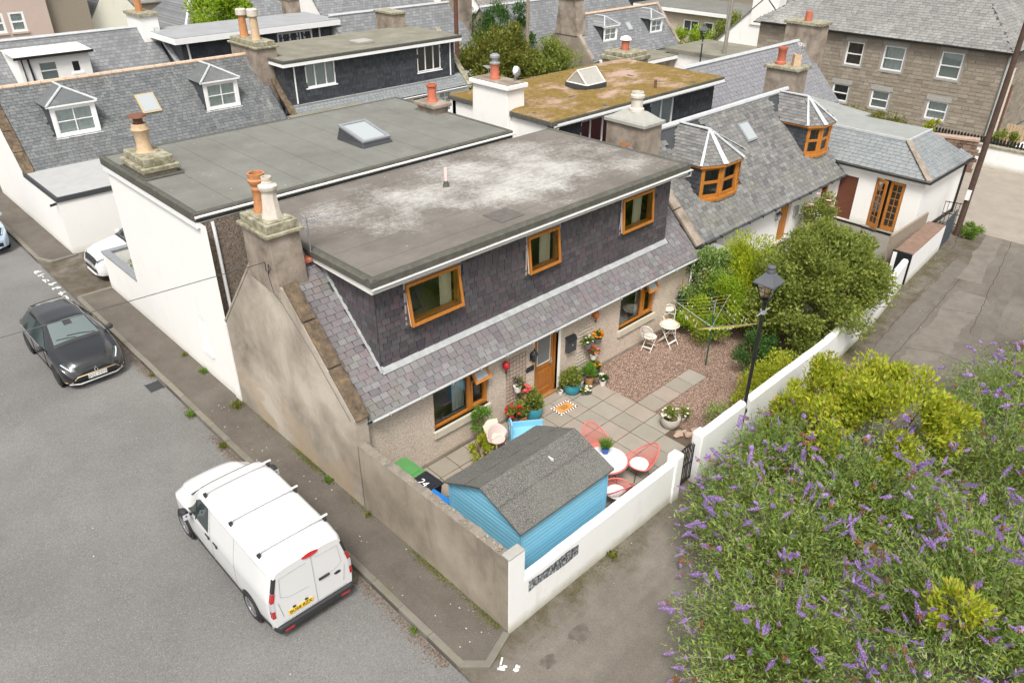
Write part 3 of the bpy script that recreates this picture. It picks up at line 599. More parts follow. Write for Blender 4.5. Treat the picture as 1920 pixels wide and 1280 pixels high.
def pot(parent, c, prof, mat, n=16, name='chimney_pot', hole=True):
    mb = MB(); c = Vector(c); p = list(prof); r, z = p[-1]
    if hole: p += [(r*.8, z), (r*.75, z-.25), (.01, z-.25)]
    mb.lathe(p, n, c); return mb.build(name, mat, parent, smooth=True)
def chimney(parent, x0, x1, y0, y1, z0, z1, mat='chim', cope='cope', over=.06, ch=.10, block=0, name='chimney'):
    mb = MB(); mb.box(x0, x1, y0, y1, z0, z1); o = mb.build(name, mat, parent, bevel=.015)
    g = MB(); g.box(x0-over, x1+over, y0-over, y1+over, z1+.001, z1+ch)
    if block: i = block[0]; g.box(x0+i, x1-i, y0+i, y1-i, z1+ch+.001, z1+ch+block[1])
    g.build('cope', cope, o, bevel=.015); return o
def aerial(name, label, loc, az, size=.6, mast=.9):
    t = thing(name, label, 'aerial', loc, az); mb = MB(); mb.tube([(0, 0, 0), (0, 0, mast)], .014, 6); mb.build('mast', 'grey', t)
    mb = MB(); mb.tube([(-.1, 0, mast-.06), (size, 0, mast-.06)], .010, 5); mb.build('boom', 'steel', t)
    for i in range(9):
        mb = MB(); x = .05+i*(size-.08)/8; L = .14-.006*i; mb.tube([(x, -L, mast-.06), (x, L, mast-.06)], .006, 4); mb.build('element', 'steel', t)
    mb = MB(); mb.tube([(-.08, -.12, mast+.06), (-.08, -.12, mast-.2), (-.08, .12, mast-.2), (-.08, .12, mast+.06)], .008, 5, closed=True); mb.build('reflector', 'steel', t); return t
def skylight(parent, fr, u, v, w, h, up=.12, fm='grey', name='skylight', glass='skylight'):
    mb = MB(); bx(mb, fr, u, u+w, v, v+h, -.05, up); o = mb.build(name, fm, parent, bevel=.01)
    g = MB(); bx(g, fr, u+.07, u+w-.07, v+.07, v+h-.07, up, up+.012); g.build('pane', glass, o); return o

# ================================================================ the cottage with the flat roofed dormer
A = thing('cottage', 'pink harled cottage with slate hung flat roofed dormer and orange timber windows', 'house', (6.5, 7.9, 0), world=True)
ops = [(2.29, 4.09, .92, 2.12), (5.78, 6.70, .06, 2.19), (9.40, 11.13, .95, 2.16)]
mb = MB(); wall(mb, front(0, 5.0, 0), 13.0, 2.40, ops, .16); mb.poly([(13.0, 5.0, 0), (13.0, 10.7, 0), (13.0, 10.7, 2.4), (13.0, 7.85, 5.1), (13.0, 5.0, 2.4)]); mb.build('front_wall', 'harl', A)
mb = MB(); wall(mb, front(0, 4.985, .001), 13.0, .10, [(5.7, 6.78, 0, .1)], .01); mb.poly([(0, 4.985, .10), (13, 4.985, .10), (13, 5.0, .13), (0, 5.0, .13)]); mb.build('plinth', 'gwall', A)
# gable with back slope
gp = [(4.80, 0), (4.80, 2.50), (7.18, 4.80), (8.62, 4.92), (10.72, 2.58), (10.72, 0)]
mb = MB(); mb.prism([(0, y, z) for y, z in gp], (.32, 0, 0)); mb.build('gable_wall', 'render', A)
# skew stones on the gable, front and back
d = Vector((0, 7.2-4.74, 4.92-2.52)); nn = Vector((0, -d.z, d.y)).normalized()
for i, (fa, fb) in enumerate(((0, .38), (.38, .72), (.72, 1.0))):
    a = Vector((-.015+.01*(i % 2), 4.74, 2.50))+d*fa+d*.003; b = Vector((-.015+.01*(i % 2), 4.74, 2.50))+d*fb-d*.003
    mb = MB(); mb.prism([a, b, b+nn*.07, a+nn*.07], (.36, 0, 0)); mb.build('skew_stone', 'skew', A, bevel=.03)
d2 = Vector((0, 10.74-8.62, 2.56-4.92)); n2 = Vector((0, -d2.z, d2.y)).normalized(); a = Vector((-.015, 8.62, 4.92)); mb = MB(); mb.prism([a, a+d2, a+d2+n2*.06, a+n2*.06], (.40, 0, 0)); mb.build('skew_stone', 'render', A)
# roof: front slope left and right of and below the dormer
SL = .94; cs = 1/math.hypot(1, SL); zr = lambda y: 2.38+SL*(y-4.85)
fr = Fr((.36, 4.80, zr(4.80)), (1, 0, 0), (0, cs, SL*cs))
mb = MB(); q = lambda x, y, dz=0: (x, y, zr(y)+dz)
for (xa, xb, ya, yb) in ((.3, 13.05, 4.80, 5.55), (.3, 1.3, 5.55, 7.9), (11.9, 13.05, 5.55, 7.9)): mb.prism([q(xa, ya, -.02), q(xb, ya, -.02), q(xb, yb, -.02), q(xa, yb, -.02)], (0, 0, -.06))
mb.prism([(.3, 7.9, zr(7.9)-.02), (13.05, 7.9, zr(7.9)-.02), (13.05, 10.8, 2.45), (.3, 10.8, 2.45)], (0, 0, -.06)); mb.build('roof', 'dgrey', A)
dl = .72/cs
slates(A, fr, 12.69, 3.05/cs, .235, .15, 'slateAr', lambda u, v: v < .60/cs or (u < .86 or u > 11.62), solo=170)
mb = MB(); d = Vector((0, 1, SL)); mb.prism([q(1.20, 5.36, .035), q(12.06, 5.36, .035), q(12.06, 5.51, .035), q(1.20, 5.51, .035)], (0, 0, .012)); mb.prism([q(1.17, 5.40, .035), q(1.25, 5.40, .035), q(1.25, 7.9, .035), q(1.17, 7.9, .035)], (0, 0, .012)); mb.build('lead_flashing', 'lead', A)
# dormer walls
dops = [(1.00-.0, 2.62, .0, .0)]
mb = MB(); fd = front(1.25, 5.50, 0)
dw = [(.80, 2.38, 3.80, 4.86), (4.66, 5.84, 3.82, 4.86), (8.47, 9.92, 3.84, 4.88)]
wall(mb, fd, 10.77, 5.20, dw, .14); mb.poly([(1.25, 5.5, 2.9), (1.25, 5.5, 5.2), (1.25, 10.9, 5.2), (1.25, 10.9, 2.3)]); mb.poly([(12.02, 5.5, 2.9), (12.02, 5.5, 5.2), (12.02, 10.9, 5.2), (12.02, 10.9, 2.3)]); mb.poly([(1.25, 10.9, 2.3), (12.02, 10.9, 2.3), (12.02, 10.9, 5.2), (1.25, 10.9, 5.2)]); mb.build('dormer_wall', 'dgrey', A)
zb = zr(5.50)+.02
inw = lambda u, v: not any(a-.06 < u < b+.06 and c-.05 < v+zb < d+.05 for a, b, c, d in dw)
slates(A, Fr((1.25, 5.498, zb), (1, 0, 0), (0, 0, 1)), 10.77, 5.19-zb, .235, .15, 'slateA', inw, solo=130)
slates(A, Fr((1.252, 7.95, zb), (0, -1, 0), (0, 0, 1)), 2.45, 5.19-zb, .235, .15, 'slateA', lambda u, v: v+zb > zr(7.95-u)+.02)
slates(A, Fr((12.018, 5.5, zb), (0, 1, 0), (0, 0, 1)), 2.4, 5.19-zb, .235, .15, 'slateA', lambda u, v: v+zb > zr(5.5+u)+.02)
# flat roof with raised felt verge
mb = MB(); mb.prism([(1.02, 5.22, 5.20), (1.02, 5.22, 5.355), (1.02, 11.0, 5.265), (1.02, 11.0, 5.12)], (11.5, 0, 0)); mb.build('flat_roof', 'feltA', A)
mb = MB(); mb.prism([(1.0, 5.2, 5.20), (1.0, 5.2, 5.34), (1.0, 5.28, 5.40), (1.0, 5.42, 5.358)], (11.54, 0, 0)); mb.prism([(.995, 5.212, 5.2), (.995, 5.212, 5.335), (1.08, 5.212, 5.392), (1.20, 5.212, 5.356), (1.20, 5.212, 5.2)], (0, 5.79, -.088)); mb.prism([(12.55, 5.212, 5.2), (12.55, 5.212, 5.335), (12.46, 5.212, 5.392), (12.34, 5.212, 5.356), (12.34, 5.212, 5.2)], (0, 5.79, -.088)); mb.build('felt_verge', 'feltEdge', A)
mb = MB(); mb.box(1.035, 12.5, 5.235, 5.26, 5.04, 5.20); mb.box(1.03, 1.06, 5.26, 11.0, 5.03, 5.20); mb.box(12.47, 12.5, 5.26, 11.0, 5.05, 5.2); mb.build('fascia', 'pvcd', A)
mb = MB(); mb.box(1.06, 12.47, 5.26, 5.50, 5.17, 5.195); mb.box(1.06, 1.25, 5.26, 10.9, 5.17, 5.195); mb.build('soffit', 'pvcd', A)
gutter(A, (1.0, 5.175, 5.20), (12.6, 5.175, 5.18), .05, 'pvcd'); pipe(A, [(12.55, 5.18, 5.15), (12.55, 5.18, 5.0), (12.3, 5.42, 4.9)], .03, 'gut')
gutter(A, (.42, 4.74, 2.33), (13.1, 4.74, 2.31), .045, 'gut', brackets=14); pipe(A, [(12.92, 4.76, 2.27), (12.92, 4.92, 2.1), (12.92, 4.93, .05)], .035, 'pvc')
mb = MB(); mb.box(.35, 13.0, 4.80, 4.83, 2.24, 2.36); mb.poly([(.35, 4.83, 2.25), (13, 4.83, 2.25), (13, 5.0, 2.25), (.35, 5.0, 2.25)]); mb.build('eaves_board', 'gut', A)
# hatch patch and vent pipe on the flat roof
mb = MB(); mb.prism([(5.25, 5.72, 5.35), (6.05, 5.72, 5.35), (6.05, 6.42, 5.339), (5.25, 6.42, 5.339)], (0, 0, .012)); mb.build('felt_patch', simple('old_felt_patch', C(.115, .10, .092), .9, .25, 6), A)
mb = MB(); mb.lathe([(.10, 5.28), (.085, 5.36), (.055, 5.44), (.055, 5.46)], 10, (6.05, 8.8, 0)); v = mb.build('vent_pipe', 'feltEdge', A, smooth=True)
mb = MB(); mb.lathe([(.053, 5.45), (.053, 5.80), (.04, 5.83)], 10, (6.05, 8.8, 0)); mb.build('pipe_top', simple('faded_pink_plastic', C(.62, .50, .47), .6), v, smooth=True)
# chimney on the gable
mb = MB(); mb.prism([(-.03, 7.30, 4.55), (-.03, 8.64, 4.7), (-.03, 8.60, 5.95), (-.03, 7.42, 5.95)], (.76, 0, 0)); ch = mb.build('chimney', 'chim', A, bevel=.02)
mb = MB(); mb.box(-.11, .81, 7.34, 8.68, 5.951, 6.03); mb.box(-.03, .73, 7.42, 8.60, 6.031, 6.22); mb.prism([(.05, 7.5, 6.221), (.65, 7.5, 6.221), (.65, 8.52, 6.221), (.05, 8.52, 6.221)], (0, 0, .03)); mb.build('cope', 'cope', ch, bevel=.02)
pot(ch, (.34, 8.26, 6.22), [(.17, 0), (.18, .08), (.15, .14), (.15, .22), (.145, .24), (.14, .52), (.155, .54), (.155, .58), (.14, .62), (.19, .70), (.20, .76), (.17, .79), (.175, .86), (.185, .90)], 'terra')
pot(ch, (.34, 7.80, 6.22), [(.235, 0), (.235, .06), (.19, .2), (.165, .55), (.16, .60), (.175, .62), (.21, .68), (.21, .74), (.13, .78), (.11, .80)], 'cream_pot', 8)
pot(ch, (.34, 7.80, 7.00), [(.10, 0), (.115, .03), (.10, .06), (.11, .09), (.11, .15)], 'cream_pot', 14, 'pot_liner')
mb = MB(); mb.tube([(-.035, 7.75, 5.30), (-.06, 7.70, 5.12), (-.06, 7.58, 5.10), (-.05, 7.50, 5.25), (-.04, 7.6, 5.3), (-.035, 7.68, 5.0), (-.035, 7.55, 4.6), (-.02, 7.3, 4.45), (-.02, 6.2, 3.6), (-.02, 4.95, 2.45)], .009, 4); mb.build('cable', 'black', ch)
mb = MB(); mb.box(.72, .99, 7.5, 8.0, 5.06, 5.16); mb.build('ridge_tile', 'redpot', A, bevel=.02)
aerial('television_aerial', 'small television aerial behind the chimney of the pink cottage', (.98, 7.5, 5.3), R_(-8), .62, .85)

# windows: dormer, open outwards along the bottom
def dormer_window(a, b, c, d, prop, items):
    f = fd; mb = MB(); fw = .07
    for r in ((a, b, c, c+fw), (a, b, d-fw, d), (a, a+fw, c+fw, d-fw), (b-fw, b, c+fw, d-fw)): bx(mb, f, *r, -.12, .015)
    o = mb.build('window', 'wood', A)
    al = R_(prop); h = d-c-.03; hinge = f.p(0, d-.02, .03); sv = (Vector((0, 0, -1))*math.cos(al)+f.n*math.sin(al)); sf = Fr(hinge, f.u, -sv)
    mb = MB(); s = .075
    for r in ((a+.01, b-.01, -h, -h+s), (a+.01, b-.01, -s, 0), (a+.01, a+s, -h+s, -s), (b-s, b-.01, -h+s, -s)): bx(mb, sf, *r, -.03, .025)
    sa = mb.build('sash', 'wood', o)
    mb = MB(); bx(mb, sf, a+.014, a+.03, -h+.02, -.05, -.06, -.031); mb.build('sash_edge', 'pvc', o)
    g = MB(); g.poly([sf.p(a+s, -h+s, 0), sf.p(b-s, -h+s, 0), sf.p(b-s, -s, 0), sf.p(a+s, -s, 0)]); g.build('pane', 'glass', o)
    g = MB(); n = 12; u0, u1 = items
    for i in range(n):
        ua, ub = u0+(u1-u0)*i/n, u0+(u1-u0)*(i+1)/n; na, nb = -.22-.035*math.sin(i*1.9), -.22-.035*math.sin((i+1)*1.9); g.poly([f.p(ua, c-.2, na), f.p(ub, c-.2, nb), f.p(ub, d, nb), f.p(ua, d, na)])
    g.build('curtain', 'curtain', o, smooth='all')
    g = MB(); bx(g, f, a-.07, b+.07, c-.11, c-.02, .0, .05); g.build('lead_sill', 'dgrey', o)
    g = MB(); bx(g, f, a-.05, a-.005, c-.05, d+.05, .018, .024); bx(g, f, b+.005, b+.05, c-.05, d+.05, .018, .024); bx(g, f, a-.05, b+.05, d+.005, d+.04, .018, .026); g.build('lead_surround', 'lead', o); return o
dormer_window(*dw[0], 9, (dw[0][1]-.42, dw[0][1]-.08)); dormer_window(*dw[1], 6, (dw[1][1]-.48, dw[1][1]-.10)); dormer_window(*dw[2], 5, (dw[2][1]-.62, dw[2][1]-.25))
# rooms behind the windows
mb = MB(); mb.box(1.3, 12.0, 8.3, 8.36, 2.9, 5.15); mb.box(5.0, 5.06, 5.66, 8.3, 2.9, 5.15); mb.box(8.9, 8.96, 5.66, 8.3, 2.9, 5.15); mb.box(.35, 12.95, 8.5, 8.56, .05, 2.6); mb.box(5.0, 5.05, 5.2, 8.5, .05, 2.6); mb.box(7.4, 7.45, 5.2, 8.5, .05, 2.6); mb.build('inner_walls', 'room', A)
mb = MB(); mb.box(.33, 12.98, 5.17, 10.6, .0, .06); mb.build('floor', 'floorw', A); mb = MB(); mb.box(1.27, 12.0, 5.65, 10.6, 2.82, 2.9); mb.build('upper_floor', 'carpet', A)
bed = thing('bed', 'grey bed seen through the open dormer window near the chimney', 'bed', (2.6, 6.6, 2.9), world=True)
mb = MB(); mb.box(1.9, 3.9, 5.9, 7.5, 2.9, 3.55); mb.build('mattress', 'greycush', bed, bevel=.06)
for k, (x, y, rz, c) in enumerate(((2.5, 6.15, .5, 'greycush'), (2.85, 6.35, .2, 'dgrey'))):
    mb = MB(); M = Matrix.Translation((x, y, 3.80)) @ Matrix.Rotation(rz, 4, 'Z') @ Matrix.Rotation(R_(62), 4, 'X'); n = 8
    g = [[Vector(((i/n-.5)*.46, (j/n-.5)*.46, s*.09*math.sin(math.pi*i/n)**.5*math.sin(math.pi*j/n)**.5)) for i in range(n+1) for j in range(n+1)] for s in (1, -1)]
    for gg in g: mb.add([M @ p for p in gg], [(i*(n+1)+j, (i+1)*(n+1)+j, (i+1)*(n+1)+j+1, i*(n+1)+j+1) for i in range(n) for j in range(n)])
    mb.build('pillow', c, bed, smooth='all')
# ground floor windows: big fixed light, narrow casement with open top hopper
def main_window(a, b, c, d, items):
    f = front(0, 5.0, 0); mb = MB(); fw = .065; um = a+(b-a)*.665; vt = d-.38; n0, n1 = -.15, -.07
    for r in ((a, b, c, c+fw), (a, b, d-fw, d), (a, a+fw, c+fw, d-fw), (b-fw, b, c+fw, d-fw), (um-.05, um+.05, c+fw, d-fw), (um+.05, b-fw, vt-.03, vt+.03)): bx(mb, f, *r, n0, n1)
    for r in ((um+.05, um+.11, c+fw, vt-.03), (b-fw-.06, b-fw, c+fw, vt-.03), (um+.11, b-fw-.06, c+fw, c+fw+.06)): bx(mb, f, *r, n0, n1+.02)
    o = mb.build('window', 'wood', A)
    for r in ((a+fw, um-.05, c+fw, d-fw), (um+.11, b-fw-.06, c+fw+.06, vt-.03)):
        g = MB(); g.poly([f.p(r[0], r[2], -.12), f.p(r[1], r[2], -.12), f.p(r[1], r[3], -.12), f.p(r[0], r[3], -.12)]); g.build('pane', 'glass', o)
    al = R_(38); hinge = f.p(0, d-.06, -.05); sv = Vector((0, 0, -1))*math.cos(al)+f.n*math.sin(al); sf = Fr(hinge, f.u, -sv); h = .34; mb = MB(); s = .07; ua, ub = um+.05, b-.03
    for r in ((ua, ub, -h, -h+s), (ua, ub, -s, 0), (ua, ua+s, -h+s, -s), (ub-s, ub, -h+s, -s)): bx(mb, sf, *r, -.03, .025)
    hp = mb.build('hopper', 'wood', o); g = MB(); bx(g, sf, ua+s, ub-s, -h+s, -s, -.004, .004); g.build('hopper_pane', 'skylight', o)
    g = MB(); bx(g, f, a-.05, b+.04, c-.21, c, -.155, .07); g.build('sill', simple('cream_sill', C(.50, .455, .365), .8, .15, 4), o, bevel=.012)
    return o
main_window(*ops[0], None); main_window(*ops[2], None)
mb = MB(); f = front(0, 5.0, 0)
for i in range(10):
    ua, ub = 9.9+.05*i, 9.9+.05*(i+1); mb.poly([f.p(ua+.55, .95, -.26-.03*(i % 2)), f.p(ub+.55, .95, -.26-.03*((i+1) % 2)), f.p(ub+.55, 2.15, -.26-.03*((i+1) % 2)), f.p(ua+.55, 2.15, -.26-.03*(i % 2))])
for i in range(8):
    ua, ub = 3.1+.05*i, 3.1+.05*(i+1); mb.poly([f.p(ua, .95, -.3-.03*(i % 2)), f.p(ub, .95, -.3-.03*((i+1) % 2)), f.p(ub, 2.1, -.3-.03*((i+1) % 2)), f.p(ua, 2.1, -.3-.03*(i % 2))])
mb.build('curtains', 'net', A)
tb = thing('glass_table', 'round pale table seen through the window near the bistro set', 'table', (9.9, 5.75, .06))
mb = MB(); mb.lathe([(.55, .84), (.56, .86), (.55, .88)], 24); mb.build('table_top', 'net', tb, smooth=True)
for k in range(4): mb = MB(); a = k*1.571+.7; mb.tube([(.4*math.cos(a), .4*math.sin(a), 0), (.3*math.cos(a), .3*math.sin(a), .85)], .02, 6); mb.build('leg', 'pvc', tb)
# front door in its deep surround
f = front(0, 5.0, 0); mb = MB()
for r in ((5.80, 5.86, .06, 2.19), (6.62, 6.68, .06, 2.19), (5.86, 6.62, 2.12, 2.19)): bx(mb, f, *r, -.16, -.06)
bx(mb, f, 5.80, 6.68, .05, .10, -.16, .04); mb.build('door_frame', 'door', A)
mb = MB(); a, b, c, d = 5.865, 6.615, .10, 2.115; s = .11
for r in ((a, b, c, c+.2), (a, b, d-s, d), (a, a+s, c+.2, d-s), (b-s, b, c+.2, d-s), (a+s, b-s, .98, 1.12)): bx(mb, f, *r, -.15, -.10)
bx(mb, f, a+s, b-s, c+.2, .98, -.14, -.12); bx(mb, f, a+s+.05, b-s-.05, c+.27, .91, -.13, -.108); bx(mb, f, a+s+.10, b-s-.10, c+.32, .86, -.12, -.10)
dr = mb.build('door', 'door', A, bevel=.004); t = NT('obscured_glass'); m_obs = t.done(C(.16, .17, .175), .25, 0, .6)
mb = MB(); bx(mb, f, a+s, b-s, 1.12, d-s, -.135, -.12); mb.build('pane', m_obs, dr); mb = MB()
for r in ((a+s, b-s, 1.12, 1.145), (a+s, b-s, d-s-.025, d-s), (a+s, a+s+.025, 1.145, d-s-.025), (b-s-.025, b-s, 1.145, d-s-.025)): bx(mb, f, *r, -.12, -.10)
mb.build('glazing_bead', 'cream_pot', dr); mb = MB(); bx(mb, f, b-.09, b-.05, 1.0, 1.2, -.10, -.085); mb.tube([f.p(b-.07, 1.1, -.085), f.p(b-.07, 1.1, -.05), f.p(b-.19, 1.1, -.05)], .011, 6); mb.build('handle', 'steel', dr)
mb = MB(); bx(mb, f, 6.70, 6.80, .0, 2.2, -.16, .012); mb.build('door_reveal', 'white', A)
mb = MB(); mb.box(5.68, 6.82, 4.70, 5.03, 0, .055); mb.build('door_step', 'slab', A, bevel=.01)
# ================================================================ flat roofed white house behind the cottage
B = thing('flat_roofed_house', 'white gable ended house with wide grey flat roof behind the pink cottage', 'house', (5.3, 14.2, 0), world=True)
mb = MB(); wall(mb, left(0, 17.35, 0), 6.62, 5.24, [(4.70, 5.16, .92, 2.0)], .05); mb.box(-.03, .35, 10.735, 11.05, 0, 2.35); mb.box(-.03, .10, 10.735, 11.05, 2.35, 2.5); mb.poly([(0, 17.35, 0), (0, 17.35, 5.24), (10.6, 17.35, 5.24), (10.6, 17.35, 0)]); mb.poly([(10.6, 17.35, 0), (10.6, 17.35, 5.24), (10.6, 11.05, 5.24), (10.6, 11.05, 0)]); mb.build('white_wall', 'white', B)
mb = MB(); fl = left(0, 17.35, 0); bx(mb, fl, 4.70, 5.16, .92, 2.0, -.05, -.035); bx(mb, fl, 4.91, 4.95, .92, 2.0, -.035, -.02); bx(mb, fl, 4.70, 5.16, 1.5, 1.54, -.035, -.022); b = mb.build('blocked_window', 'white', B); mb = MB(); bx(mb, fl, 4.6, 5.26, .84, .92, -.02, .06); mb.build('sill', 'white', b)
mb = MB(); mb.poly([(0.0, 11.05, 0), (10.6, 11.05, 0), (10.6, 11.05, 5.24), (0.0, 11.05, 5.24)]); mb.build('harled_wall', 'harl_brown', B)
mb = MB(); mb.box(-.06, 10.82, 11.12, 17.42, 5.241, 5.47); mb.build('flat_roof', 'feltB', B)
mb = MB(); mb.box(-.10, 10.86, 11.08, 11.24, 5.245, 5.485); mb.box(-.10, .06, 11.241, 17.46, 5.245, 5.49); mb.box(10.70, 10.86, 11.241, 17.46, 5.245, 5.49); mb.box(.061, 10.699, 17.34, 17.46, 5.245, 5.486); mb.build('felt_verge', 'feltEdge', B, bevel=.03)
mb = MB(); mb.box(-.085, 10.84, 11.085, 11.11, 5.10, 5.245); mb.box(-.08, -.05, 11.11, 17.43, 5.08, 5.245); mb.build('fascia', 'pvc', B)
gutter(B, (-.1, 11.025, 5.415), (10.9, 11.025, 5.40), .052, 'pvc'); pipe(B, [(.30, 11.02, 5.2), (.30, 11.0, 5.0), (.30, 10.98, 2.65)], .045, 'pvc')
# skylight box
sk = MB(); sk.prism([(6.05, 12.75, 5.46), (7.2, 12.75, 5.46), (7.2, 14.2, 5.46), (6.05, 14.2, 5.46)], (0, 0, .16))
for i in (6, 7): sk.V[i].z += .26
for i in (4, 5, 6, 7): sk.V[i].x += (.08 if i in (4, 7) else -.08); sk.V[i].y += (.08 if i in (4, 5) else -.08)
o = sk.build('skylight', 'dgrey', B, bevel=.02); fs = Fr((6.13, 12.83, 5.62), (1, 0, 0), (0, 1.29, .26)); mb = MB()
for r in ((-.03, 1.02, -.03, .08), (-.03, 1.02, 1.24, 1.35), (-.03, .08, .08, 1.24), (.91, 1.02, .08, 1.24)): bx(mb, fs, *r, .0, .06)
mb.build('skylight_frame', 'grey', o); mb = MB(); bx(mb, fs, .08, .91, .08, 1.24, .02, .035); mb.build('pane', 'skylight', o)
# two stub chimneys
mb = MB(); mb.box(.12, 1.02, 14.5, 16.0, 5.36, 5.62); c = mb.build('chimney', 'chim', B, bevel=.02); mb = MB(); mb.box(.04, 1.10, 14.42, 16.08, 5.621, 5.75); mb.box(.16, .98, 14.54, 15.96, 5.751, 5.98); mb.build('cope', 'cope', c, bevel=.02)
mb = MB(); mb.box(.02, 1.12, 14.3, 16.15, 5.46, 5.51); mb.build('lead_apron', 'feltEdge', c)
pot(c, (.55, 15.35, 5.98), [(.24, 0), (.20, .06), (.19, .5), (.25, .62), (.22, .68), (.21, .78)], 'buff', 10)
mb = MB(); mb.lathe([(.13, 0), (.13, .14)], 12, (.55, 15.35, 6.78)); mb.lathe([(.25, .16), (.22, .22), (.02, .25)], 14, (.55, 15.35, 6.78)); mb.build('cowl', 'rust', c, smooth=True)
mb = MB(); mb.box(10.2, 10.85, 14.4, 15.35, 5.36, 5.68); c = mb.build('chimney', 'chim', B, bevel=.02); mb = MB(); mb.box(10.1, 10.95, 14.3, 15.45, 5.681, 5.82); mb.build('cope', 'chim', c, bevel=.03); pot(c, (10.5, 14.85, 5.82), [(.21, 0), (.19, .06), (.16, .12), (.16, .5), (.2, .54), (.2, .6)], 'redpot', 14)
# low forecourt wall with planter
fw_ = thing('forecourt_wall', 'low white forecourt wall with grey coping enclosing a planter', 'wall', (.1, 19, 0), world=True)
mb = MB(); mb.box(0, .2, 17.36, 20.45, -.1, 1.38); mb.box(.2, 2.6, 20.25, 20.45, -.1, 1.38); mb.build('wall_face', 'white', fw_); mb = MB(); mb.box(-.03, .23, 17.36, 20.48, 1.381, 1.44); mb.box(.23, 2.6, 20.22, 20.48, 1.381, 1.44); mb.build('coping', 'grey', fw_, bevel=.008)
mb = MB(); mb.box(.2, 2.6, 17.4, 20.25, -.1, .06); mb.build('bed', 'stonetrim', fw_)

# ================================================================ left slate roofed house with two piended dormers
D = thing('slate_cottage', 'white cottage with weathered slate roof, clay ridge and two white dormers', 'house', (6, 31, 0), world=True)
sD = 1.0; zD = lambda y: 2.28+sD*(y-28.45); cD = 1/math.sqrt(2)
mb = MB(); mb.prism([(0, 28.55, 0), (0, 28.55, 2.3), (0, 31.25, 5.0), (0, 33.95, 2.3), (0, 33.95, 0)], (.3, 0, 0)); mb.box(.3, 12.1, 28.55, 28.8, 0, 2.25); mb.build('wall', 'white', D)
mb = MB(); mb.prism([(.3, 28.4, zD(28.4)-.03), (.3, 31.25, zD(31.25)-.03), (.3, 34.1, zD(28.4)-.03), (.3, 34.1, zD(28.4)-.12), (.3, 31.25, zD(31.25)-.15), (.3, 28.4, zD(28.4)-.12)], (11.8, 0, 0)); mb.build('roof', 'dgrey', D)
slates(D, Fr((.42, 28.40, zD(28.40)), (1, 0, 0), (0, cD, cD)), 11.6, 2.83/cD, .23, .15, 'slateD', lambda u, v: not any(a < u+.42 < b and .92/cD < v < 1.7/cD for a, b in ((1.8, 3.6), (8.4, 10.1))))
d = Vector((0, 2.85, 2.85)); n_ = Vector((0, -1, 1)).normalized()
for i in range(4):
    a = Vector((-.02, 28.38, 2.22))+d*(i/4); b = a+d*.245; mb = MB(); mb.prism([a, b, b+n_*.09, a+n_*.09], (.42, 0, 0)); mb.build('skew_stone', 'skew', D, bevel=.02)
for i in range(24): mb = MB(); mb.tube([(.3+i*.49, 31.25, zD(31.25)-.01), (.3+i*.49+.475, 31.25, zD(31.25)-.01)], .10, 8); mb.build('ridge_tile', 'pinkridge', D, smooth=True)
gutter(D, (.2, 28.36, 2.2), (12.1, 28.36, 2.2), .055, 'redpot')
def piend(parent, x0, x1, y, z0, z1, back, ztop, slm, cheek, zroof, label=''):
    """white fronted dormer with a piended (hipped) slate roof"""
    xm = (x0+x1)/2; f = front(x0, y, 0); w = x1-x0
    mb = MB(); mb.prism([(x0, y+.02, z0), (x0, y+.02, z1), (x0, back, z1)], (.03, 0, 0)); o = mb.build('dormer_cheek', cheek, parent); mb = MB(); mb.prism([(x1-.03, y+.02, z0), (x1-.03, y+.02, z1), (x1-.03, back, z1)], (.03, 0, 0)); mb.build('dormer_cheek', cheek, parent)
    mb = MB()
    for r in ((0, .16, z0, z1), (w-.16, w, z0, z1), (.16, w-.16, z1-.14, z1), (.16, w-.16, z0, z0+.16)): bx(mb, f, *r, -.1, .0)
    bx(mb, f, -.05, w+.05, z0-.05, z0+.02, -.06, .06); mb.build('dormer_front', 'pvc', o)
    window(o, f, .16, w-.16, z0+.16, z1-.14, 'pvc', (1, 1), (.5,), -.03, .045, None, 'net', .08)
    e = .12; ap = (xm, y+w*.42, ztop); bk = (xm, zroof(ztop), ztop); c1, c2 = (x0-e, y-e, z1+.01), (x1+e, y-e, z1+.01); b1, b2 = (x0-e, zroof(z1), z1+.01), (x1+e, zroof(z1), z1+.01)
    mb = MB(); mb.poly([c1, c2, ap]); mb.poly([b1, c1, ap, bk]); mb.poly([c2, b2, bk, ap]); mb.poly([c2, c1, b1, b2]); mb.build('dormer_roof', slm, o)
    up = Vector((0, 0, .03)); mb = MB(); mb.tube([Vector(c1)+up, Vector(ap)+up], .05, 6); mb.tube([Vector(c2)+up, Vector(ap)+up], .05, 6); mb.tube([Vector(ap)+up, Vector(bk)+up], .05, 6); mb.build('lead_hips', 'leadw', o)
    mb = MB(); bx(mb, f, -.12, w+.12, z1-.03, z1+.03, -.02, .12); mb.build('eaves', 'pvc', o)
for a, b in ((1.80, 3.60), (8.42, 10.14)): piend(D, a, b, 29.32, 3.12, 4.45, 30.6, 5.02, 'slateD', 'slateF', lambda z: 28.45+(z-2.28)/sD)
fr = Fr((5.55, 29.5, zD(29.5)), (1, 0, 0), (0, cD, cD)); o = skylight(D, fr, .05, .15, .85, 1.0, .10, simple('yellow_timber', C(.42, .33, .19), .6))
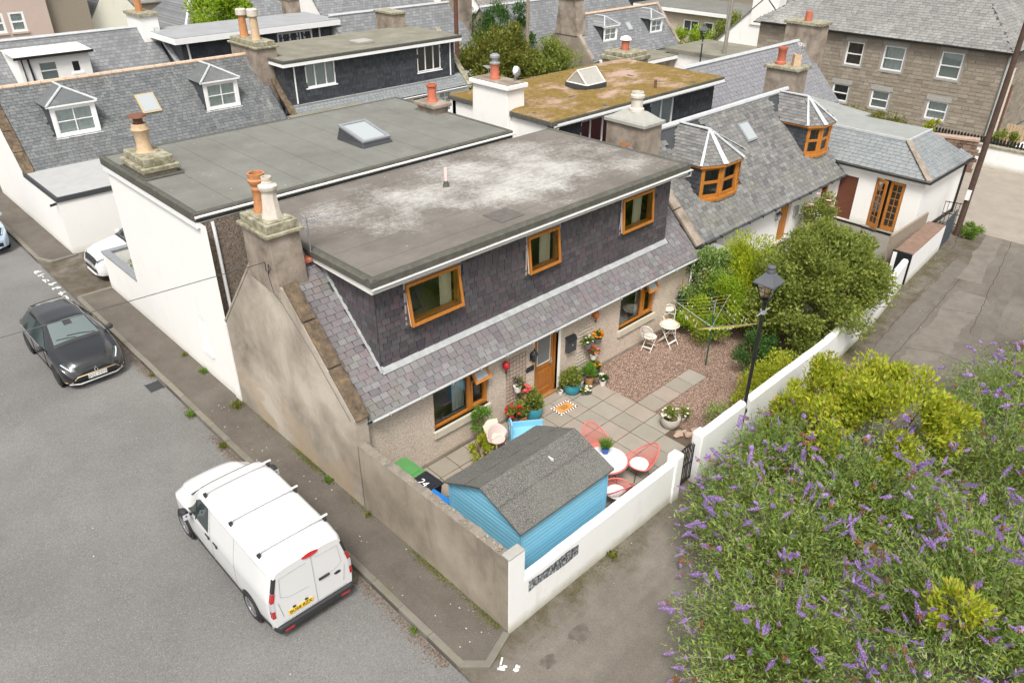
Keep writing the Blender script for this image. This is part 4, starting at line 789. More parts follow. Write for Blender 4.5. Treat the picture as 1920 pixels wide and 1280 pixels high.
# extension with pale flat roof
mb = MB(); wall(mb, left(0, 28.55, 0), 4.1, 2.2); wall(mb, front(0, 24.45, 0), 4.6, 2.2); mb.build('extension_wall', 'white', D)
mb = MB(); mb.box(.02, 4.6, 24.47, 28.5, 2.2, 2.27); mb.build('extension_roof', simple('pale_felt', C(.36, .36, .355), .8, .1, 2), D); mb = MB(); mb.box(-.03, 4.6, 24.40, 24.49, 2.12, 2.30); mb.box(-.03, .06, 24.49, 28.5, 2.12, 2.30); mb.build('extension_verge', 'dgrey', D); pipe(D, [(-.25, 24.55, 2.02), (-.02, 24.55, 2.05)], .05, 'black', 'security_lamp')
mb = MB(); mb.box(11.7, 12.75, 29.9, 32.7, 2.2, 5.45); c = mb.build('chimney', 'chim', D, bevel=.03); mb = MB(); mb.box(11.6, 12.85, 29.8, 32.8, 5.451, 5.56); mb.box(11.72, 12.73, 29.92, 32.68, 5.561, 5.78); mb.build('cope', 'cope', c, bevel=.03)
pot(c, (12.2, 32.0, 5.78), [(.24, 0), (.21, .1), (.18, .9), (.18, 1.0)], 'terra', 10); pot(c, (12.2, 32.0, 6.75), [(.2, 0), (.27, .05), (.27, .3), (.18, .34)], 'cream_pot', 10, 'pot_cap')
pot(c, (12.2, 30.8, 5.78), [(.24, 0), (.21, .1), (.19, 1.05)], 'buff', 10); pot(c, (12.2, 30.8, 6.8), [(.2, 0), (.27, .06), (.27, .35), (.2, .4)], 'cream_pot', 10, 'pot_cap')

# ================================================================ dark slate dormer house to the right of it
Fh = thing('dark_dormer_house', 'house with long dark slate hung dormer, white gutter and olive flat roof', 'house', (18, 31, 0), world=True)
mb = MB(); wall(mb, front(12.3, 28.55, 0), 11.9, 2.3, [(3.9, 4.9, .1, 2.05), (7.7, 8.9, .9, 2.05), (9.6, 10.5, .9, 2.05)], .1); mb.poly([(24.2, 28.55, 0), (24.2, 34, 0), (24.2, 34, 2.3), (24.2, 31.3, 5.0), (24.2, 28.55, 2.3)]); mb.build('wall', 'white', Fh)
window(Fh, front(12.3, 28.55, 0), 7.7, 8.9, .9, 2.05, 'pvc', (1, 1), (), -.05, .06, None, 'dark'); window(Fh, front(12.3, 28.55, 0), 9.6, 10.5, .9, 2.05, 'pvc', (1, 1), (.7,), -.05, .06, None, 'net'); mb = MB(); bx(mb, front(12.3, 28.55, 0), 3.9, 4.9, .1, 2.05, -.1, -.06); mb.build('door', 'dgrey', Fh)
mb = MB(); mb.prism([(12.3, 28.35, 2.25), (12.3, 29.0, 2.88), (12.3, 29.0, 2.8), (12.3, 28.35, 2.17)], (11.9, 0, 0)); mb.build('roof', 'dgrey', Fh)
slates(Fh, Fr((12.35, 28.33, 2.25), (1, 0, 0), (0, .72, .69)), 11.8, .82, .24, .16, 'slateX')
f = front(12.5, 28.9, 0); fo = [(1.1, 2.85, 3.50, 4.72), (8.2, 9.9, 3.28, 4.68)]; mb = MB(); wall(mb, f, 10.9, 4.86, fo, .12); mb.poly([(12.5, 28.9, 2.6), (12.5, 28.9, 4.86), (12.5, 33.3, 4.86), (12.5, 33.3, 2.6)]); mb.poly([(23.4, 28.9, 2.6), (23.4, 28.9, 4.86), (23.4, 33.3, 4.86), (23.4, 33.3, 2.6)]); mb.build('dormer_wall', 'dgrey', Fh)
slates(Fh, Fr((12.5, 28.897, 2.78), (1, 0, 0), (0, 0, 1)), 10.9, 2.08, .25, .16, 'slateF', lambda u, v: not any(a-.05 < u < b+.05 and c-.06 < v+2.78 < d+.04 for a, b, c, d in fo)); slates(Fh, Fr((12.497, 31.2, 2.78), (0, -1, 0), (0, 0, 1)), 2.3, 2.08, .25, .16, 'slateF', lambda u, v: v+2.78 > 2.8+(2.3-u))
window(Fh, f, *fo[0], 'pvc', (1, 1.3, 1), (), -.02, .07, (.06, .06, 'pvc'), 'blind_or_backing'); window(Fh, f, *fo[1], 'pvc', (1, 1.1, .9), (), -.02, .07, (.06, .06, 'pvc'), 'browncur')
mb = MB(); mb.box(12.25, 23.65, 28.55, 33.5, 4.87, 5.0); mb.build('flat_roof', 'feltF', Fh); mb = MB(); mb.box(12.2, 23.7, 28.5, 28.6, 4.875, 5.03); mb.box(12.2, 12.34, 28.6, 33.5, 4.875, 5.03); mb.build('felt_verge', 'feltEdge', Fh, bevel=.02); mb = MB(); mb.box(12.22, 23.68, 28.51, 28.545, 4.72, 4.87); mb.box(12.21, 12.245, 28.545, 33.4, 4.72, 4.87); mb.build('fascia', 'pvc', Fh)
pipe(Fh, [(12.95, 28.83, 4.75), (12.95, 28.83, 2.85)], .04, 'pvc'); pipe(Fh, [(23.05, 28.83, 4.75), (23.05, 28.83, 2.85)], .04, 'pvc')
mb = MB(); mb.box(12.5, 23.4, 28.78, 28.9, 2.74, 2.79); mb.build('lead_flashing', 'lead', Fh); mb = MB(); mb.box(17.6, 18.6, 29.9, 30.8, 5.0, 5.14); mb.build('roof_hatch', 'stonetrim', Fh, bevel=.02)
d = Vector((0, 2.9, 2.85)); a = Vector((12.2, 28.3, 2.3)); n_ = Vector((0, -1, 1)).normalized(); mb = MB(); mb.prism([a, a+d, a+d+n_*.13, a+n_*.13], (.36, 0, 0)); mb.build('skew_stone', 'skew', Fh, bevel=.03); a = Vector((23.85, 28.3, 2.2)); mb = MB(); mb.prism([a, a+d, a+d+n_*.12, a+n_*.12], (.36, 0, 0)); mb.build('skew_stone', 'cope', Fh, bevel=.03)
gutter(Fh, (12.4, 28.28, 2.2), (24.2, 28.28, 2.2), .055, 'pvc'); chimney(Fh, 22.3, 23.2, 33.1, 34.9, 4.0, 5.75, 'chim', 'cope', .08, .12)
tag(MB().box(18.85, 18.95, 30.3, 30.5, 5.0, 5.2).build('roof_gull', 'white'), 'white gull perched beside the hatch on the olive flat roof', 'gull') if False else None
wl = thing('wall_lantern', 'black four sided lantern on the white wall below the dark dormer', 'lantern', (16.0, 28.1, 1.75)); mb = MB(); mb.lathe([(.10, 0), (.2, .35), (.21, .36)], 4, (0, 0, 0)); mb.build('lantern_glass', 'blind_or_backing', wl); mb = MB(); mb.lathe([(.34, .36), (.1, .62), (.05, .7)], 4); mb.build('lantern_roof', 'black', wl); mb = MB(); mb.tube([(0, 0, 0), (0, .3, -.1), (0, .44, 0)], .02, 6); mb.build('bracket', 'black', wl)
lt = thing('lean_to', 'small lean-to with olive felt roof between slate cottage and flat roofed house', 'outbuilding', (13.8, 26.5, 0), world=True); mb = MB(); mb.box(12.15, 16.0, 25.0, 28.25, 0, 2.3); mb.build('wall', 'buff', lt); mb = MB(); mb.prism([(11.95, 24.85, 2.3), (16.2, 24.85, 2.3), (16.2, 28.25, 2.42), (11.95, 28.25, 2.42)], (0, 0, .1)); mb.build('felt_roof', 'feltF', lt); mb = MB(); mb.box(11.93, 16.2, 24.82, 24.85, 2.2, 2.42); mb.box(11.92, 11.95, 24.85, 28.2, 2.2, 2.42); mb.build('fascia', 'pvc', lt)

# ================================================================ moss roofed house
E_ = thing('moss_roofed_house', 'white gabled house with moss covered flat roof and white chimney', 'house', (19, 14.5, 0), world=True)
mb = MB(); wall(mb, left(13.4, 17.2, 0), 5.3, 5.02); mb.box(13.4, 24.2, 17.0, 17.2, 0, 5.0); mb.box(24.0, 24.2, 12.0, 17.0, 0, 5.0); mb.build('wall', 'white', E_)
f = front(13.42, 11.9, 0); eo = [(1.8, 3.9, 3.45, 4.85), (6.1, 7.75, 3.50, 4.88)]; mb = MB(); wall(mb, f, 10.7, 5.05, eo, .1); mb.build('dormer_wall', 'dgrey', E_)
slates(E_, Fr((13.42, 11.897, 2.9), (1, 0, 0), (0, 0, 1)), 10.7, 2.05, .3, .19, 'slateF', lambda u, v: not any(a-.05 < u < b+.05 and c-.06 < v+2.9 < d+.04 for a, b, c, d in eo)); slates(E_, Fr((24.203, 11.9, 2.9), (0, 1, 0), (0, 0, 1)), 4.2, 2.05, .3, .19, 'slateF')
window(E_, f, *eo[0], 'pvc', (1, 1.4, 1.4), (), -.02, .07, (.06, .06, 'pvc'), 'redcur'); window(E_, f, *eo[1], 'pvc', (1, 1), (), -.02, .08, (.06, .06, 'pvc'), 'blind_or_backing')
N = 40; mb = MB(); P = lambda i, j: (13.3+11.15*i/N, 11.62+5.7*j/16, 5.2+(.02+.05*math.sin(i*.9)*math.sin(j*1.3)+random.uniform(0, .03) if 0 < i < N and 0 < j < 16 else 0)); g = [[P(i, j) for j in range(17)] for i in range(N+1)]
for i in range(N):
    for j in range(16): mb.poly([g[i][j], g[i+1][j], g[i+1][j+1], g[i][j+1]])
mb.build('moss_covered_roof', 'moss', E_, smooth='all'); mb = MB(); mb.box(13.28, 24.48, 11.6, 17.35, 5.02, 5.19); mb.build('roof_edge', 'feltEdge', E_, bevel=.02); mb = MB(); mb.box(13.6, 24.48, 11.585, 11.6, 4.95, 5.08); mb.build('fascia', 'pvc', E_); gutter(E_, (13.35, 11.52, 5.04), (24.5, 11.52, 5.0), .06, 'gut'); pipe(E_, [(13.5, 11.5, 4.98), (13.5, 11.6, 4.8), (13.36, 11.9, 4.72)], .05, 'gut')
mb = MB(); mb.prism([(13.18, 13.75, 4.2), (13.18, 15.75, 4.2), (13.18, 15.7, 5.95), (13.18, 13.8, 5.95)], (.9, 0, 0)); c = mb.build('chimney', 'white', E_, bevel=.02); mb = MB(); mb.box(13.08, 14.18, 13.68, 15.82, 5.951, 6.12); mb.build('cope', 'white', c, bevel=.03); mb = MB(); mb.box(13.15, 14.1, 13.75, 15.75, 6.121, 6.15); mb.build('cope_top', 'chim', c)
pot(c, (13.6, 14.9, 6.15), [(.2, 0), (.2, .08), (.17, .12), (.16, .5), (.18, .55)], 'redpot', 14); mb = MB(); mb.lathe([(.2, 0), (.2, .05), (.12, .08), (.12, .2), (.19, .22), (.19, .3), (.1, .36)], 12, (13.6, 14.9, 6.7)); mb.build('cowl', 'steel', c, smooth=True)
o = MB(); o.prism([(17.75, 13.85, 5.2), (19.0, 13.85, 5.2), (19.0, 15.05, 5.2), (17.75, 15.05, 5.2)], (0, 0, .22)); o = o.build('roof_lantern', 'dgrey', E_); g = MB(); g.poly([(17.8, 13.9, 5.42), (18.95, 13.9, 5.42), (18.95, 14.45, 5.95), (17.8, 14.45, 5.95)]); g.poly([(17.8, 15.0, 5.42), (18.95, 15.0, 5.42), (18.95, 14.45, 5.95), (17.8, 14.45, 5.95)][::-1]); g.poly([(17.8, 13.9, 5.42), (17.8, 14.45, 5.95), (17.8, 15, 5.42)]); g.poly([(18.95, 13.9, 5.42), (18.95, 15, 5.42), (18.95, 14.45, 5.95)]); g.build('lantern_pane', simple('milky_polycarbonate', C(.36, .345, .31), .4), o)
g = MB(); P4 = [(17.8, 13.9, 5.42), (18.95, 13.9, 5.42), (18.95, 15, 5.42), (17.8, 15, 5.42)]; R1, R2 = (17.8, 14.45, 5.95), (18.95, 14.45, 5.95)
for a, b in ((P4[0], P4[1]), (P4[1], P4[2]), (P4[2], P4[3]), (P4[3], P4[0]), (P4[0], R1), (P4[3], R1), (P4[1], R2), (P4[2], R2), (R1, R2)): g.tube([a, b], .035, 5)
g.build('lantern_frame', 'pvcd', o); pipe(E_, [(20.3, 12.3, 5.2), (20.3, 12.3, 5.55)], .06, 'rust', 'vent_pipe')
aerial('television_aerial', 'television aerial with mast beside the white chimney of the moss roofed house', (14.3, 15.9, 5.25), R_(70), .6, 1.1)
sd = thing('satellite_dish', 'small white satellite dish on white chimney cope above mossy roof', 'dish', (13.95, 14.15, 6.15)); mb = MB(); mb.tube([(0, 0, 0), (0, 0, .3)], .02, 6); mb.build('mast', 'steel', sd); mb = MB(); mb.lathe([(.02, 0), (.12, .02), (.2, .07)], 14, (0, 0, .32), Matrix.Rotation(R_(75), 4, 'X')); mb.build('dish', 'pvc', sd, smooth='all')

# ================================================================ grey slate cottage with orange bay dormers, beyond the pink cottage
Ch = thing('bay_dormer_cottage', 'white cottage with grey slate roof and two orange timber bay dormers', 'house', (20, 8.8, 0), world=True)
sC = .95; zC = lambda y: 2.10+sC*(y-5.85); cC = 1/math.hypot(1, sC); yC = lambda z: 5.85+(z-2.10)/sC
f = front(14.3, 6.0, 0); co = [(1.0, 1.8, .1, 1.95), (6.35, 7.2, .1, 2.0), (9.75, 10.35, .85, 1.95)]; mb = MB(); wall(mb, f, 11.1, 2.2, co, .14); mb.build('front_wall', 'white', Ch)
mb = MB(); mb.prism([(14.3, 5.9, 0), (14.3, 5.9, 2.15), (14.3, 8.9, 5.0), (14.3, 11.9, 2.15), (14.3, 11.9, 0)], (.3, 0, 0)); mb.build('gable_wall', 'chim', Ch)
mb = MB(); bx(mb, f, 6.35, 7.2, .1, 2.0, -.14, -.1); mb.build('door', 'wood', Ch); mb = MB(); bx(mb, f, 1.0, 1.8, .1, 1.95, -.14, -.1); mb.build('door', 'wood', Ch); window(Ch, f, *co[2], 'wood', (1,), (.5,), -.05, .06, (.08, .06, 'white'), 'dark')
mb = MB(); bx(mb, f, 7.45, 7.72, 1.0, 1.4, .0, .1); mb.build('meter_box', 'steel', Ch)
mb = MB(); mb.prism([(14.35, 5.72, zC(5.72)-.03), (14.35, 8.9, zC(8.9)-.03), (14.35, 12.1, zC(5.72)-.03), (14.35, 12.1, zC(5.72)-.1), (14.35, 8.9, zC(8.9)-.15), (14.35, 5.72, zC(5.72)-.1)], (11.05, 0, 0)); mb.build('roof', 'dgrey', Ch)
bays = ((15.86, 18.45), (23.40, 25.35))
slates(Ch, Fr((14.6, 5.70, zC(5.70)), (1, 0, 0), (0, cC, sC*cC)), 10.75, 3.18/cC, .27, .17, 'slateC', lambda u, v: not any(a < u+14.6 < b and v*cC+5.7 > 6.75 for a, b in bays), solo=300)
d = Vector((0, 3.2, 3.2*sC)); n_ = Vector((0, -sC, 1)).normalized(); a = Vector((14.22, 5.68, zC(5.68)+.02))
for i in range(3): mb = MB(); p = a+d*(i/3)+d*.003; q_ = a+d*((i+1)/3)-d*.003; mb.prism([p, q_, q_+n_*.12, p+n_*.12], (.40, 0, 0)); mb.build('skew_stone', 'chim', Ch, bevel=.025)
mb = MB(); mb.tube([(14.4, 8.9, zC(8.9)+.02), (25.4, 8.9, zC(8.9)+.02)], .11, 8); mb.build('lead_ridge', 'leadw', Ch)
gutter(Ch, (14.35, 5.64, 2.0), (25.35, 5.64, 1.98), .06, 'dgrey', brackets=12)
skylight(Ch, Fr((20.3, 7.65, zC(7.65)), (1, 0, 0), (0, cC, sC*cC)), 0, .1, .72, .85, .10, 'grey')
def bay(x0, x1):
    xm = (x0+x1)/2; zb, zt = 2.82, 4.12; w = (x1-x0); cx = .8*w/2.59*1.0; pts = [(x0, 6.83), (x0+cx, 6.50), (x1-cx, 6.50), (x1, 6.83)]
    o = MB(); o.prism([(x0, 6.85, 2.7), (x0, 6.85, zt), (x0, yC(zt)+.1, zt)], (.05, 0, 0)); o.prism([(x1-.05, 6.85, 2.7), (x1-.05, 6.85, zt), (x1-.05, yC(zt)+.1, zt)], (.05, 0, 0)); o = o.build('bay_dormer', 'slateA', Ch)
    sl_ = MB()
    fs = Fr((x0-.003, yC(zt), 2.7), (0, -1, 0), (0, 0, 1)); L = yC(zt)-6.85
    for r in range(9):
        for k in range(int(L/.24)+1):
            u, v = k*.24+(r % 2)*.12, r*.16
            if u < L and 2.7+v > zC(yC(zt)-u)-.1: _slate(sl_, min(.24, L-u+.1), .2, fs.M @ Matrix.Translation((u, v, .002)))
    so_ = sl_.build('cheek_slates', 'slateF', o); so_['kind'] = 'stuff'
    for (a, b) in zip(pts, pts[1:]):
        a3, b3 = Vector((a[0], a[1], 0)), Vector((b[0], b[1], 0)); W = (b3-a3).length; ff = Fr(a3, b3-a3, (0, 0, 1)); window(o, ff, .0, W, zb+.12, zt, 'wood', (1,), (.5,), .0, .14, None, 'dark', .35)
        mb = MB(); bx(mb, ff, -.02, W+.02, zb+.02, zb+.12, -.08, .06); mb.build('sill', 'wood', o); mb = MB(); bx(mb, ff, -.0, W, zb-.22, zb+.02, -.1, -.005); mb.build('apron', simple('verdigris_lead', C(.30, .36, .33), .7, .25, 8), o)
    for p in pts[1:3]: mb = MB(); mb.tube([(p[0], p[1]+.01, zb+.05), (p[0], p[1]+.01, zt)], .06, 6); mb.build('corner_post', 'wood', o)
    mb = MB(); e = .14; ev = [(x0-e, 6.80), (x0+cx-.08, 6.50-e), (x1-cx+.08, 6.50-e), (x1+e, 6.80)]; ap = Vector((xm, 7.55, 5.02)); bk = Vector((xm, 8.9, 5.02)); z = zt+.04; E4 = [Vector((x, y, z)) for x, y in ev]; b1, b2 = Vector((x0-e, yC(z), z)), Vector((x1+e, yC(z), z))
    faces = ([b1, E4[0], ap, bk], [E4[0], E4[1], ap], [E4[1], E4[2], ap], [E4[2], E4[3], ap], [E4[3], b2, bk, ap])
    for q_ in faces: mb.poly(q_)
    mb.build('dormer_roof', 'slateC', o)
    ss = MB()
    for q_ in faces:
        a, b = q_[0], q_[1]; u = (b-a).normalized(); nn = (q_[1]-q_[0]).cross(q_[2]-q_[0]).normalized(); vv = nn.cross(u)
        if nn.z < 0: vv = -vv; nn = -nn
        ff = Fr(a, u, vv); loc = [((p-a).dot(u), (p-a).dot(vv)) for p in q_]
        if ff.n.z < 0: continue
        mu0, mu1 = min(l[0] for l in loc), max(l[0] for l in loc); mv = max(l[1] for l in loc)
        def inside(x, y):
            s = None
            for (xa, ya), (xb, yb) in zip(loc, loc[1:]+loc[:1]):
                c = (xb-xa)*(y-ya)-(yb-ya)*(x-xa)
                if abs(c) < 1e-6: continue
                if s is None: s = c > 0
                elif s != (c > 0): return False
            return True
        for r in range(int(mv/.15)+1):
            for k in range(int((mu1-mu0)/.23)+2):
                uu, vv_ = mu0+k*.23+(r % 2)*.115, r*.15
                if inside(uu, vv_+.09): _slate(ss, .23, .19, ff.M @ Matrix.Translation((uu, vv_, .004)))
    s_ = ss.build('dormer_slates', 'slateC', o); s_['kind'] = 'stuff'
    for a, b, r in ((E4[0], ap, .05), (E4[1], ap, .10), (E4[2], ap, .10), (E4[3], ap, .07), (ap, bk, .10)):
        mb = MB(); dd = (b-a).normalized(); s2 = dd.cross(Vector((0, 0, 1))).normalized(); n3 = s2.cross(dd); mb.prism([a-s2*r+n3*.03, a+s2*r+n3*.03, b+s2*r*.6+n3*.03, b-s2*r*.6+n3*.03], n3*.03); mb.build('lead_hip', 'leadw', o)
    for (a, b) in zip(ev, ev[1:]): mb = MB(); a3, b3 = Vector((*a, 0)), Vector((*b, 0)); ff = Fr(a3, b3-a3, (0, 0, 1)); bx(mb, ff, 0, (b3-a3).length, zt-.04, zt+.035, -.16, -.0); mb.build('eaves_board', 'wood', o)
    mb = MB(); mb.box(x0-.1, x0-.02, 6.82, yC(zt), zt-.04, zt+.03); mb.build('eaves_board', 'wood', o)
bay(*bays[0]); bay(*bays[1])
# chimneys at both ends
chA = MB(); chA.box(13.95, 14.95, 8.05, 9.65, 3.8, 5.55); chA = chA.build('chimney', 'chim', Ch, bevel=.02); mb = MB(); mb.box(13.87, 15.03, 7.97, 9.73, 5.551, 5.68); mb.prism([(13.95, 8.05, 5.681), (14.95, 8.05, 5.681), (14.95, 9.65, 5.681), (13.95, 9.65, 5.681)], (0, 0, .25))
for i in range(12, 16): v = mb.V[i]; v.x += (14.45-v.x)*.55; v.y += (8.85-v.y)*.55
mb.build('cope', 'stonetrim', chA, bevel=.02); pot(chA, (14.45, 8.8, 5.92), [(.26, 0), (.25, .1), (.2, .14), (.19, .42), (.24, .46), (.24, .54), (.2, .58), (.2, .64)], 'cream_pot', 14)
mb = MB(); mb.box(13.94, 13.99, 8.5, 9.0, 4.6, 4.95); mb.build('clay_tile', 'terra', chA)
chB = MB(); chB.box(25.1, 26.1, 8.6, 10.0, 3.6, 5.75); chB = chB.build('chimney', 'chim', Ch, bevel=.02); mb = MB(); mb.box(25.0, 26.2, 8.5, 10.1, 5.751, 5.88); mb.build('cope', 'cope', chB, bevel=.02); pot(chB, (25.5, 9.6, 5.88), [(.22, 0), (.22, .1), (.18, .14), (.17, .55), (.21, .6), (.21, .7)], 'redpot', 14); pot(chB, (25.7, 9.0, 5.88), [(.22, 0), (.2, .4), (.2, .45)], 'buff', 4)
aerial('television_aerial', 'television aerial on chimney at the far end of the bay dormer cottage', (26.0, 9.0, 5.88), R_(35), 1.0, .8)
wl = thing('wall_lantern', 'black lantern on the white wall beside the orange cottage door', 'lantern', (20.3, 5.86, 1.25)); mb = MB(); mb.lathe([(.05, 0), (.1, .22), (.11, .23)], 6); mb.build('lantern_glass', 'blind_or_backing', wl); mb = MB(); mb.lathe([(.13, .23), (.02, .36)], 6); mb.build('lantern_roof', 'black', wl); mb = MB(); mb.tube([(0, 0, 0), (0, .14, -.05)], .015, 5); mb.build('bracket', 'black', wl)
# hip roofed extension, flat topped
X = MB(); f = left(25.4, 7.4, 0); xo = [(1.5, 2.28, .06, 1.95), (3.0, 4.2, .06, 2.15)]; wall(X, f, 4.9, 2.45, xo, .1); wall(X, front(25.4, 2.5, 0), 4.4, 2.45); X.build('extension_wall', 'white', Ch)
mb = MB(); bx(mb, f, 1.5, 2.28, .06, 1.95, -.1, -.05); mb.build('boarded_door', 'brown_door', Ch)
mb = MB(); bx(mb, f, 2.9, 4.3, -.0, .06, -.1, .06); mb.build('step', 'stonetrim', Ch)
def leafdoor(hinge_u, w, ang, sgn):
    M0 = f.M @ Matrix.Translation((hinge_u, 0, -.05)) @ Matrix.Rotation(ang*sgn, 4, 'Y'); mb = MB(); s = .11; a, b = (0, w) if sgn > 0 else (-w, 0)
    for r in ((a, b, .07, .25), (a, b, 2.02, 2.14), (a, a+s, .25, 2.02), (b-s, b, .25, 2.02)): mb.box(*r, -.025, .025, M0)
    for k in range(1, 6): z = .25+1.77*k/6; mb.box(a+s, b-s, z-.012, z+.012, -.012, .012, M0)
    m = (a+b)/2; mb.box(m-.012, m+.012, .25, 2.02, -.011, .011, M0); o = mb.build('french_door', 'wood', Ch); g = MB(); g.add([M0 @ Vector(p) for p in ((a+s, .25, 0), (b-s, .25, 0), (b-s, 2.02, 0), (a+s, 2.02, 0))], [(0, 1, 2, 3)]); g.build('pane', 'glass', o)
leafdoor(3.02, .58, R_(-24), 1); leafdoor(4.18, .58, R_(0), -1); mb = MB(); bx(mb, f, 3.0, 4.2, .06, 2.15, -.9, -.88); mb.build('room_shade_panel', 'dark', Ch)  # flat dark panel stands in for the shade inside the doorway
EA = [(25.25, 7.4, 2.5), (25.25, 2.35, 2.5), (30.05, 2.35, 2.5), (30.05, 7.4, 2.5)]; TA = [(26.75, 7.4, 3.5), (26.75, 4.05, 3.5), (28.95, 4.05, 3.5), (28.95, 7.4, 3.5)]
mb = MB(); mb.poly([EA[0], EA[1], TA[1], TA[0]]); mb.poly([EA[1], EA[2], TA[2], TA[1]]); mb.poly([EA[2], EA[3], TA[3], TA[2]]); mb.poly(EA[::-1]); mb.build('extension_roof', 'dgrey', Ch); mb = MB(); mb.box(26.7, 29.0, 4.0, 8.2, 3.49, 3.56); mb.build('extension_flat_top', 'feltN', Ch)
L1 = math.hypot(1.5, 1.0); fr = Fr(EA[0], (0, -1, 0), (1.5, 0, 1.0)); slates(Ch, fr, 5.05, L1, .27, .18, 'slateX', lambda u, v: u < 5.05-1.7*v/L1, name='extension_slate'); L2 = math.hypot(1.7, 1.0); fr = Fr(EA[1], (1, 0, 0), (0, 1.7, 1.0)); slates(Ch, fr, 4.8, L2, .27, .18, 'slateX', lambda u, v: 1.5*v/L2 < u < 4.8-1.1*v/L2)
mb = MB(); a, b = Vector(EA[1]), Vector(TA[1]); dd = (b-a).normalized(); s2 = dd.cross(Vector((0, 0, 1))).normalized(); mb.prism([a-s2*.12+Vector((0, 0, .02)), a+s2*.12+Vector((0, 0, .02)), b+s2*.12+Vector((0, 0, .02)), b-s2*.12+Vector((0, 0, .02))], (0, 0, .05)); mb.build('hip_tiles', 'chim', Ch); mb = MB(); mb.box(26.6, 29.05, 3.93, 4.0, 3.47, 3.57); mb.box(26.63, 26.7, 4.0, 7.4, 3.47, 3.565); mb.build('lead_edge', 'leadw', Ch)
gutter(Ch, (25.2, 7.3, 2.45), (25.2, 2.3, 2.45), .06, 'black'); gutter(Ch, (25.2, 2.28, 2.45), (30.1, 2.28, 2.45), .06, 'black'); mb = MB(); mb.box(25.37, 25.39, 2.49, 7.3, 2.2, 2.34); mb.build('band', 'white', Ch); pipe(Ch, [(29.85, 2.35, 2.4), (29.85, 2.45, 2.2), (29.85, 2.45, .0)], .05, 'black'); mb = MB(); mb.box(25.38, 29.8, 2.47, 2.5, 0, .16); mb.build('plinth', 'black', Ch)
# grey boarded deck roof in the gap between the cottages
dk = thing('boarded_canopy', 'grey weathered boarded canopy in the gap between the two cottages', 'canopy', (14.6, 5, 0), world=True)
for i in range(4): mb = MB(); mb.box(13.35+i*.5, 13.83+i*.5, 4.3, 5.75, 1.80-.0*i, 1.84); mb.build('board', 'feltN', dk)
for x in (13.5, 15.1): mb = MB(); mb.box(x, x+.08, 4.4, 4.48, 0, 1.8); mb.build('post', 'grey', dk)
# ================================================================ houses further back
def gabled(name, label, x0, x1, ye, yb, ze, zr, wallm, slm, parts=None, ridge='leadw', skew=None, gut='gut'):
    t = thing(name, label, 'house', ((x0+x1)/2, (ye+yb)/2, 0), world=True); ym = (ye+yb)/2; e = .18
    mb = MB(); mb.prism([(x0, ye, 0), (x0, ye, ze), (x0, ym, zr-.05), (x0, yb, ze), (x0, yb, 0)], (x1-x0, 0, 0)); mb.build('wall', wallm, t)
    s = (zr-ze)/(ym-ye); q = [(x0, ye-e, ze-e*s+.04), (x0, ym, zr+.04), (x0, yb+e, ze-e*s+.04), (x0, yb+e, ze-e*s-.06), (x0, ym, zr-.06), (x0, ye-e, ze-e*s-.06)]
    mb = MB(); mb.prism([(x-(.1), y, z) for x, y, z in q], (x1-x0+.2, 0, 0)); mb.build('roof', slm, t)
    mb = MB(); mb.tube([(x0-.1, ym, zr+.05), (x1+.1, ym, zr+.05)], .11, 6); mb.build('ridge', ridge, t)
    gutter(t, (x0, ye-e-.05, ze-e*s), (x1, ye-e-.05, ze-e*s), .06, gut)
    if skew:
        for x in (x0-.12, x1-.18):
            mb = MB(); mb.prism([(x, ye-e, ze-e*s+.05), (x, ym, zr+.06), (x, ym, zr+.18), (x, ye-e, ze-e*s+.17)], (.3, 0, 0)); mb.build('skew_stone', skew, t)
    return t, (lambda z: ye+(z-ze)/s), s
H, yH, sH = gabled('slate_house', 'slate roofed house with a white box dormer above the clay ridge', 0, 11.2, 38.6, 45, 2.3, 5.25, 'white', 'far_slate')
f = front(3.3, 38.7, 0); mb = MB(); wall(mb, f, 3.35, 4.9, [(.85, 1.75, 3.6, 4.6), (2.4, 2.85, 3.9, 4.5)], .08); mb.poly([(3.3, 38.7, 2.3), (3.3, 38.7, 4.9), (3.3, yH(4.9), 4.9)]); mb.poly([(6.65, 38.7, 2.3), (6.65, yH(4.9), 4.9), (6.65, 38.7, 4.9)]); o = mb.build('box_dormer', 'white', H)
window(o, f, .85, 1.75, 3.6, 4.6, 'white', (1,), (.55,), -.02, .07, (.12, .08, 'white'), 'blind_or_backing'); window(o, f, 2.4, 2.85, 3.9, 4.5, 'pvc', (1,), (), -.02, .06, (.12, .08, 'white'), 'dark')
for i in range(5): mb = MB(); mb.prism([(3.12+i*.74, 38.5, 4.91), (3.85+i*.74, 38.5, 4.91), (3.85+i*.74, 40.7, 5.0), (3.12+i*.74, 40.7, 5.0)], (0, 0, .05)); mb.build('roof_panel', 'cream_wall', o)
mb = MB(); mb.box(3.08, 6.86, 38.42, 38.5, 4.84, 4.96); mb.build('black_gutter', 'black', o); pipe(o, [(3.75, 38.62, 4.9), (3.85, 38.62, 2.6)], .05, 'black'); pipe(o, [(3.45, 38.62, 4.85), (3.5, 38.62, 2.6)], .03, 'black')
G = thing('zinc_roofed_house', 'house with long pale zinc flat roof over dark slate dormer', 'house', (16, 39.5, 0), world=True)
mb = MB(); mb.box(11.4, 21.1, 38.2, 41.5, 2.6, 5.0); mb.box(11.2, 21.2, 37.6, 43, 0, 2.6); mb.build('dormer_wall', 'slateF', G)
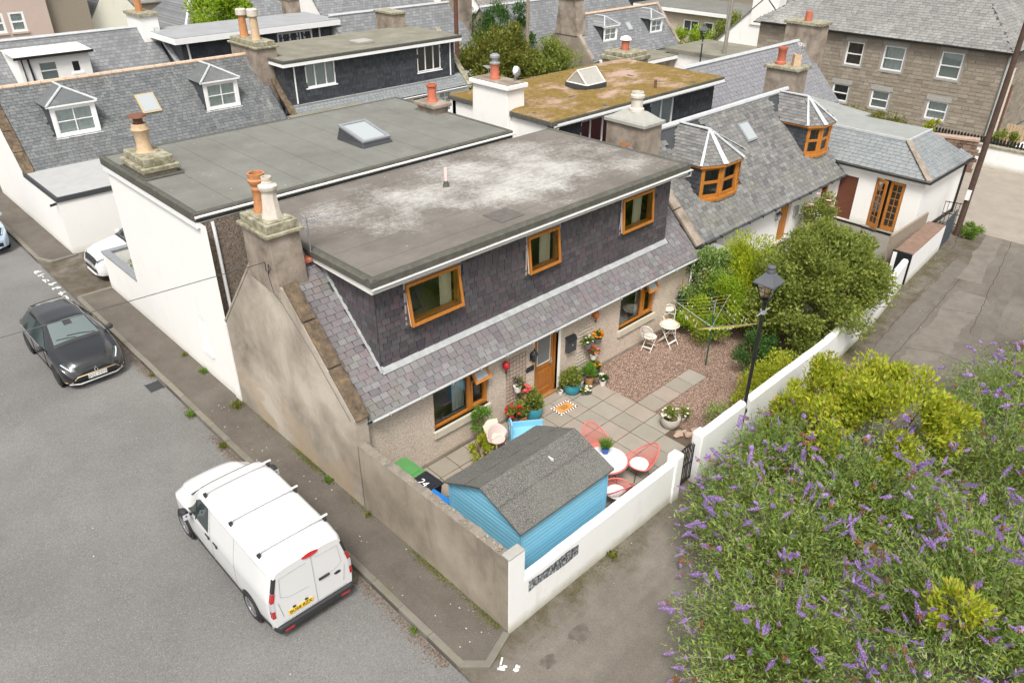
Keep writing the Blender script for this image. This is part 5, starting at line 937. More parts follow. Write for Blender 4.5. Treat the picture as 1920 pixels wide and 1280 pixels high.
slates(G, Fr((11.4, 38.197, 2.6), (1, 0, 0), (0, 0, 1)), 9.7, 2.3, .4, .28, 'slateF'); mb = MB(); mb.box(10.9, 21.5, 37.7, 41.9, 5.0, 5.12); mb.build('zinc_roof', 'zinc', G); mb = MB(); mb.box(10.88, 21.52, 37.66, 37.7, 4.78, 5.08); mb.box(10.86, 10.9, 37.7, 41.9, 4.78, 5.08); mb.build('fascia', 'pvc', G)
window(G, front(11.4, 38.18, 0), 5.9, 8.3, 3.75, 4.65, 'pvc', (2, 1), (), .02, .09, (.08, .08, 'pvc'), 'net', .03)
pipe(G, [(11.7, 38.1, 4.9), (11.8, 38.1, 2.9)], .06); pipe(G, [(19.6, 38.1, 4.8), (19.6, 38.1, 3.6)], .05); pipe(G, [(20.2, 38.1, 5.1), (20.2, 38.1, 3.6)], .05); mb = MB(); mb.box(10.5, 11.5, 41.0, 43, 2.5, 5.9); c = mb.build('chimney', 'white', G); mb = MB(); mb.box(10.4, 11.6, 40.9, 43.1, 5.901, 6.05); mb.build('cope', 'cope', c); pot(c, (11, 42.2, 6.05), [(.22, 0), (.2, .9)], 'terra', 8)
mb = MB(); mb.prism([(11.15, 37.0, 2.5), (11.15, 41.0, 5.3), (11.15, 41.0, 5.15), (11.15, 37.0, 2.35)], (.25, 0, 0)); mb.build('lead_verge', 'lead', G)
chimney(G, 20.4, 21.2, 41.8, 42.8, 4, 5.9, 'chim', 'cope')
Mh, _, _ = gabled('long_slate_house', 'long slate roofed house behind the dark dormer house', 21.3, 31.2, 35.2, 41.6, 2.2, 5.2, 'white', 'far_slate'); chimney(Mh, 31.0, 32.2, 37.2, 39.2, 3, 6.4, 'chim', 'cope', .1, .15)
M2, _, _ = gabled('long_slate_house', 'plain slate roofed house behind the two garden shrubs', 32.3, 48, 33.6, 39.2, 2.2, 4.95, 'chim', 'far_slate')
L, yL, sL_ = gabled('grey_gabled_house', 'house with bare grey gable, tall chimney and two small white dormers', 35, 45, 28.3, 32.7, 2.35, 4.7, 'white', 'far_slate', ridge='pinkridge', skew='chim')
mb = MB(); mb.prism([(34.85, 28.1, 0), (34.85, 28.1, 2.25), (34.85, 30.5, 4.75), (34.85, 32.9, 2.25), (34.85, 32.9, 0)], (.14, 0, 0)); mb.build('gable_wall', 'gwall', L)
mb = MB(); mb.prism([(34.8, 29.4, 3.6), (34.8, 31.5, 3.6), (34.8, 31.2, 5.9), (34.8, 29.75, 5.9)], (.9, 0, 0)); c = mb.build('chimney', 'chim', L, bevel=.03); mb = MB(); mb.box(34.7, 35.8, 29.65, 31.3, 5.901, 6.1); mb.build('cope', 'cope', c, bevel=.02)
for a in (37.0, 42.3): piend(L, a, a+1.5, 28.95, 3.0, 4.05, 30.0, 4.6, 'far_slate', 'slateF', yL)
skylight(L, Fr((40.2, 29.3, 2.35+sL_*1.0), (1, 0, 0), (0, 1, sL_)), 0, 0, .55, .7, .08)
mb = MB(); mb.box(36, 41, 25.6, 28.1, 0, 2.1); o = mb.build('porch', 'chim', L); mb = MB(); mb.box(35.7, 41.3, 25.4, 28.2, 2.1, 2.25); mb.build('porch_roof', 'feltF', o); mb = MB(); mb.box(35.7, 41.3, 25.36, 25.4, 2.0, 2.2); mb.box(35.66, 35.7, 25.36, 28.1, 2.0, 2.2); mb.build('porch_fascia', 'pvc', o)
# pale lilac slate house beyond the moss roof
Nn, yN, sN = gabled('lilac_slate_house', 'house with pale lilac slate roof and lead ridge beyond the mossy roof', 24.6, 36.5, 11.6, 17.0, 2.3, 5.0, 'white', 'slateP'); slates(Nn, Fr((24.6, 11.45, 2.3-.15+.06), (1, 0, 0), (0, 1/math.hypot(1, sN), sN/math.hypot(1, sN))), 11.9, 3.83, .33, .22, 'slateP')
chimney(Nn, 36.2, 37.3, 13.2, 15.2, 3, 5.9, 'chim', 'cope', .1, .15); mb = MB(); mb.lathe([(.2, 0), (.18, .5)], 10, (36.7, 14.2, 6.05)); mb.build('chimney_pot', 'redpot', Nn)
wc = thing('roof_chimney', 'low stone chimney stack with red pot and white cowl behind the mossy roof', 'chimney', (25.6, 18.2, 0), world=True); mb = MB(); mb.box(24.9, 26.6, 17.4, 19.0, 0, 4.9); mb.build('stack', 'chim', wc); mb = MB(); mb.box(24.8, 26.7, 17.3, 19.1, 4.9, 5.1); mb.box(24.95, 26.55, 17.45, 18.95, 5.1, 5.3); mb.build('cope', 'cope', wc, bevel=.03); pot(wc, (25.8, 18.3, 5.3), [(.2, 0), (.2, .45)], 'redpot', 12); mb = MB(); mb.lathe([(.3, 0), (.25, .12), (.05, .2)], 12, (25.8, 18.3, 5.78)); mb.build('cowl', 'pvc', wc)
# white gable house and low white outhouse
Q, _, _ = gabled('white_gable_house', 'tall white gabled house between the sheds and the big stone house', 46, 54, 18.4, 25.6, 2.6, 5.9, 'white', 'far_slate', skew='white'); chimney(Q, 45.9, 46.9, 21, 23, 4, 7.2, 'white', 'white', .08, .12)
ot = thing('white_outhouse', 'low white outhouse with flat grey roof beside the tall white gable', 'outbuilding', (43, 23, 0), world=True); mb = MB(); mb.box(41, 46, 20.5, 26.2, 0, 2.4); mb.build('wall', 'white', ot); mb = MB(); mb.box(40.8, 46, 20.3, 26.4, 2.4, 2.6); mb.build('flat_roof', 'feltF', ot); window(ot, left(40.995, 26.2, 0), 4.2, 4.9, 1.0, 2.0, 'pvc', (1,), (), .01, .07, None, 'net', .02)
Rr = thing('far_bungalow', 'long beige flat roofed bungalow at the back with white windows', 'house', (58, 32, 0), world=True); mb = MB(); wall(mb, left(55.5, 40, 0), 11, 2.9); mb.box(55.51, 62, 29, 40, 0, 2.9); mb.build('wall', 'harl', Rr); mb = MB(); mb.box(55.0, 62, 28.6, 40.4, 2.9, 3.1); mb.build('flat_roof', 'feltB', Rr); mb = MB(); mb.box(54.95, 55, 28.6, 40.4, 2.75, 3.05); mb.box(55, 62, 28.56, 28.6, 2.75, 3.05); mb.build('fascia', 'pvc', Rr)
for u, w in ((5.0, 1.6), (7.2, .9), (9.2, .8)): window(Rr, left(55.49, 40, 0), u, u+w, 1.0 if w > 1 else .3, 2.2, 'pvc', (1, 1) if w > 1 else (1,), (), .02, .1, None, 'dark', .02)
far1, _, _ = gabled('terracotta_stone_house', 'reddish stone house on the skyline behind the beige bungalow', 64, 84, 30, 40, 5.0, 8.0, 'stone', 'far_slate2')
dk2 = thing('dark_clad_house', 'dark slate clad building on the skyline left of the bungalow', 'house', (58, 46, 0), world=True); mb = MB(); mb.box(53, 63, 42, 50, 0, 3.6); mb.build('wall', 'slateF', dk2); mb = MB(); mb.box(52.8, 63.2, 41.8, 50.2, 3.6, 3.8); mb.build('flat_roof', 'feltB', dk2)
# skyline row at the top left
Pk = thing('pink_rendered_house', 'tall pink rendered house with two sash windows at the back of the street', 'house', (3, 59, 0), world=True); mb = MB(); wall(mb, front(-8, 55.5, 0), 17.8, 7.5, [(14.05, 15.0, 3.75, 5.0), (15.3, 16.25, 3.75, 5.0)], .1); mb.box(-8, 9.8, 55.9, 63, 0, 7.5); mb.build('wall', 'pink_wall', Pk)
for u in (14.05, 15.3): window(Pk, front(-8, 55.5, 0), u, u+.95, 3.75, 5.0, 'pvc', (1,), (.5,), -.02, .14, (.12, .08, 'pink_wall'), 'net')
mb = MB(); mb.box(9.8, 12.6, 56, 62, 0, 7); mb.build('stone_wing', 'stone', Pk); mb = MB(); mb.prism([(-8.2, 55.2, 7.5), (-8.2, 59.2, 10.5), (-8.2, 63.2, 7.5)], (18.2, 0, 0)); mb.build('roof', 'far_slate', Pk)
wg = thing('white_gable_cottage', 'cream gabled cottage behind the slate roofs with dark dormer beside it', 'house', (15, 60, 0), world=True); mb = MB(); mb.prism([(12.2, 57, 0), (17.2, 57, 0), (17.2, 57, 2.9), (14.7, 57, 6.3), (12.2, 57, 2.9)], (0, 9, 0)); mb.build('wall', 'cream_wall', wg); mb = MB(); mb.prism([(12.0, 57.1, 2.8), (14.7, 57.1, 6.5), (14.7, 57.1, 6.35), (12.0, 57.1, 2.65)], (0, 9, 0)); mb.prism([(17.4, 57.1, 2.8), (14.7, 57.1, 6.5), (14.7, 57.1, 6.35), (17.4, 57.1, 2.65)], (0, 9, 0)); mb.build('roof', 'far_slate', wg)
fh = thing('hipped_slate_house', 'hipped slate roofed house with pale wall beside the bright green tree', 'house', (20, 55, 0), world=True); mb = MB(); mb.box(17.6, 27, 52, 60, 0, 3.0); mb.build('wall', 'cream_wall', fh); mb = MB(); a = [(17.3, 51.7, 3.0), (27.3, 51.7, 3.0), (27.3, 60.3, 3.0), (17.3, 60.3, 3.0)]; b = [(20.5, 56, 6.2), (24.5, 56, 6.2)]; mb.poly([a[0], a[1], b[1], b[0]]); mb.poly([a[1], a[2], b[1]]); mb.poly([a[2], a[3], b[0], b[1]]); mb.poly([a[3], a[0], b[0]]); mb.build('roof', 'far_slate', fh); mb = MB(); mb.tube([a[0], b[0]], .12, 6); mb.build('lead_hip', 'leadw', fh)
gabled('skyline_slate_house', 'slate roofed house with white bargeboard right of the bright green tree', 28.5, 40, 50.5, 58, 2.6, 6.4, 'white', 'far_slate')
gabled('skyline_slate_house', 'brown slate roofed house on the skyline behind the zinc roof', 41, 60, 45, 55, 2.6, 6.6, 'white', 'far_slate2')
gabled('skyline_slate_house', 'slate roofed house on the skyline behind the tall grey chimney', 62, 90, 44, 56, 3.0, 7.0, 'chim', 'far_slate')
gabled('skyline_slate_house', 'slate roofed house on the skyline behind the pink rendered house', -20, 30, 72, 84, 3.0, 8.5, 'stone', 'far_slate2')
gabled('skyline_slate_house', 'long slate roofed terrace on the far skyline', 35, 110, 66, 78, 4.0, 9.0, 'chim', 'far_slate')

# ================================================================ two storey stone house
K = thing('stone_house', 'two storey brown stone house with slate hipped roof and white sash windows', 'house', (47, 12.5, 0), world=True)
f = left(42, 20, 0); ko = [(2.6, 3.5, 3.1, 4.45), (6.0, 7.05, 3.1, 4.45), (8.25, 9.5, 3.12, 4.5), (11.45, 12.65, 3.15, 4.58), (5.65, 6.7, .9, 1.95), (8.1, 9.2, .9, 1.95), (11.4, 12.55, .85, 1.9)]
mb = MB(); wall(mb, f, 14.8, 4.98, ko, .14); wall(mb, front(42, 5.2, 0), 12, 4.98); mb.build('wall', 'mortar', K)
mb = MB()
for fr, W in ((f, 14.8), (front(42, 5.2, 0), 8.0)):
    for r in range(24):
        v = r*.2075; u = -(r % 2)*.25
        while u < W:
            w = random.uniform(.36, .62); a, b = max(u, 0), min(u+w, W); u += w
            if b-a < .05: continue
            cut = [(a, b)]
            if fr is f:
                for o in ko:
                    if o[2]-.02 < v+.1 < o[3]+.3: cut = [s for (p, q) in cut for s in ((p, min(q, o[0]-.12)), (max(p, o[1]+.12), q)) if s[1]-s[0] > .03]
            for p, q in cut: bx(mb, fr, p+.012, q-.012, v+.012, v+.195, -.02, random.uniform(.012, .03))
mb.build('stone_blocks', 'stone', K, kind='stuff')
for i, o in enumerate(ko):
    w = window(K, f, *o, 'pvc', (1,), (.48,), -.06, .09, (.12, .05, 'stonetrim'), ('net', 'browncur', 'net', 'blind_or_backing', 'dark', 'blind_or_backing', 'net')[i], .12); mb = MB(); bx(mb, f, o[0]-.12, o[1]+.12, o[3], o[3]+.24, -.05, .035); mb.build('lintel', 'stonetrim', w)
a = [(41.7, 20.3, 4.95), (41.7, 4.9, 4.95), (54.3, 4.9, 4.95), (54.3, 20.3, 4.95)]; b = [(47.5, 15.0, 9.0), (47.5, 10.2, 9.0)]
mb = MB(); mb.poly([a[0], a[1], b[1], b[0]]); mb.poly([a[1], a[2], b[1]]); mb.poly([a[2], a[3], b[0], b[1]]); mb.poly([a[3], a[0], b[0]]); mb.build('roof', 'dgrey', K)
m_kr = islands('pale_worn_slate', [C(.22, .215, .205), C(.27, .265, .25), C(.25, .245, .23), C(.19, .185, .18)], .7, .4, 5, 40, .2, big=.35, bigcol=C(.38, .37, .35)); MA['slateK'] = m_kr
Lk = math.hypot(5.8, 4.05); fr = Fr(a[0], (0, -1, 0), (5.8, 0, 4.05)); slates(K, fr, 15.4, Lk, .36, .2, 'slateK', lambda u, v: 5.3*v/Lk < u < 15.4-5.3*v/Lk); L2 = math.hypot(5.3, 4.05); slates(K, Fr(a[1], (1, 0, 0), (0, 5.3, 4.05)), 12.6, L2, .36, .2, 'slateK', lambda u, v: 5.8*v/L2 < u < 12.6-6.8*v/L2)
gutter(K, (41.65, 20.3, 4.92), (41.65, 4.85, 4.92), .07, 'black'); gutter(K, (41.65, 4.85, 4.92), (54, 4.85, 4.92), .07, 'black'); pipe(K, [(41.9, 5.0, 4.9), (41.9, 5.08, 4.6), (41.9, 5.08, .1)], .07, 'gut'); pipe(K, [(43.2, 5.05, 4.0), (43.2, 5.05, .1)], .08, 'cream_pot'); pipe(K, [(43.9, 5.05, 3.0), (43.9, 5.05, .1)], .06, 'rust')
# rubble wall with plants on top, flat roofed store, right hand boundary
sw = thing('rubble_wall', 'reddish rubble stone wall with weeds on top before the stone house', 'wall', (34, 7, 0), world=True); mb = MB(); mb.prism([(34.3, 10.5, 0), (36.4, 3.9, 0), (36.7, 4.0, 0), (34.6, 10.6, 0)], (0, 0, 1.55)); mb.build('wall_core', 'mortar', sw); fr = Fr((34.28, 10.5, 0), (2.1, -6.6, 0), (0, 0, 1)); mb = MB()
for r in range(9):
    u = 0
    while u < 6.8: w = random.uniform(.14, .42); bx(mb, fr, u+.01, u+w-.01, r*.17+.01, r*.17+.155+random.uniform(-.02, .02), -.03, random.uniform(.02, .06)); u += w
mb.build('rubble_stones', islands('red_brown_rubble', [C(.15, .085, .06), C(.22, .14, .10), C(.28, .20, .15), C(.11, .07, .05)], .95, .4, 8, 30, .5), sw, kind='stuff'); mb = MB(); mb.prism([(34.2, 10.5, 1.55), (36.3, 3.85, 1.55), (36.8, 4.0, 1.55), (34.7, 10.65, 1.55)], (0, 0, .1)); mb.build('coping', simple('pink_coping', C(.36, .26, .20), .95, .25, 5), sw)
st = thing('flat_roofed_store', 'small store with pitched grey felt roof behind the hip roofed extension', 'outbuilding', (31.5, 10, 0), world=True); mb = MB(); mb.box(29.9, 33.4, 8.6, 12, 0, 2.5); mb.build('wall', 'zinc', st); mb = MB(); mb.prism([(29.6, 8.4, 2.5), (33.6, 8.4, 2.5), (33.6, 12.2, 2.85), (29.6, 12.2, 2.85)], (0, 0, .1)); mb.build('felt_roof', 'feltN', st)
bw = thing('boundary_wall', 'low white boundary wall with pale coping across the concrete yard', 'wall', (37.9, 2.5, 0), world=True); mb = MB(); mb.box(37.9, 38.2, -6, 6.5, -.1, 1.0); mb.box(37.6, 38.4, -6, .9, -.1, 1.15); mb.build('wall_face', 'white2', bw); mb = MB(); mb.box(37.85, 38.25, -6, 6.5, 1.0, 1.08); mb.build('coping', 'cope', bw)
pf = thing('picket_fence', 'black pointed picket fence standing on the white boundary wall', 'fence', (38.3, 2.5, 1.0))
for i in range(46): y = 4.2-i*.16; mb = MB(); mb.prism([(0, y, 0), (0, y+.11, 0), (0, y+.11, .34), (0, y+.055, .42), (0, y, .34)], (.03, 0, 0)); mb.build('picket', 'black', pf)
mb = MB(); mb.box(.03, .06, -3.2, 4.3, .1, .16); mb.build('rail', 'black', pf)
wf = thing('timber_fence', 'orange brown timber palisade fence beside the corner of the stone house', 'fence', (43.2, 2.3, 0))
for i in range(22): mb = MB(); mb.box(0+.0*i, .04, i*.17-1.5, i*.17-1.36, 0, 1.1); mb.build('board', 'buff', wf)
for z in (.3, .85): mb = MB(); mb.box(.04, .09, -1.5, 2.2, z, z+.08); mb.build('rail', 'buff', wf)
gtb = thing('garden_table', 'white plastic table behind the black picket fence', 'table', (40.6, 2.6, 0)); mb = MB(); mb.box(-.7, .7, -.5, .5, .70, .74); mb.build('table_top', 'pvc', gtb)
for x in (-.6, .6):
    for y in (-.4, .4): mb = MB(); mb.box(x-.03, x+.03, y-.03, y+.03, 0, .7); mb.build('leg', 'pvc', gtb)
sheet('yard', [(28.2, 2.46), (28.2, -1.2), (37.9, .6), (37.9, 7), (30.2, 7), (30.2, 2.46)], -.012, simple('yard_concrete', C(.27, .235, .195), .92, .18, 1.5, bs=40, bst=.3))
# dark board gate and iron gate between extension and pole, low stone-topped wall
bd = thing('board_fence', 'dark slate blue board fence panel leaning out beside the telegraph pole', 'fence', (25.9, 1.35, 0), R_(6))
for i in range(9): mb = MB(); mb.box(i*.17-.75, i*.17-.59, -.02, .02, 0, 1.25); mb.build('board', simple('slate_blue_paint', C(.055, .07, .085), .7, .2, 6) if i == 0 and 'bb' not in MA else MA['bb'], bd); MA.setdefault('bb', bpy.data.materials['slate_blue_paint'])
lw = lumpy_wall('boundary_wall', 'white lane wall with broad brown stone top beyond the round bush', [(20.9, .92), (25.1, 1.25)], .65, 1.15, 1.05, 'white2', simple('brown_wall_top', C(.20, .13, .095), .95, .3, 5, bs=20, bst=.5), .01, .3)
mb = MB(); mb.box(20.86, 20.94, .92, 1.6, 0, 1.2); mb.build('black_end', 'black', lw)
mb = MB(); mb.box(21.2, 24.6, 1.85, 1.93, 0, 1.55); mb.build('fence_boards', simple('grey_timber', C(.27, .22, .17), .9, .2, 7), lw)
ig = thing('iron_gate', 'black iron scroll gate between hip roofed extension and telegraph pole', 'gate', (28.0, 2.3, 0), R_(-75))
for i in range(7): mb = MB(); mb.tube([(i*.14, 0, 0), (i*.14, 0, 1.05)], .012, 5); mb.build('bar', 'black', ig)
for z in (.08, .5, 1.0): mb = MB(); mb.box(0, .85, -.012, .012, z, z+.03); mb.build('rail', 'black', ig)
# ================================================================ vehicles (front is +y in their own axes)
def paint(name, col, rough=.25, coat=.6):
    t = NT(name); t.b.inputs['Coat Weight'].default_value = coat; t.b.inputs['Coat Roughness'].default_value = .05
    return t.done(t.mix(t.math('MULTIPLY', t.noise(1.5, 4), .12), col, scl(col, .7)), rough, 0, .5)
MA['p_white'] = paint('white_car_paint', C(.68, .68, .675)); MA['p_black'] = paint('black_car_paint', C(.012, .012, .014), .15, 1.0); MA['p_blue'] = paint('pale_blue_car_paint', C(.36, .45, .55), .25, .8)
t = NT('car_glass'); MA['cglass'] = t.done(C(.03, .045, .045), .04, 0, .9); t = NT('pale_windscreen'); MA['wscreen'] = t.done(C(.115, .145, .142), .05, 0, .9)
MA['seam'] = simple('panel_gap', C(.30, .30, .30), .7); MA['tyre'] = simple('tyre_rubber', C(.022, .022, .022), .85, .2, 10); MA['alloy'] = simple('alloy_wheel', C(.42, .42, .43), .35, .1, 8, .7); MA['redl'] = paint('red_lamp', C(.42, .015, .02), .12, 1.0); MA['clearl'] = paint('clear_lamp', C(.55, .56, .58), .1, 1.0); MA['gold'] = simple('gold_trim', C(.52, .42, .24), .3, .08, 6, .6); MA['yplate'] = simple('yellow_plate', C(.80, .52, .03), .45, .03, 3); MA['wplate'] = simple('white_plate', C(.72, .72, .70), .45, .03, 3); MA['pbk'] = simple('black_bumper', C(.03, .031, .033), .6, .15, 8)
class Body:
    def __init__(s, st): s.st = np.array(st, float)
    def at(s, y):
        c = s.st; return [np.interp(y, c[:, 0], c[:, i]) for i in range(1, 7)]
    def P(s, y, t):
        zr, wr, zb, wb, zs, ws = s.at(y); a = abs(t); cr = .035
        T = [0, .15, .27, .33, .62, .80, .93, 1.0]; X = [0, wr*.55, wr-.075, wr, wb, wb*1.008, wb*.995, ws]; Z = [zr+cr, zr+cr*.75, zr, zr-.075, zb, (zb*.45+zs*.55), zs+.08, zs]
        x = np.interp(a, T, X); z = np.interp(a, T, Z); return Vector((x*(1 if t >= 0 else -1), y, z))
    def N(s, y, t):
        e = .02; a = s.P(y+e, t)-s.P(y-e, t); b = s.P(y, min(t+e, 1))-s.P(y, max(t-e, -1)); n = b.cross(a); 
        n = n.normalized() if n.length > 1e-8 else Vector((0, 0, 1))
        p = s.P(y, t); c = Vector((0, y, .6))
        return n if n.dot(p-c) > 0 else -n
    def patch(s, mb, y0, y1, t0, t1, off=.006, ny=8, nt=6, t0b=None, t1b=None):
        t0b = t0 if t0b is None else t0b; t1b = t1 if t1b is None else t1b; g = []
        for i in range(ny+1):
            f = i/ny; y = y0+(y1-y0)*f; a, b = t0+(t0b-t0)*f, t1+(t1b-t1)*f
            g += [s.P(y, a+(b-a)*j/nt)+s.N(y, a+(b-a)*j/nt)*off for j in range(nt+1)]
        mb.add(g, [(i*(nt+1)+j, (i+1)*(nt+1)+j, (i+1)*(nt+1)+j+1, i*(nt+1)+j+1) for i in range(ny) for j in range(nt)])
    def shell(s, ny=44, nt=36):
        mb = MB(); ys = np.linspace(s.st[0, 0], s.st[-1, 0], ny+1); ts = np.linspace(-1, 1, nt+1); g = [s.P(y, t) for y in ys for t in ts]
        mb.add(g, [(i*(nt+1)+j, i*(nt+1)+j+1, (i+1)*(nt+1)+j+1, (i+1)*(nt+1)+j) for i in range(ny) for j in range(nt)])
        for y in (ys[0], ys[-1]): mb.poly([s.P(y, t) for t in ts])
        return mb
def text(parent, s, fr, size, mat, ext=.002):
    cu = bpy.data.curves.new('lettering', 'FONT'); cu.body = s; cu.size = size; cu.extrude = ext; cu.align_x = 'CENTER'; cu.align_y = 'CENTER'; cu.materials.append(MA[mat] if isinstance(mat, str) else mat); tmp = bpy.data.objects.new('tmp_text', cu); COL.objects.link(tmp); dg = bpy.context.evaluated_depsgraph_get(); me = bpy.data.meshes.new_from_object(tmp.evaluated_get(dg)); bpy.data.objects.remove(tmp); o = link('lettering', me, parent); o.matrix_basis = fr.M; o['kind'] = 'stuff'; return o
def wheel(parent, x, y, r, sgn, w=.2, spokes=10, rim='alloy'):
    Mx = Matrix.Translation((x, y, r)) @ Matrix.Rotation(R_(90)*sgn, 4, 'Y'); mb = MB(); mb.lathe([(r*.66, -w/2), (r*.93, -w/2), (r, -w/2+.03), (r, w/2-.03), (r*.93, w/2), (r*.68, w/2), (r*.66, w/2-.03)], 28, M=Mx); o = mb.build('wheel', 'tyre', parent, smooth=True)
    mb = MB(); mb.lathe([(r*.68, w/2-.05), (r*.68, w/2+.001), (r*.60, w/2-.012), (r*.60, w/2-.05)], 28, M=Mx); mb.lathe([(r*.16, w/2-.06), (r*.14, w/2-.015), (.01, w/2-.01)], 12, M=Mx)
    for k in range(spokes): mb.box(r*.12, r*.62, -.018, .018, w/2-.045, w/2-.018, Mx @ Matrix.Rotation(2*math.pi*k/spokes, 4, 'Z'))
    mb.build('rim', rim, o); mb = MB(); mb.lathe([(.01, w/2-.07), (r*.64, w/2-.07)], 20, M=Mx); mb.build('brake', 'black', o); return o
def arch(parent, x, y, r, sgn, mat='black'):  # black disc on the flank paints the shaded gap around the wheel
    Mx = Matrix.Translation((x, y, r)) @ Matrix.Rotation(R_(90)*sgn, 4, 'Y'); mb = MB(); mb.lathe([(.02, -.05), (r*1.14, -.05), (r*1.14, .003), (.02, .003)], 28, M=Mx); return mb.build('arch_shade_disc', mat, parent)
def seam(body, mb, pts, w=.006, off=.004):
    q = [body.P(y, t)+body.N(y, t)*off for y, t in pts]; mb.tube(q, w, 4)
def plate(parent, fr, s, mat, w=.52, h=.11):
    mb = MB(); bx(mb, fr, -w/2, w/2, -h/2, h/2, 0, .008); o = mb.build('number_plate', mat, parent); text(o, s, Fr(fr.p(0, 0, .009), fr.u, fr.v), h*.98, 'black'); return o
# ---------------------------------------------------------------- white panel van
V = thing('panel_van', 'white panel van with roof bars and yellow rear plate parked along the kerb', 'van', (-2.42, 5.28, -.06), R_(-.6))
bd_ = Body([(-2.36, 1.74, .70, 1.05, .85, .42, .83), (-2.28, 1.79, .735, 1.06, .885, .34, .87), (-1.9, 1.83, .755, 1.08, .90, .30, .88), (.1, 1.84, .755, 1.06, .905, .28, .88), (.55, 1.81, .74, 1.03, .905, .28, .88), (.78, 1.75, .725, 1.02, .90, .28, .88), (1.36, 1.20, .74, 1.00, .89, .28, .87), (1.6, 1.15, .73, .98, .88, .28, .87), (1.95, 1.06, .69, .91, .86, .30, .85), (2.2, .95, .62, .80, .79, .30, .77), (2.36, .80, .53, .66, .69, .32, .67), (2.42, .62, .44, .52, .60, .36, .58)])
bd_.shell().build('body', 'p_white', V, smooth='all')
mb = MB(); bd_.patch(mb, .81, 1.32, -.255, .255, .012, 8, 10); mb.build('windscreen', 'cglass', V, smooth='all'); mb = MB(); bd_.patch(mb, 1.33, 1.43, -.28, .28, .012, 2, 12); mb.build('wiper_cowl', 'pbk', V, smooth='all'); mb = MB(); seam(bd_, mb, [(1.29, -.20), (1.22, 0), (1.18, .12)], .010, .025); seam(bd_, mb, [(1.32, -.02), (1.24, .14), (1.20, .22)], .010, .025); mb.build('wiper', 'black', V)
for sg in (-1, 1):
    mb = MB(); bd_.patch(mb, .30, 1.28, sg*.355, sg*.60, .008, 8, 6, sg*.355, sg*.60)
    mb = MB(); y0, y1 = .16, 1.20
    g = []
    for i in range(11):
        y = y0+(y1-y0)*i/10; lo = .60-.03*max(0, (y-.15)); hi = .36 if y < .62 else .36+(y-.62)*.33
        g += [bd_.P(y, sg*(lo+(hi-lo)*j/5))+bd_.N(y, sg*(lo+(hi-lo)*j/5))*.008 for j in range(6)]
    mb.add(g, [(i*6+j, i*6+j+1, (i+1)*6+j+1, (i+1)*6+j) for i in range(10) for j in range(5)]); mb.build('side_window', 'cglass', V, smooth='all')
    mb = MB(); seam(bd_, mb, [(.76, sg*(.40+.20*k/6)) for k in range(7)], .012, .012); mb.build('quarter_pillar', 'pbk', V)
    mb = MB(); bd_.patch(mb, -2.25, 2.2, sg*.90, sg*1.0, .010, 20, 3); mb.build('sill_trim', 'pbk', V, smooth='all')
    mb = MB()
    for y in (.08, -.95): seam(bd_, mb, [(y, sg*(.36+.54*k/8)) for k in range(9)], .005)
    seam(bd_, mb, [(y, sg*.66) for y in np.linspace(-2.2, 1.2, 12)], .005); seam(bd_, mb, [(y, sg*.37) for y in np.linspace(-2.2, .22, 8)], .005); mb.build('panel_seam', 'seam', V)
    for y in (.22, -.14): mb = MB(); c = bd_.P(y, sg*.65); mb.box(c.x-.02, c.x+.02+.0, y-.10, y+.10, c.z-.02, c.z+.02); mb.box(c.x-.03*1, c.x+.03, y-.10, y-.04, c.z-.035, c.z+.03); mb.build('door_handle', 'pbk', V, bevel=.01)
    for y in (1.62, -1.46): arch(V, sg*.905, y, .325, sg); wheel(V, sg*.83, y, .325, sg, .2, 10)
    o = MB(); c = bd_.P(.98, sg*.6); o.lathe([(.02, -.09), (.10, -.06), (.12, .02), (.09, .10), (.02, .13)], 12, (c.x+sg*.15, .98, c.z+.10), Matrix.Diagonal((.75, 1.1, 1, 1))); o.tube([(c.x, .98, c.z+.02), (c.x+sg*.1, .98, c.z+.06)], .03, 6); o = o.build('wing_mirror', 'pbk', V, smooth=True); mb = MB(); mb.box(c.x+sg*.15-.07, c.x+sg*.15+.07, .858, .864, c.z+.03, c.z+.17); mb.build('mirror_glass', 'clearl', o)
    # tail light
    fr = Fr((sg*.80, -2.37, 0), (1, 0, 0), (0, 0, 1))
    for za, zb_, m in ((1.30, 1.62, 'pbk'), (1.08, 1.29, 'redl'), (.90, 1.075, 'clearl'), (.74, .895, 'redl')):
        mb = MB(); xa = .80-.015 if za > 1.25 else .82; wv = .045 if za > 1.25 else .055; zz = np.linspace(za, zb_, 4)
        pts = [bd_.P(-2.34, sg*np.interp(z, [.42, 1.05, 1.67, 1.74], [1, .62, .33, .27])) for z in zz]; g = []
        for p in pts: g += [Vector((p.x-sg*wv, -2.372, p.z)), Vector((p.x+sg*.008, -2.365, p.z)), Vector((p.x+sg*.02, -2.23, p.z))]
        mb.add(g, [(i*3+j, i*3+j+1, (i+1)*3+j+1, (i+1)*3+j) for i in range(3) for j in range(2)]); mb.build('tail_light' if m != 'pbk' else 'pillar_trim', m, V)
fr = Fr((0, -2.362, 0), (1, 0, 0), (0, 0, 1)); mb = MB()
for a, b in (((.06, .45), (.06, 1.68)), ((-.70, .47), (.72, .47)), ((-.66, .60), (-.72, 1.0)), ((.66, .60), (.72, 1.0))): mb.tube([fr.p(*a, .004), fr.p(*b, .004)], .005, 4)
for sx in (-1, 1): mb.tube([fr.p(sx*.10+.04, 1.60, .003), fr.p(sx*.62, 1.58, .003), fr.p(sx*.66, 1.12, .003), fr.p(sx*.50, 1.02, .003), fr.p(sx*.10+.04, .98, .003)], .004, 4)
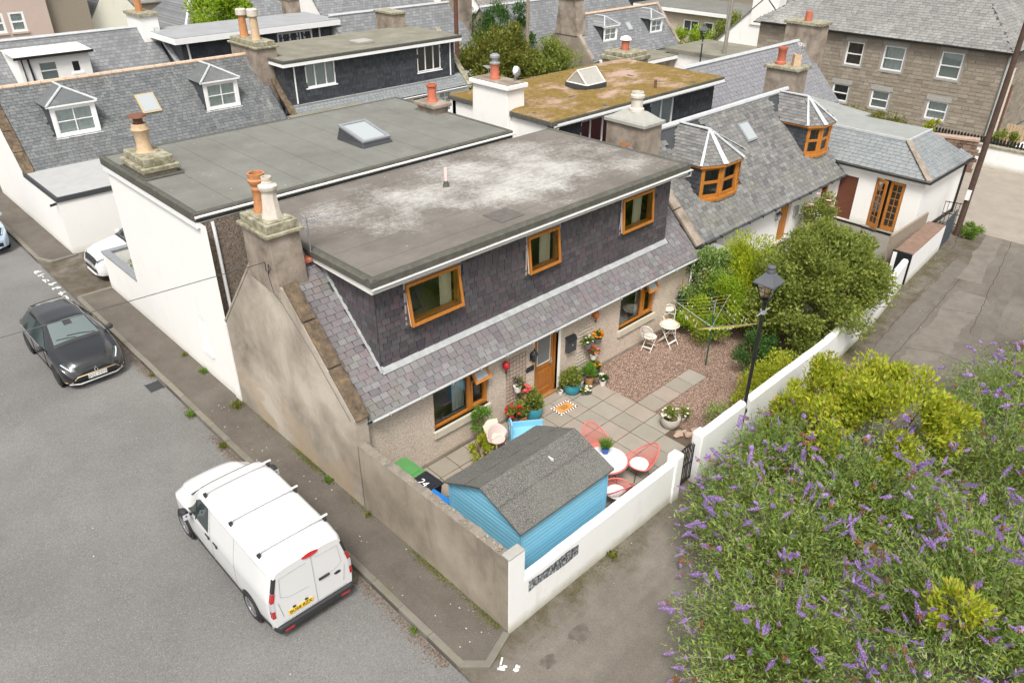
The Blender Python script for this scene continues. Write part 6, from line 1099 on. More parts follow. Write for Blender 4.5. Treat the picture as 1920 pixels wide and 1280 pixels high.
mb.build('door_seam', 'seam', V); plate(V, Fr((-.30, -2.368, .62), (1, 0, 0), (0, 0, 1)), 'BU68 BZX', 'yplate'); mb = MB(); bx(mb, fr, -.46, -.40, .70, .73, 0, .02); bx(mb, fr, -.2, -.14, .70, .73, 0, .02); mb.build('plate_lamp', 'pbk', V)
mb = MB(); bx(mb, fr, .14, .38, .97, 1.03, 0, .03); mb.build('rear_handle', 'pbk', V, bevel=.015); mb = MB(); mb.lathe([(.075, 0), (.07, .012)], 16, fr.p(.55, .90, .0), Matrix.Rotation(R_(90), 4, 'X') @ Matrix.Diagonal((1, .45, 1, 1))); mb.build('badge', 'pbk', V); mb = MB(); mb.lathe([(.16, 0), (.15, .03)], 16, (.05, -2.345, 1.735), Matrix.Rotation(R_(70), 4, 'X') @ Matrix.Diagonal((1.15, .28, 1, 1))); mb.build('brake_light', 'redl', V)
mb = MB(); mb.prism([(-.86, -2.30, .26), (-.80, -2.44, .26), (.80, -2.44, .26), (.86, -2.30, .26), (.86, -1.9, .26), (-.86, -1.9, .26)], (0, 0, .17)); mb.build('rear_bumper', 'pbk', V, bevel=.03)
for sg in (-1, 1): mb = MB(); mb.box(sg*.62-.1, sg*.62+.1, -2.446, -2.43, .29, .335); mb.build('reflector', 'redl', V)
for k in range(5):
    mb = MB(); x = -.46+.23*k; seam_pts = [bd_.P(y, x/.9*.27)+Vector((0, 0, .004)) for y in np.linspace(-2.0, .35, 10)]; mb.tube(seam_pts, .012, 4); mb.build('roof_rib', 'p_white', V)
mb = MB(); seam(bd_, mb, [(1.46, -.30), (1.75, -.31), (2.1, -.31), (2.3, -.30)], .005); seam(bd_, mb, [(1.46, .30), (1.75, .31), (2.1, .31), (2.3, .30)], .005); mb.build('bonnet_seam', 'seam', V)
for y in (.40, -.72, -1.85):
    mb = MB(); mb.box(-.78, .78, y-.022, y+.022, 1.915, 1.945); o = mb.build('roof_bar', 'p_white', V, bevel=.008)
    for sg in (-1, 1): mb = MB(); mb.prism([(sg*.70-.02, y-.045, 1.80), (sg*.70+.03, y-.045, 1.80), (sg*.70+.03, y+.045, 1.80), (sg*.70-.02, y+.045, 1.80)], (0, 0, .113)); mb.build('bar_foot', 'pbk', o)
# ---------------------------------------------------------------- hatchbacks
def hatch(name, label, loc, rz, pm, reg, gold=True, suv=False, ws='wscreen'):
    H_ = thing(name, label, 'car', loc, rz)
    if suv: st = [(-2.2, .95, .60, .8, .78, .4, .76), (-2.1, 1.3, .58, .98, .88, .34, .84), (-1.7, 1.58, .60, 1.04, .90, .30, .86), (-.6, 1.66, .62, 1.04, .91, .28, .87), (.15, 1.62, .61, 1.03, .91, .28, .87), (.95, 1.16, .74, 1.02, .91, .28, .87), (1.6, 1.06, .72, .95, .90, .3, .86), (1.98, .96, .66, .86, .86, .3, .82), (2.13, .84, .58, .72, .76, .3, .74), (2.2, .66, .5, .56, .66, .32, .64)]
    else: st = [(-2.02, .80, .60, .66, .70, .36, .68), (-1.95, 1.02, .56, .84, .80, .30, .78), (-1.6, 1.32, .55, .92, .86, .26, .82), (-1.2, 1.41, .57, .94, .885, .24, .85), (-.5, 1.445, .585, .93, .89, .24, .86), (.15, 1.41, .575, .92, .89, .24, .86), (.98, .98, .72, .90, .87, .24, .85), (1.45, .90, .68, .81, .875, .25, .85), (1.75, .82, .63, .72, .85, .26, .83), (1.93, .70, .55, .58, .76, .28, .74), (2.02, .52, .46, .44, .66, .30, .64)]
    b_ = Body(st); b_.shell().build('body', pm, H_, smooth='all'); yf = st[-1][0]
    cw, rf = (.88, .20) if not suv else (.88, .22)
    mb = MB(); b_.patch(mb, rf, cw, -.265, .265, .010, 8, 12); mb.build('windscreen', ws, H_, smooth='all'); mb = MB(); b_.patch(mb, cw+.005, cw+.09, -.28, .28, .008, 2, 12); mb.build('cowl', 'pbk', H_, smooth='all'); mb = MB(); seam(b_, mb, [(cw-.02, -.22), (cw-.1, -.05), (cw-.14, .08)], .010, .03); seam(b_, mb, [(cw-.02, 0), (cw-.09, .14), (cw-.12, .22)], .010, .03); mb.build('wiper', 'black', H_)
    mb = MB(); c = b_.P(rf+.12, 0); b_.patch(mb, rf+.02, rf+.2, -.05, .05, .014, 2, 3); mb.build('sensor', 'pbk', H_)
    mb = MB(); b_.patch(mb, st[1][0]+.08, st[2][0]+.12, -.25, .25, .008, 4, 8); mb.build('rear_window', 'cglass', H_, smooth='all')
    for sg in (-1, 1):
        mb = MB(); g = []; y0, y1 = -1.45, .86
        for i in range(15):
            y = y0+(y1-y0)*i/14; lo = .605 if y > -1.1 else .605-(-1.1-y)*.3; hi = .355 if y < .1 else .355+(y-.1)*.31
            g += [b_.P(y, sg*(lo+(hi-lo)*j/5))+b_.N(y, sg*(lo+(hi-lo)*j/5))*.008 for j in range(6)]
        mb.add(g, [(i*6+j, i*6+j+1, (i+1)*6+j+1, (i+1)*6+j) for i in range(14) for j in range(5)]); mb.build('side_window', 'cglass', H_, smooth='all')
        mb = MB(); seam(b_, mb, [(-.45, sg*(.35+.26*k/6)) for k in range(7)], .03, .010); mb.build('door_pillar', 'pbk', H_)
        mb = MB(); seam(b_, mb, [(y, sg*.625) for y in np.linspace(-1.4, .9, 10)], .010, .006); mb.build('belt_trim', 'steel', H_)
        mb = MB()
        for y in (.62, -.45): seam(b_, mb, [(y, sg*(.62+.3*k/6)) for k in range(7)], .005)
        mb.build('door_seam', 'black', H_); mb = MB(); b_.patch(mb, -1.9, 1.7, sg*.92, sg*1.0, .008, 16, 2); mb.build('sill_trim', 'pbk', H_, smooth='all')
        for y in (1.28, -1.28) if not suv else (1.32, -1.35): arch(H_, sg*(.885 if not suv else .90), y, .315 if not suv else .34, sg); wheel(H_, sg*.80, y, .315 if not suv else .34, sg, .2, 10, 'dgrey' if gold else 'alloy')
        c = b_.P(.72, sg*.58); o = MB(); o.lathe([(.02, -.08), (.09, -.05), (.10, .02), (.06, .08), (.01, .10)], 12, (c.x+sg*.13, .72, c.z+.07), Matrix.Diagonal((1.1, .8, 1, 1))); o.tube([(c.x, .72, c.z), (c.x+sg*.1, .72, c.z+.05)], .025, 6); o.build('wing_mirror', 'pbk' if gold else pm, H_, smooth=True)
        mb = MB(); yh = yf-.42; b_.patch(mb, yh, yf-.08, sg*.36, sg*.52, .010, 6, 4, sg*.30, sg*.44); o = mb.build('headlight', 'cglass', H_, smooth='all'); mb = MB(); b_.patch(mb, yh+.02, yf-.10, sg*.46, sg*.505, .014, 4, 2, sg*.38, sg*.425); mb.build('lamp_inner', 'clearl', o)
        mb = MB(); b_.patch(mb, st[1][0]+.02, st[1][0]+.25, sg*.55, sg*.72, .010, 3, 3); mb.build('tail_light', 'redl', H_)
    zt = st[-1][1]
    fr = Fr((0, yf+.005, 0), (-1, 0, 0), (0, 0, 1))
    mb = MB(); b_.patch(mb, yf-.10, yf-.002, -.30, .30, .012, 3, 12); mb.build('grille', 'pbk', H_, smooth='all')
    if gold:
        mb = MB(); bx(mb, fr, -.58, .58, .30, .46, -.05, .012); mb.build('lower_grille', 'black', H_, bevel=.02); mb = MB(); mb.tube([(-.80, yf-.22, .28), (-.66, yf-.04, .30), (-.52, yf+.02, .44), (.52, yf+.02, .44), (.66, yf-.04, .30), (.80, yf-.22, .28)], [.03, .028, .012, .012, .028, .03], 6); mb.build('bumper_blade', 'gold', H_, smooth=True)
        mb = MB(); mb.tube([(-.74, yf-.14, .22), (-.5, yf+.03, .22), (.5, yf+.03, .22), (.74, yf-.14, .22)], .025, 6); mb.build('splitter', 'steel', H_, smooth=True); plate(H_, Fr((0, yf+.03, .36), (-1, 0, 0), (0, 0, 1)), reg, 'wplate')
        d_ = fr.p(0, .50, .012); mb = MB(); mb.tube([d_+Vector((0, -.02, .10)), d_+Vector((.045, 0, 0)), d_+Vector((0, .01, -.09)), d_+Vector((-.045, 0, 0))], .012, 4, closed=True); mb.build('badge', 'steel', H_)
    else:
        for z in (.60, .68): mb = MB(); mb.tube([(-.55, yf-.06, z), (0, yf+.035, z), (.55, yf-.06, z)], .012, 5); mb.build('grille_bar', 'steel', H_)
        mb = MB(); bx(mb, fr, -.60, .60, .34, .50, -.05, .01); mb.build('lower_grille', 'black', H_, bevel=.03); mb = MB(); mb.tube([(-.7, yf-.12, .30), (-.4, yf+.02, .30), (.4, yf+.02, .30), (.7, yf-.12, .30)], .03, 6); mb.build('bumper_blade', pm, H_, smooth=True)
    return H_
hatch('hatchback_car', 'black hatchback with gold front trim parked by the kerb facing the van', (-2.52, 16.55, -.06), R_(180.5), 'p_black', 'SM23 VWW')
hatch('suv_car', 'white SUV nosing out of the driveway behind the low forecourt wall', (2.05, 21.75, -.015), R_(90), 'p_white', '', False, True, 'cglass')
hatch('parked_car', 'pale blue car at the edge of the street beyond the driveway', (-2.42, 28.6, -.06), R_(180), 'p_blue', '', False, True, 'cglass')
# ================================================================ shed
S = thing('garden_shed', 'blue painted timber shed with grey felt roof inside the garden wall', 'shed', (2.1, 1.6, 0), world=True)
x0, x1, y0, y1, ze, zk, zr_, ym = .80, 3.38, .50, 2.62, 1.88, 1.76, 2.28, 1.55
def zt(y): return ze+(y-y0)*(zr_-ze)/(ym-y0) if y <= ym else zk+(y1-y)*(zr_-zk)/(y1-ym)
mb = MB(); mb.prism([(x0+.03, y0+.03, 0), (x0+.03, y1-.03, 0), (x0+.03, y1-.03, zt(y1)-.03), (x0+.03, ym, zr_-.05), (x0+.03, y0+.03, zt(y0)-.03)], (x1-x0-.06, 0, 0)); mb.build('shed_body', 'board', S)
bh = .105
def plank(fr, ua, ub, va, vb, ta, tb):
    mb = MB(); vm = va+(vb-va)*.74; f = lambda v: (ua[0]+(ta[0]-ua[0])*(v-va)/(vb-va), ua[1]+(ta[1]-ua[1])*(v-va)/(vb-va)); m0, m1 = f(vm)
    mb.add([fr.p(ua[0], va, .024), fr.p(ua[1], va, .024), fr.p(m1, vm, .024), fr.p(m0, vm, .024), fr.p(ta[1], vb, .013), fr.p(ta[0], vb, .013), fr.p(ua[0], va, 0), fr.p(ua[1], va, 0)], [(0, 1, 2, 3), (3, 2, 4, 5), (6, 7, 1, 0)]); mb.build('board', 'board', S)
for fr, zmax in ((front(x0, y0+.03, 0), ze), (Fr((x1, y1-.03, 0), (-1, 0, 0), (0, 0, 1)), zk)):
    W_ = x1-x0
    for k in range(int(zmax/bh)): plank(fr, (.02, W_-.02), None, k*bh, (k+1)*bh, (.02, W_-.02), None)
def gspan(z):
    a = y0+.03 if z <= ze-.03 else y0+.03+(z-ze+.03)*(ym-y0)/(zr_-ze); b = y1-.03 if z <= zk-.03 else y1-.03-(z-zk+.03)*(y1-ym)/(zr_-zk); return a, b
for sg in (-1, 1):
    k = 0
    while (k+1)*bh < zr_-.06:
        (a0, a1), (b0, b1) = gspan(k*bh), gspan((k+1)*bh); k += 1
        if b1-b0 < .05: break
        if sg < 0: plank(left(x0+.03, y1, 0), (y1-a1, y1-a0), None, (k-1)*bh, k*bh, (y1-b1, y1-b0), None)
        else: plank(Fr((x1-.03, y0, 0), (0, 1, 0), (0, 0, 1)), (a0-y0, a1-y0), None, (k-1)*bh, k*bh, (b0-y0, b1-y0), None)
for x in (x0, x1):
    for y in (y0, y1): mb = MB(); mb.box(x-.025, x+.025, y-.025, y+.025, 0, zt(y)-.02); mb.build('corner_post', 'board', S)
def roofhalf(ya, yb):
    mb = MB(); n = 26; m = 8; g = []
    for i in range(n+1):
        for j in range(m+1): x = x0-.11+(x1-x0+.22)*i/n; y = ya+(yb-ya)*j/m; g.append((x, y, zt(y)+.012+.007*math.sin(i*1.1+j*.7)+random.uniform(-.002, .002)))
    mb.add(g, [(i*(m+1)+j, (i+1)*(m+1)+j, (i+1)*(m+1)+j+1, i*(m+1)+j+1) for i in range(n) for j in range(m)]); mb.build('felt_roof', 'shedfelt', S, smooth='all'); mb = MB(); fa = [(x0-.11, ya), (x1+.11, ya), (x1+.11, yb), (x0-.11, yb)]
    mb.add([(x, y, zt(y)-.004) for x, y in fa]+[(x, y, zt(y)-.03) for x, y in fa], [(0, 1, 5, 4), (1, 2, 6, 5), (3, 0, 4, 7), (4, 5, 6, 7), (0, 3, 2, 1)]); mb.build('roof_board', 'feltEdge', S)
roofhalf(y0-.10, ym); roofhalf(ym, y1+.10)
for yy, dz in ((1.02, .016), (ym-.12, .016), (2.05, .016)): mb = MB(); mb.prism([(x0-.11, yy-.006, zt(yy-.006)+dz), (x1+.11, yy-.006, zt(yy-.006)+dz), (x1+.11, yy+.006, zt(yy+.006)+dz), (x0-.11, yy+.006, zt(yy+.006)+dz)], (0, 0, .005)); mb.build('felt_lap', 'shedfelt', S)
mb = MB()
for i in range(60): x = x0-.08+(x1-x0+.16)*i/59; mb.box(x-.006, x+.006, 1.035, 1.047, zt(1.04)+.014, zt(1.04)+.023)
mb.build('clout_nails', 'black', S, kind='stuff'); mb = MB(); mb.box(2.42, 2.44, 1.2, 1.34, zt(1.27)+.0, zt(1.27)+.06); mb.build('loose_batten', 'pvcd', S)
# ================================================================ wheelie bins
def bin_(label, x, y, rz, col, num=None):
    m = simple('bin_plastic', col, .45, .1, 5); t = thing('wheelie_bin', label, 'bin', (x, y, .02), rz, 'wheelie bins behind the side wall'); mb = MB(); w0, w1, d0, d1 = .21, .27, .24, .33
    v = [(-w0, -d0, .06), (w0, -d0, .06), (w0, d0, .06), (-w0, d0, .06), (-w1, -d1, .95), (w1, -d1, .95), (w1, d1, .95), (-w1, d1, .95)]; mb.add(v, [(0, 3, 2, 1), (0, 1, 5, 4), (1, 2, 6, 5), (2, 3, 7, 6), (3, 0, 4, 7), (4, 5, 6, 7)]); mb.build('bin_body', m, t, bevel=.025)
    mb = MB(); mb.prism([(-w1-.025, -d1-.03, .955), (w1+.025, -d1-.03, .955), (w1+.025, d1+.02, .975), (-w1-.025, d1+.02, .975)], (0, 0, .05)); mb.prism([(-w1+.05, -d1+.06, 1.005), (w1-.05, -d1+.06, 1.005), (w1-.05, d1-.12, 1.02), (-w1+.05, d1-.12, 1.02)], (0, 0, .025)); lid = mb.build('lid', m, t, bevel=.015)
    mb = MB(); mb.tube([(-.2, d1+.05, .93), (.2, d1+.05, .93)], .018, 6); mb.build('handle', m, t)
    for sx in (-1, 1): mb = MB(); mb.lathe([(.02, -.025), (.1, -.025), (.1, .025), (.02, .025)], 14, (sx*.23, d0+.02, .1), Matrix.Rotation(R_(90), 4, 'Y')); mb.build('wheel', 'tyre', t)
    if num: text(lid, num, Fr((0, .0, 1.049), (1, 0, 0), (0, 1, .03)), .26, 'pvc')
    return t
bin_('green wheelie bin against the harled wall by the side wall', .82, 4.26, R_(4), C(.085, .24, .075)); bin_('black wheelie bin with white number 24 on its lid', .80, 3.58, R_(-88), C(.02, .022, .028), '24'); bin_('bright blue wheelie bin beside the blue shed', .55, 2.98, R_(-86), C(.02, .18, .52))
# ================================================================ chairs and tables
m_coral = simple('coral_cord', C(.60, .145, .125), .55, .1, 8)
def cord_chair(label, x, y, rz, cushion=False):
    t = thing('cord_chair', label, 'chair', (x, y, .02), rz, 'coral cord chairs round the white table'); rim = []; seatr = []
    N = 28
    for i in range(N):
        a = 2*math.pi*i/N; r = .36; b = max(0, -math.sin(a)); yy = .34*math.sin(a)-(.10*b); zz = .46+.02*math.sin(a)+.42*b**1.3; rim.append(Vector((.38*math.cos(a)*(1-.08*b), yy, zz))); seatr.append(Vector((.20*math.cos(a), .17*math.sin(a)+.0, .33)))
    mb = MB(); mb.tube(rim, .017, 7, closed=True); mb.build('rim', m_coral, t, smooth=True); mb = MB(); mb.tube(seatr, .012, 6, closed=True); mb.build('seat_ring', m_coral, t, smooth=True); mb = MB()
    M_ = 66
    for i in range(M_):
        f = i/M_*N; k = int(f) % N; w = f-int(f); p = rim[k].lerp(rim[(k+1) % N], w); q = seatr[k].lerp(seatr[(k+1) % N], w); mb.tube([p, p.lerp(q, .5)+Vector((0, 0, -.02)), q], .0055, 4, cap=False)
    o = mb.build('cords', m_coral, t); o['kind'] = 'stuff'
    mb = MB(); mb.lathe([(.01, .32), (.2, .325), (.01, .33)], 20); mb.build('seat', m_coral, t)
    for sx, sy in ((-1, -1), (1, -1), (1, 1), (-1, 1)): mb = MB(); mb.tube([(sx*.14, sy*.12, .33), (sx*.24, sy*.22, 0)], .011, 6); mb.build('leg', 'dgrey', t)
    if cushion: mb = MB(); mb.lathe([(.02, .335), (.22, .34), (.25, .365), (.22, .40), (.02, .405)], 20); mb.build('cushion', 'white_cloth', t, smooth=True)
    return t
cord_chair('coral cord chair beyond the white table, its back to the house', 5.25, 2.28, R_(165)); cord_chair('coral cord chair with white round cushion, its back to the gate', 5.50, 1.12, R_(62), True); cord_chair('coral cord chair with white cushion beside the blue shed', 4.30, .88, R_(-15), True)
T = thing('round_table', 'round white topped garden table with coral rim beside the shed', 'table', (4.72, 1.55, .02)); mb = MB(); mb.lathe([(.01, .66), (.50, .66), (.50, .70), (.01, .70)], 36); mb.build('table_top', 'p_white', T); mb = MB(); mb.tube([(.51*math.cos(a), .51*math.sin(a), .675) for a in np.linspace(0, 2*math.pi, 36, endpoint=False)], .022, 6, closed=True); mb.build('rim', m_coral, T, smooth=True)
for k in range(4): a = k*math.pi/2+.5; mb = MB(); mb.tube([(.12*math.cos(a), .12*math.sin(a), .66), (.32*math.cos(a), .32*math.sin(a), 0)], .013, 6); mb.build('leg', 'dgrey', T)
# white bistro set
m_wm = simple('white_enamel', C(.74, .71, .65), .5, .08, 10); m_mos = NT('mosaic_top'); v = m_mos.voro(38, out='Color'); g = m_mos.n('SeparateColor'); m_mos.l(v, g.inputs[0]); m_mos = m_mos.done(m_mos.ramp(g.outputs[0], [(0, C(.62, .58, .50)), (.5, C(.74, .72, .68)), (.9, C(.68, .60, .45)), (1, C(.5, .44, .36))]), .4)
def bistro_chair(label, x, y, rz):
    t = thing('bistro_chair', label, 'chair', (x, y, .0), rz, 'white folding bistro chairs'); mb = MB(); mb.lathe([(.01, .44), (.19, .44), (.20, .455), (.19, .47), (.01, .47)], 24); o = mb.build('seat', m_wm, t, smooth=True); mb = MB(); mb.lathe([(.01, .4705), (.155, .4705), (.155, .474), (.01, .474)], 20); mb.build('seat_mosaic', m_mos, o)
    back = [(-.16, -.17, .45), (-.20, -.24, .62), (-.21, -.27, .75), (-.16, -.29, .88), (0, -.30, .94), (.16, -.29, .88), (.21, -.27, .75), (.20, -.24, .62), (.16, -.17, .45)]; mb = MB(); mb.tube(back, .012, 6); o = mb.build('backrest', m_wm, t, smooth=True); mb = MB(); mb.lathe([(.01, -.006), (.13, -.006), (.13, .006), (.01, .006)], 18, (0, -.265, .79), Matrix.Rotation(R_(98), 4, 'X') @ Matrix.Diagonal((1.15, .75, 1, 1))); mb.build('back_panel', m_mos, o); mb = MB(); mb.tube([(-.2, -.23, .6), (0, -.22, .66), (.2, -.23, .6)], .008, 5); mb.build('back_scroll', m_wm, o)
    for sx in (-1, 1):
        mb = MB(); mb.tube([(sx*.17, -.18, .45), (sx*.17, .22, 0)], .011, 6); mb.build('leg', m_wm, t); mb = MB(); mb.tube([(sx*.15, .17, .44), (sx*.15, -.24, 0)], .011, 6); mb.build('leg', m_wm, t)
    for y_, z_ in ((.12, .115), (-.14, .11)): mb = MB(); mb.box(-.16, .16, y_-.025, y_+.025, z_-.006, z_+.006); mb.build('stretcher', m_wm, t)
    return t
bistro_chair('white folding bistro chair under the window, side on to the wall', 10.55, 4.62, R_(-80)); bistro_chair('white folding bistro chair with round mosaic back beside the green parasol', 11.75, 4.72, R_(140))
T = thing('bistro_table', 'round white mosaic bistro table under the window by the gravel', 'table', (11.22, 4.40, 0)); mb = MB(); mb.lathe([(.01, .69), (.30, .69), (.315, .705), (.30, .72), (.01, .72)], 32); o = mb.build('table_top', m_wm, T, smooth=True); mb = MB(); mb.lathe([(.01, .7205), (.25, .7205), (.25, .724), (.01, .724)], 28); mb.build('mosaic', m_mos, o); mb = MB(); mb.tube([(.272*math.cos(a), .272*math.sin(a), .722) for a in np.linspace(0, 6.283, 30, endpoint=False)], .02, 5, closed=True); mb.build('gilt_ring', simple('faded_gilt', C(.55, .40, .2), .5), o)
for sx in (-1, 1):
    for sy in (-1, 1): mb = MB(); mb.tube([(sx*.2, sy*.2, .69), (sx*.2, -sy*.27, 0)], .012, 6); mb.build('leg', m_wm, T)
for y_ in (.17, -.17): mb = MB(); mb.box(-.2, .2, y_-.03, y_+.03, .13, .145); mb.build('stretcher', m_wm, T)
P_ = thing('garden_parasol', 'folded dark green parasol leaning in the corner behind the bistro chair', 'parasol', (12.35, 4.72, 0)); mb = MB(); mb.tube([(0, 0, 0), (0, .12, 1.75)], .018, 6); mb.build('pole', 'door', P_); mb = MB(); mb.lathe([(.09, .35), (.11, .6), (.13, .95), (.10, 1.2), (.16, 1.25), (.03, 1.3)], 8, (0, .06, 0)); mb.build('canopy', simple('bottle_green_cloth', C(.012, .06, .045), .9, .3, 10), P_)
# blue bench with white cut-outs and pink chair
Bc = thing('garden_bench', 'pale blue bench end with white painted pattern behind the shed', 'bench', (4.35, 3.85, .02), R_(-35)); m_lb = simple('light_blue_paint', C(.20, .47, .66), .5, .06, 4); mb = MB(); mb.prism([(-.45, -.28, .35), (-.45, .28, .35), (-.45, .28, .66), (-.45, .10, .86), (-.45, -.10, .93), (-.45, -.28, .90)], (.04, 0, 0)); mb.build('bench_end', m_lb, Bc, bevel=.01); mb = MB()
for i in range(5): a = i*1.257; mb.lathe([(.004, 0), (.035, .001), (.035, .004), (.002, .005)], 8, (-.451, .02+.09*math.cos(a), .66+.08*math.sin(a)), Matrix.Rotation(R_(-90), 4, 'Y'))
mb.build('painted_flower', 'pvc', Bc); mb = MB(); mb.box(-.42, .45, -.25, .25, .40, .44); mb.build('seat', m_lb, Bc); mb = MB(); mb.box(-.41, .45, .22, .27, .44, .60); mb.build('backrest', m_lb, Bc)
for x in (-.40, .40):
    for y in (-.22, .22): mb = MB(); mb.box(x-.03, x+.03, y-.03, y+.03, 0, .40); mb.build('leg', m_lb, Bc)
Pc = thing('garden_chair', 'pale pink shell shaped chair with cream throw beside the blue bench', 'chair', (3.62, 4.18, .02), R_(0)); m_pk = simple('pale_pink_plastic', C(.58, .44, .40), .5, .05, 4); mb = MB(); n = 14; g = []
for i in range(n+1):
    a = math.pi*(.0+1.0*i/n); 
    for j in range(7): f = j/6; r = .15+.13*f; g.append((r*1.15*math.cos(a)*1.0, r*math.sin(a)*.95-.06, .40+.02*f+.36*f*(.25+.75*math.sin(a))))
mb.add(g, [(i*7+j, i*7+j+1, (i+1)*7+j+1, (i+1)*7+j) for i in range(n) for j in range(6)]); o = mb.build('shell', m_pk, Pc, smooth='all'); md = o.modifiers.new('s', 'SOLIDIFY'); md.thickness = .02; mb = MB(); mb.lathe([(.01, .37), (.2, .38), (.22, .42), (.01, .43)], 18, (0, .02, 0)); mb.build('seat', m_pk, Pc, smooth=True)
mb = MB(); mb.add([(-.25+.5*i/6, .32-.05*math.cos(i), .80-.0*i) if j == 0 else ((-.22+.44*i/6, .20+.02*math.sin(i*2), .60) if j == 1 else (-.2+.4*i/6, .05, .45)) for i in range(7) for j in range(3)], [(i*3+j, i*3+j+1, (i+1)*3+j+1, (i+1)*3+j) for i in range(6) for j in range(2)]); mb.build('throw', 'curtain', Pc, smooth='all')
for sx in (-1, 1):
    for sy in (-1, 1): mb = MB(); mb.tube([(sx*.13, sy*.12, .38), (sx*.2, sy*.19, 0)], .014, 6); mb.build('leg', 'buff', Pc)
# ================================================================ things on the front wall
fW = front(0, 5.0, 0)
def trellis(label, u0, v0, cells_w, cells_h, mat, skew=.0, cut=None):
    t = thing('trellis', label, 'trellis', (u0+.3, 4.97, v0), world=True); s = .115
    for i in range(cells_w+1): mb = MB(); bx(mb, fW, u0+i*s-.007, u0+i*s+.007, v0, v0+cells_h*s, .015, .027); mb.build('upright', mat, t)
    for j in range(cells_h+1): mb = MB(); bx(mb, fW, u0-.03, u0+cells_w*s+.03, v0+j*s-.007, v0+j*s+.007, .027, .039); mb.build('slat', mat, t)
    return t
trellis('pale timber trellis on the wall beside the black post box', 7.55, 1.25, 5, 6, 'cream_pot'); trellis('pale timber trellis low on the wall below the hanging baskets', 7.5, .55, 4, 4, 'cream_pot'); trellis('rusty wire trellis on the wall between window and door', 4.72, .55, 6, 12, simple('rusty_wire', C(.32, .24, .19), .8))
def balloon(label, u, v, col):
    t = thing('wall_ornament', label, 'ornament', (u, 4.90, v)); m = simple('balloon_tin', col, .4, .3, 18); mb = MB(); mb.lathe([(.03, .10), (.07, .15), (.10, .23), (.09, .30), (.05, .345), (.005, .355)], 12); mb.build('balloon', m, t, smooth=True); mb = MB(); mb.lathe([(.025, 0), (.035, .05)], 8); mb.build('basket', 'dgrey', t)
    for k in range(4): a = k*1.571; mb = MB(); mb.tube([(.03*math.cos(a), .03*math.sin(a), .05), (.04*math.cos(a), .04*math.sin(a), .115)], .004, 4); mb.build('cord', 'dgrey', t)
    mb = MB(); mb.tube([(0, 0, .35), (0, .04, .40), (0, .1, .40)], .005, 4); mb.build('hook', 'black', t)
balloon('red hot air balloon ornament on the wall above the rusty trellis', 4.62, 1.62, C(.45, .02, .025)); balloon('copper hot air balloon ornament hanging under the eaves by the trellis', 8.15, 1.78, C(.45, .13, .03))
W = thing('wall_lantern', 'black coach lantern on the harled wall beside the front door', 'lantern', (5.62, 4.86, 1.56)); mb = MB(); mb.lathe([(.035, 0), (.05, .02), (.085, .24), (.09, .25)], 6); mb.build('lantern_glass', 'cglass', W); mb = MB(); mb.lathe([(.11, .25), (.07, .31), (.03, .34), (.012, .42)], 6); mb.build('lantern_roof', 'black', W); mb = MB(); mb.tube([(0, .0, 0), (0, .06, -.05), (0, .13, .05)], .012, 6); mb.box(-.035, .035, .125, .138, -.03, .2); mb.build('bracket', 'black', W); mb = MB()
for k in range(6): a = k*math.pi/3; mb.tube([(.05*math.cos(a), .05*math.sin(a), .02), (.088*math.cos(a), .088*math.sin(a), .25)], .006, 4)
mb.build('cage', 'black', W)
mb = MB(); bx(mb, fW, 5.44, 5.74, 1.20, 1.36, .005, .02); o = mb.build('name_plate', 'black', None, bevel=.004); tag(o, 'small black slate name plate on the wall left of the front door', 'sign'); mb = MB(); bx(mb, Fr((0, 0, 0), (1, 0, 0), (0, 0, 1)), .06, .08, .02, .03, .0075, .0095); dotp = mb
pb = thing('post_box', 'black wall mounted post box right of the front door', 'post box', (7.16, 4.92, 1.22)); mb = MB(); mb.prism([(-.17, .07, 0), (-.17, -.06, 0), (-.17, -.06, .36), (-.17, -.02, .44), (-.17, .07, .46)], (.34, 0, 0)); mb.build('box', 'dgrey', pb, bevel=.01); mb = MB(); mb.prism([(-.18, -.075, .35), (-.18, -.02, .46), (-.18, .08, .475), (-.18, .08, .455), (-.18, -.015, .44), (-.18, -.06, .345)], (.36, 0, 0)); mb.build('lid', 'black', pb); mb = MB(); mb.box(-.02, .02, -.066, -.06, .2, .24); mb.build('lock', 'steel', pb)
# door mat with black and white edge
dm = thing('door_mat', 'coir door mat with black and white chequered edge at the door step', 'mat', (6.28, 4.30, .022), R_(-2)); mb = MB(); mb.box(-.26, .26, -.15, .15, 0, .014); mb.build('coir', simple('coir', C(.52, .24, .06), .95, .2, 30), dm)
nx, ny = 14, 9; mbw, mbk = MB(), MB(); cx, cy = .64/nx, .42/ny
for i in range(nx):
    for j in range(ny):
        if 1 < i < nx-1-1 and 0 < j < ny-1 and not (j in (0, ny-1)): 
            if 1 <= j <= ny-2 and 1 <= i <= nx-2: continue
        (mbk if (i+j) % 2 else mbw).box(-.32+i*cx, -.32+(i+1)*cx, -.21+j*cy, -.21+(j+1)*cy, 0, .012)
mbw.build('white_checks', 'pvc', dm, kind='stuff'); mbk.build('black_checks', 'black', dm, kind='stuff')
for j in range(3):   # three lines of lettering too small to read
    mb = MB(); x = -.14+.02*j
    while x < .12: w = random.uniform(.015, .03); mb.box(x, x+w, .055-j*.06, .055-j*.06+.03, .014, .016); x += w+.01
    o = mb.build('printed_line', 'dgrey', dm); o['kind'] = 'stuff'
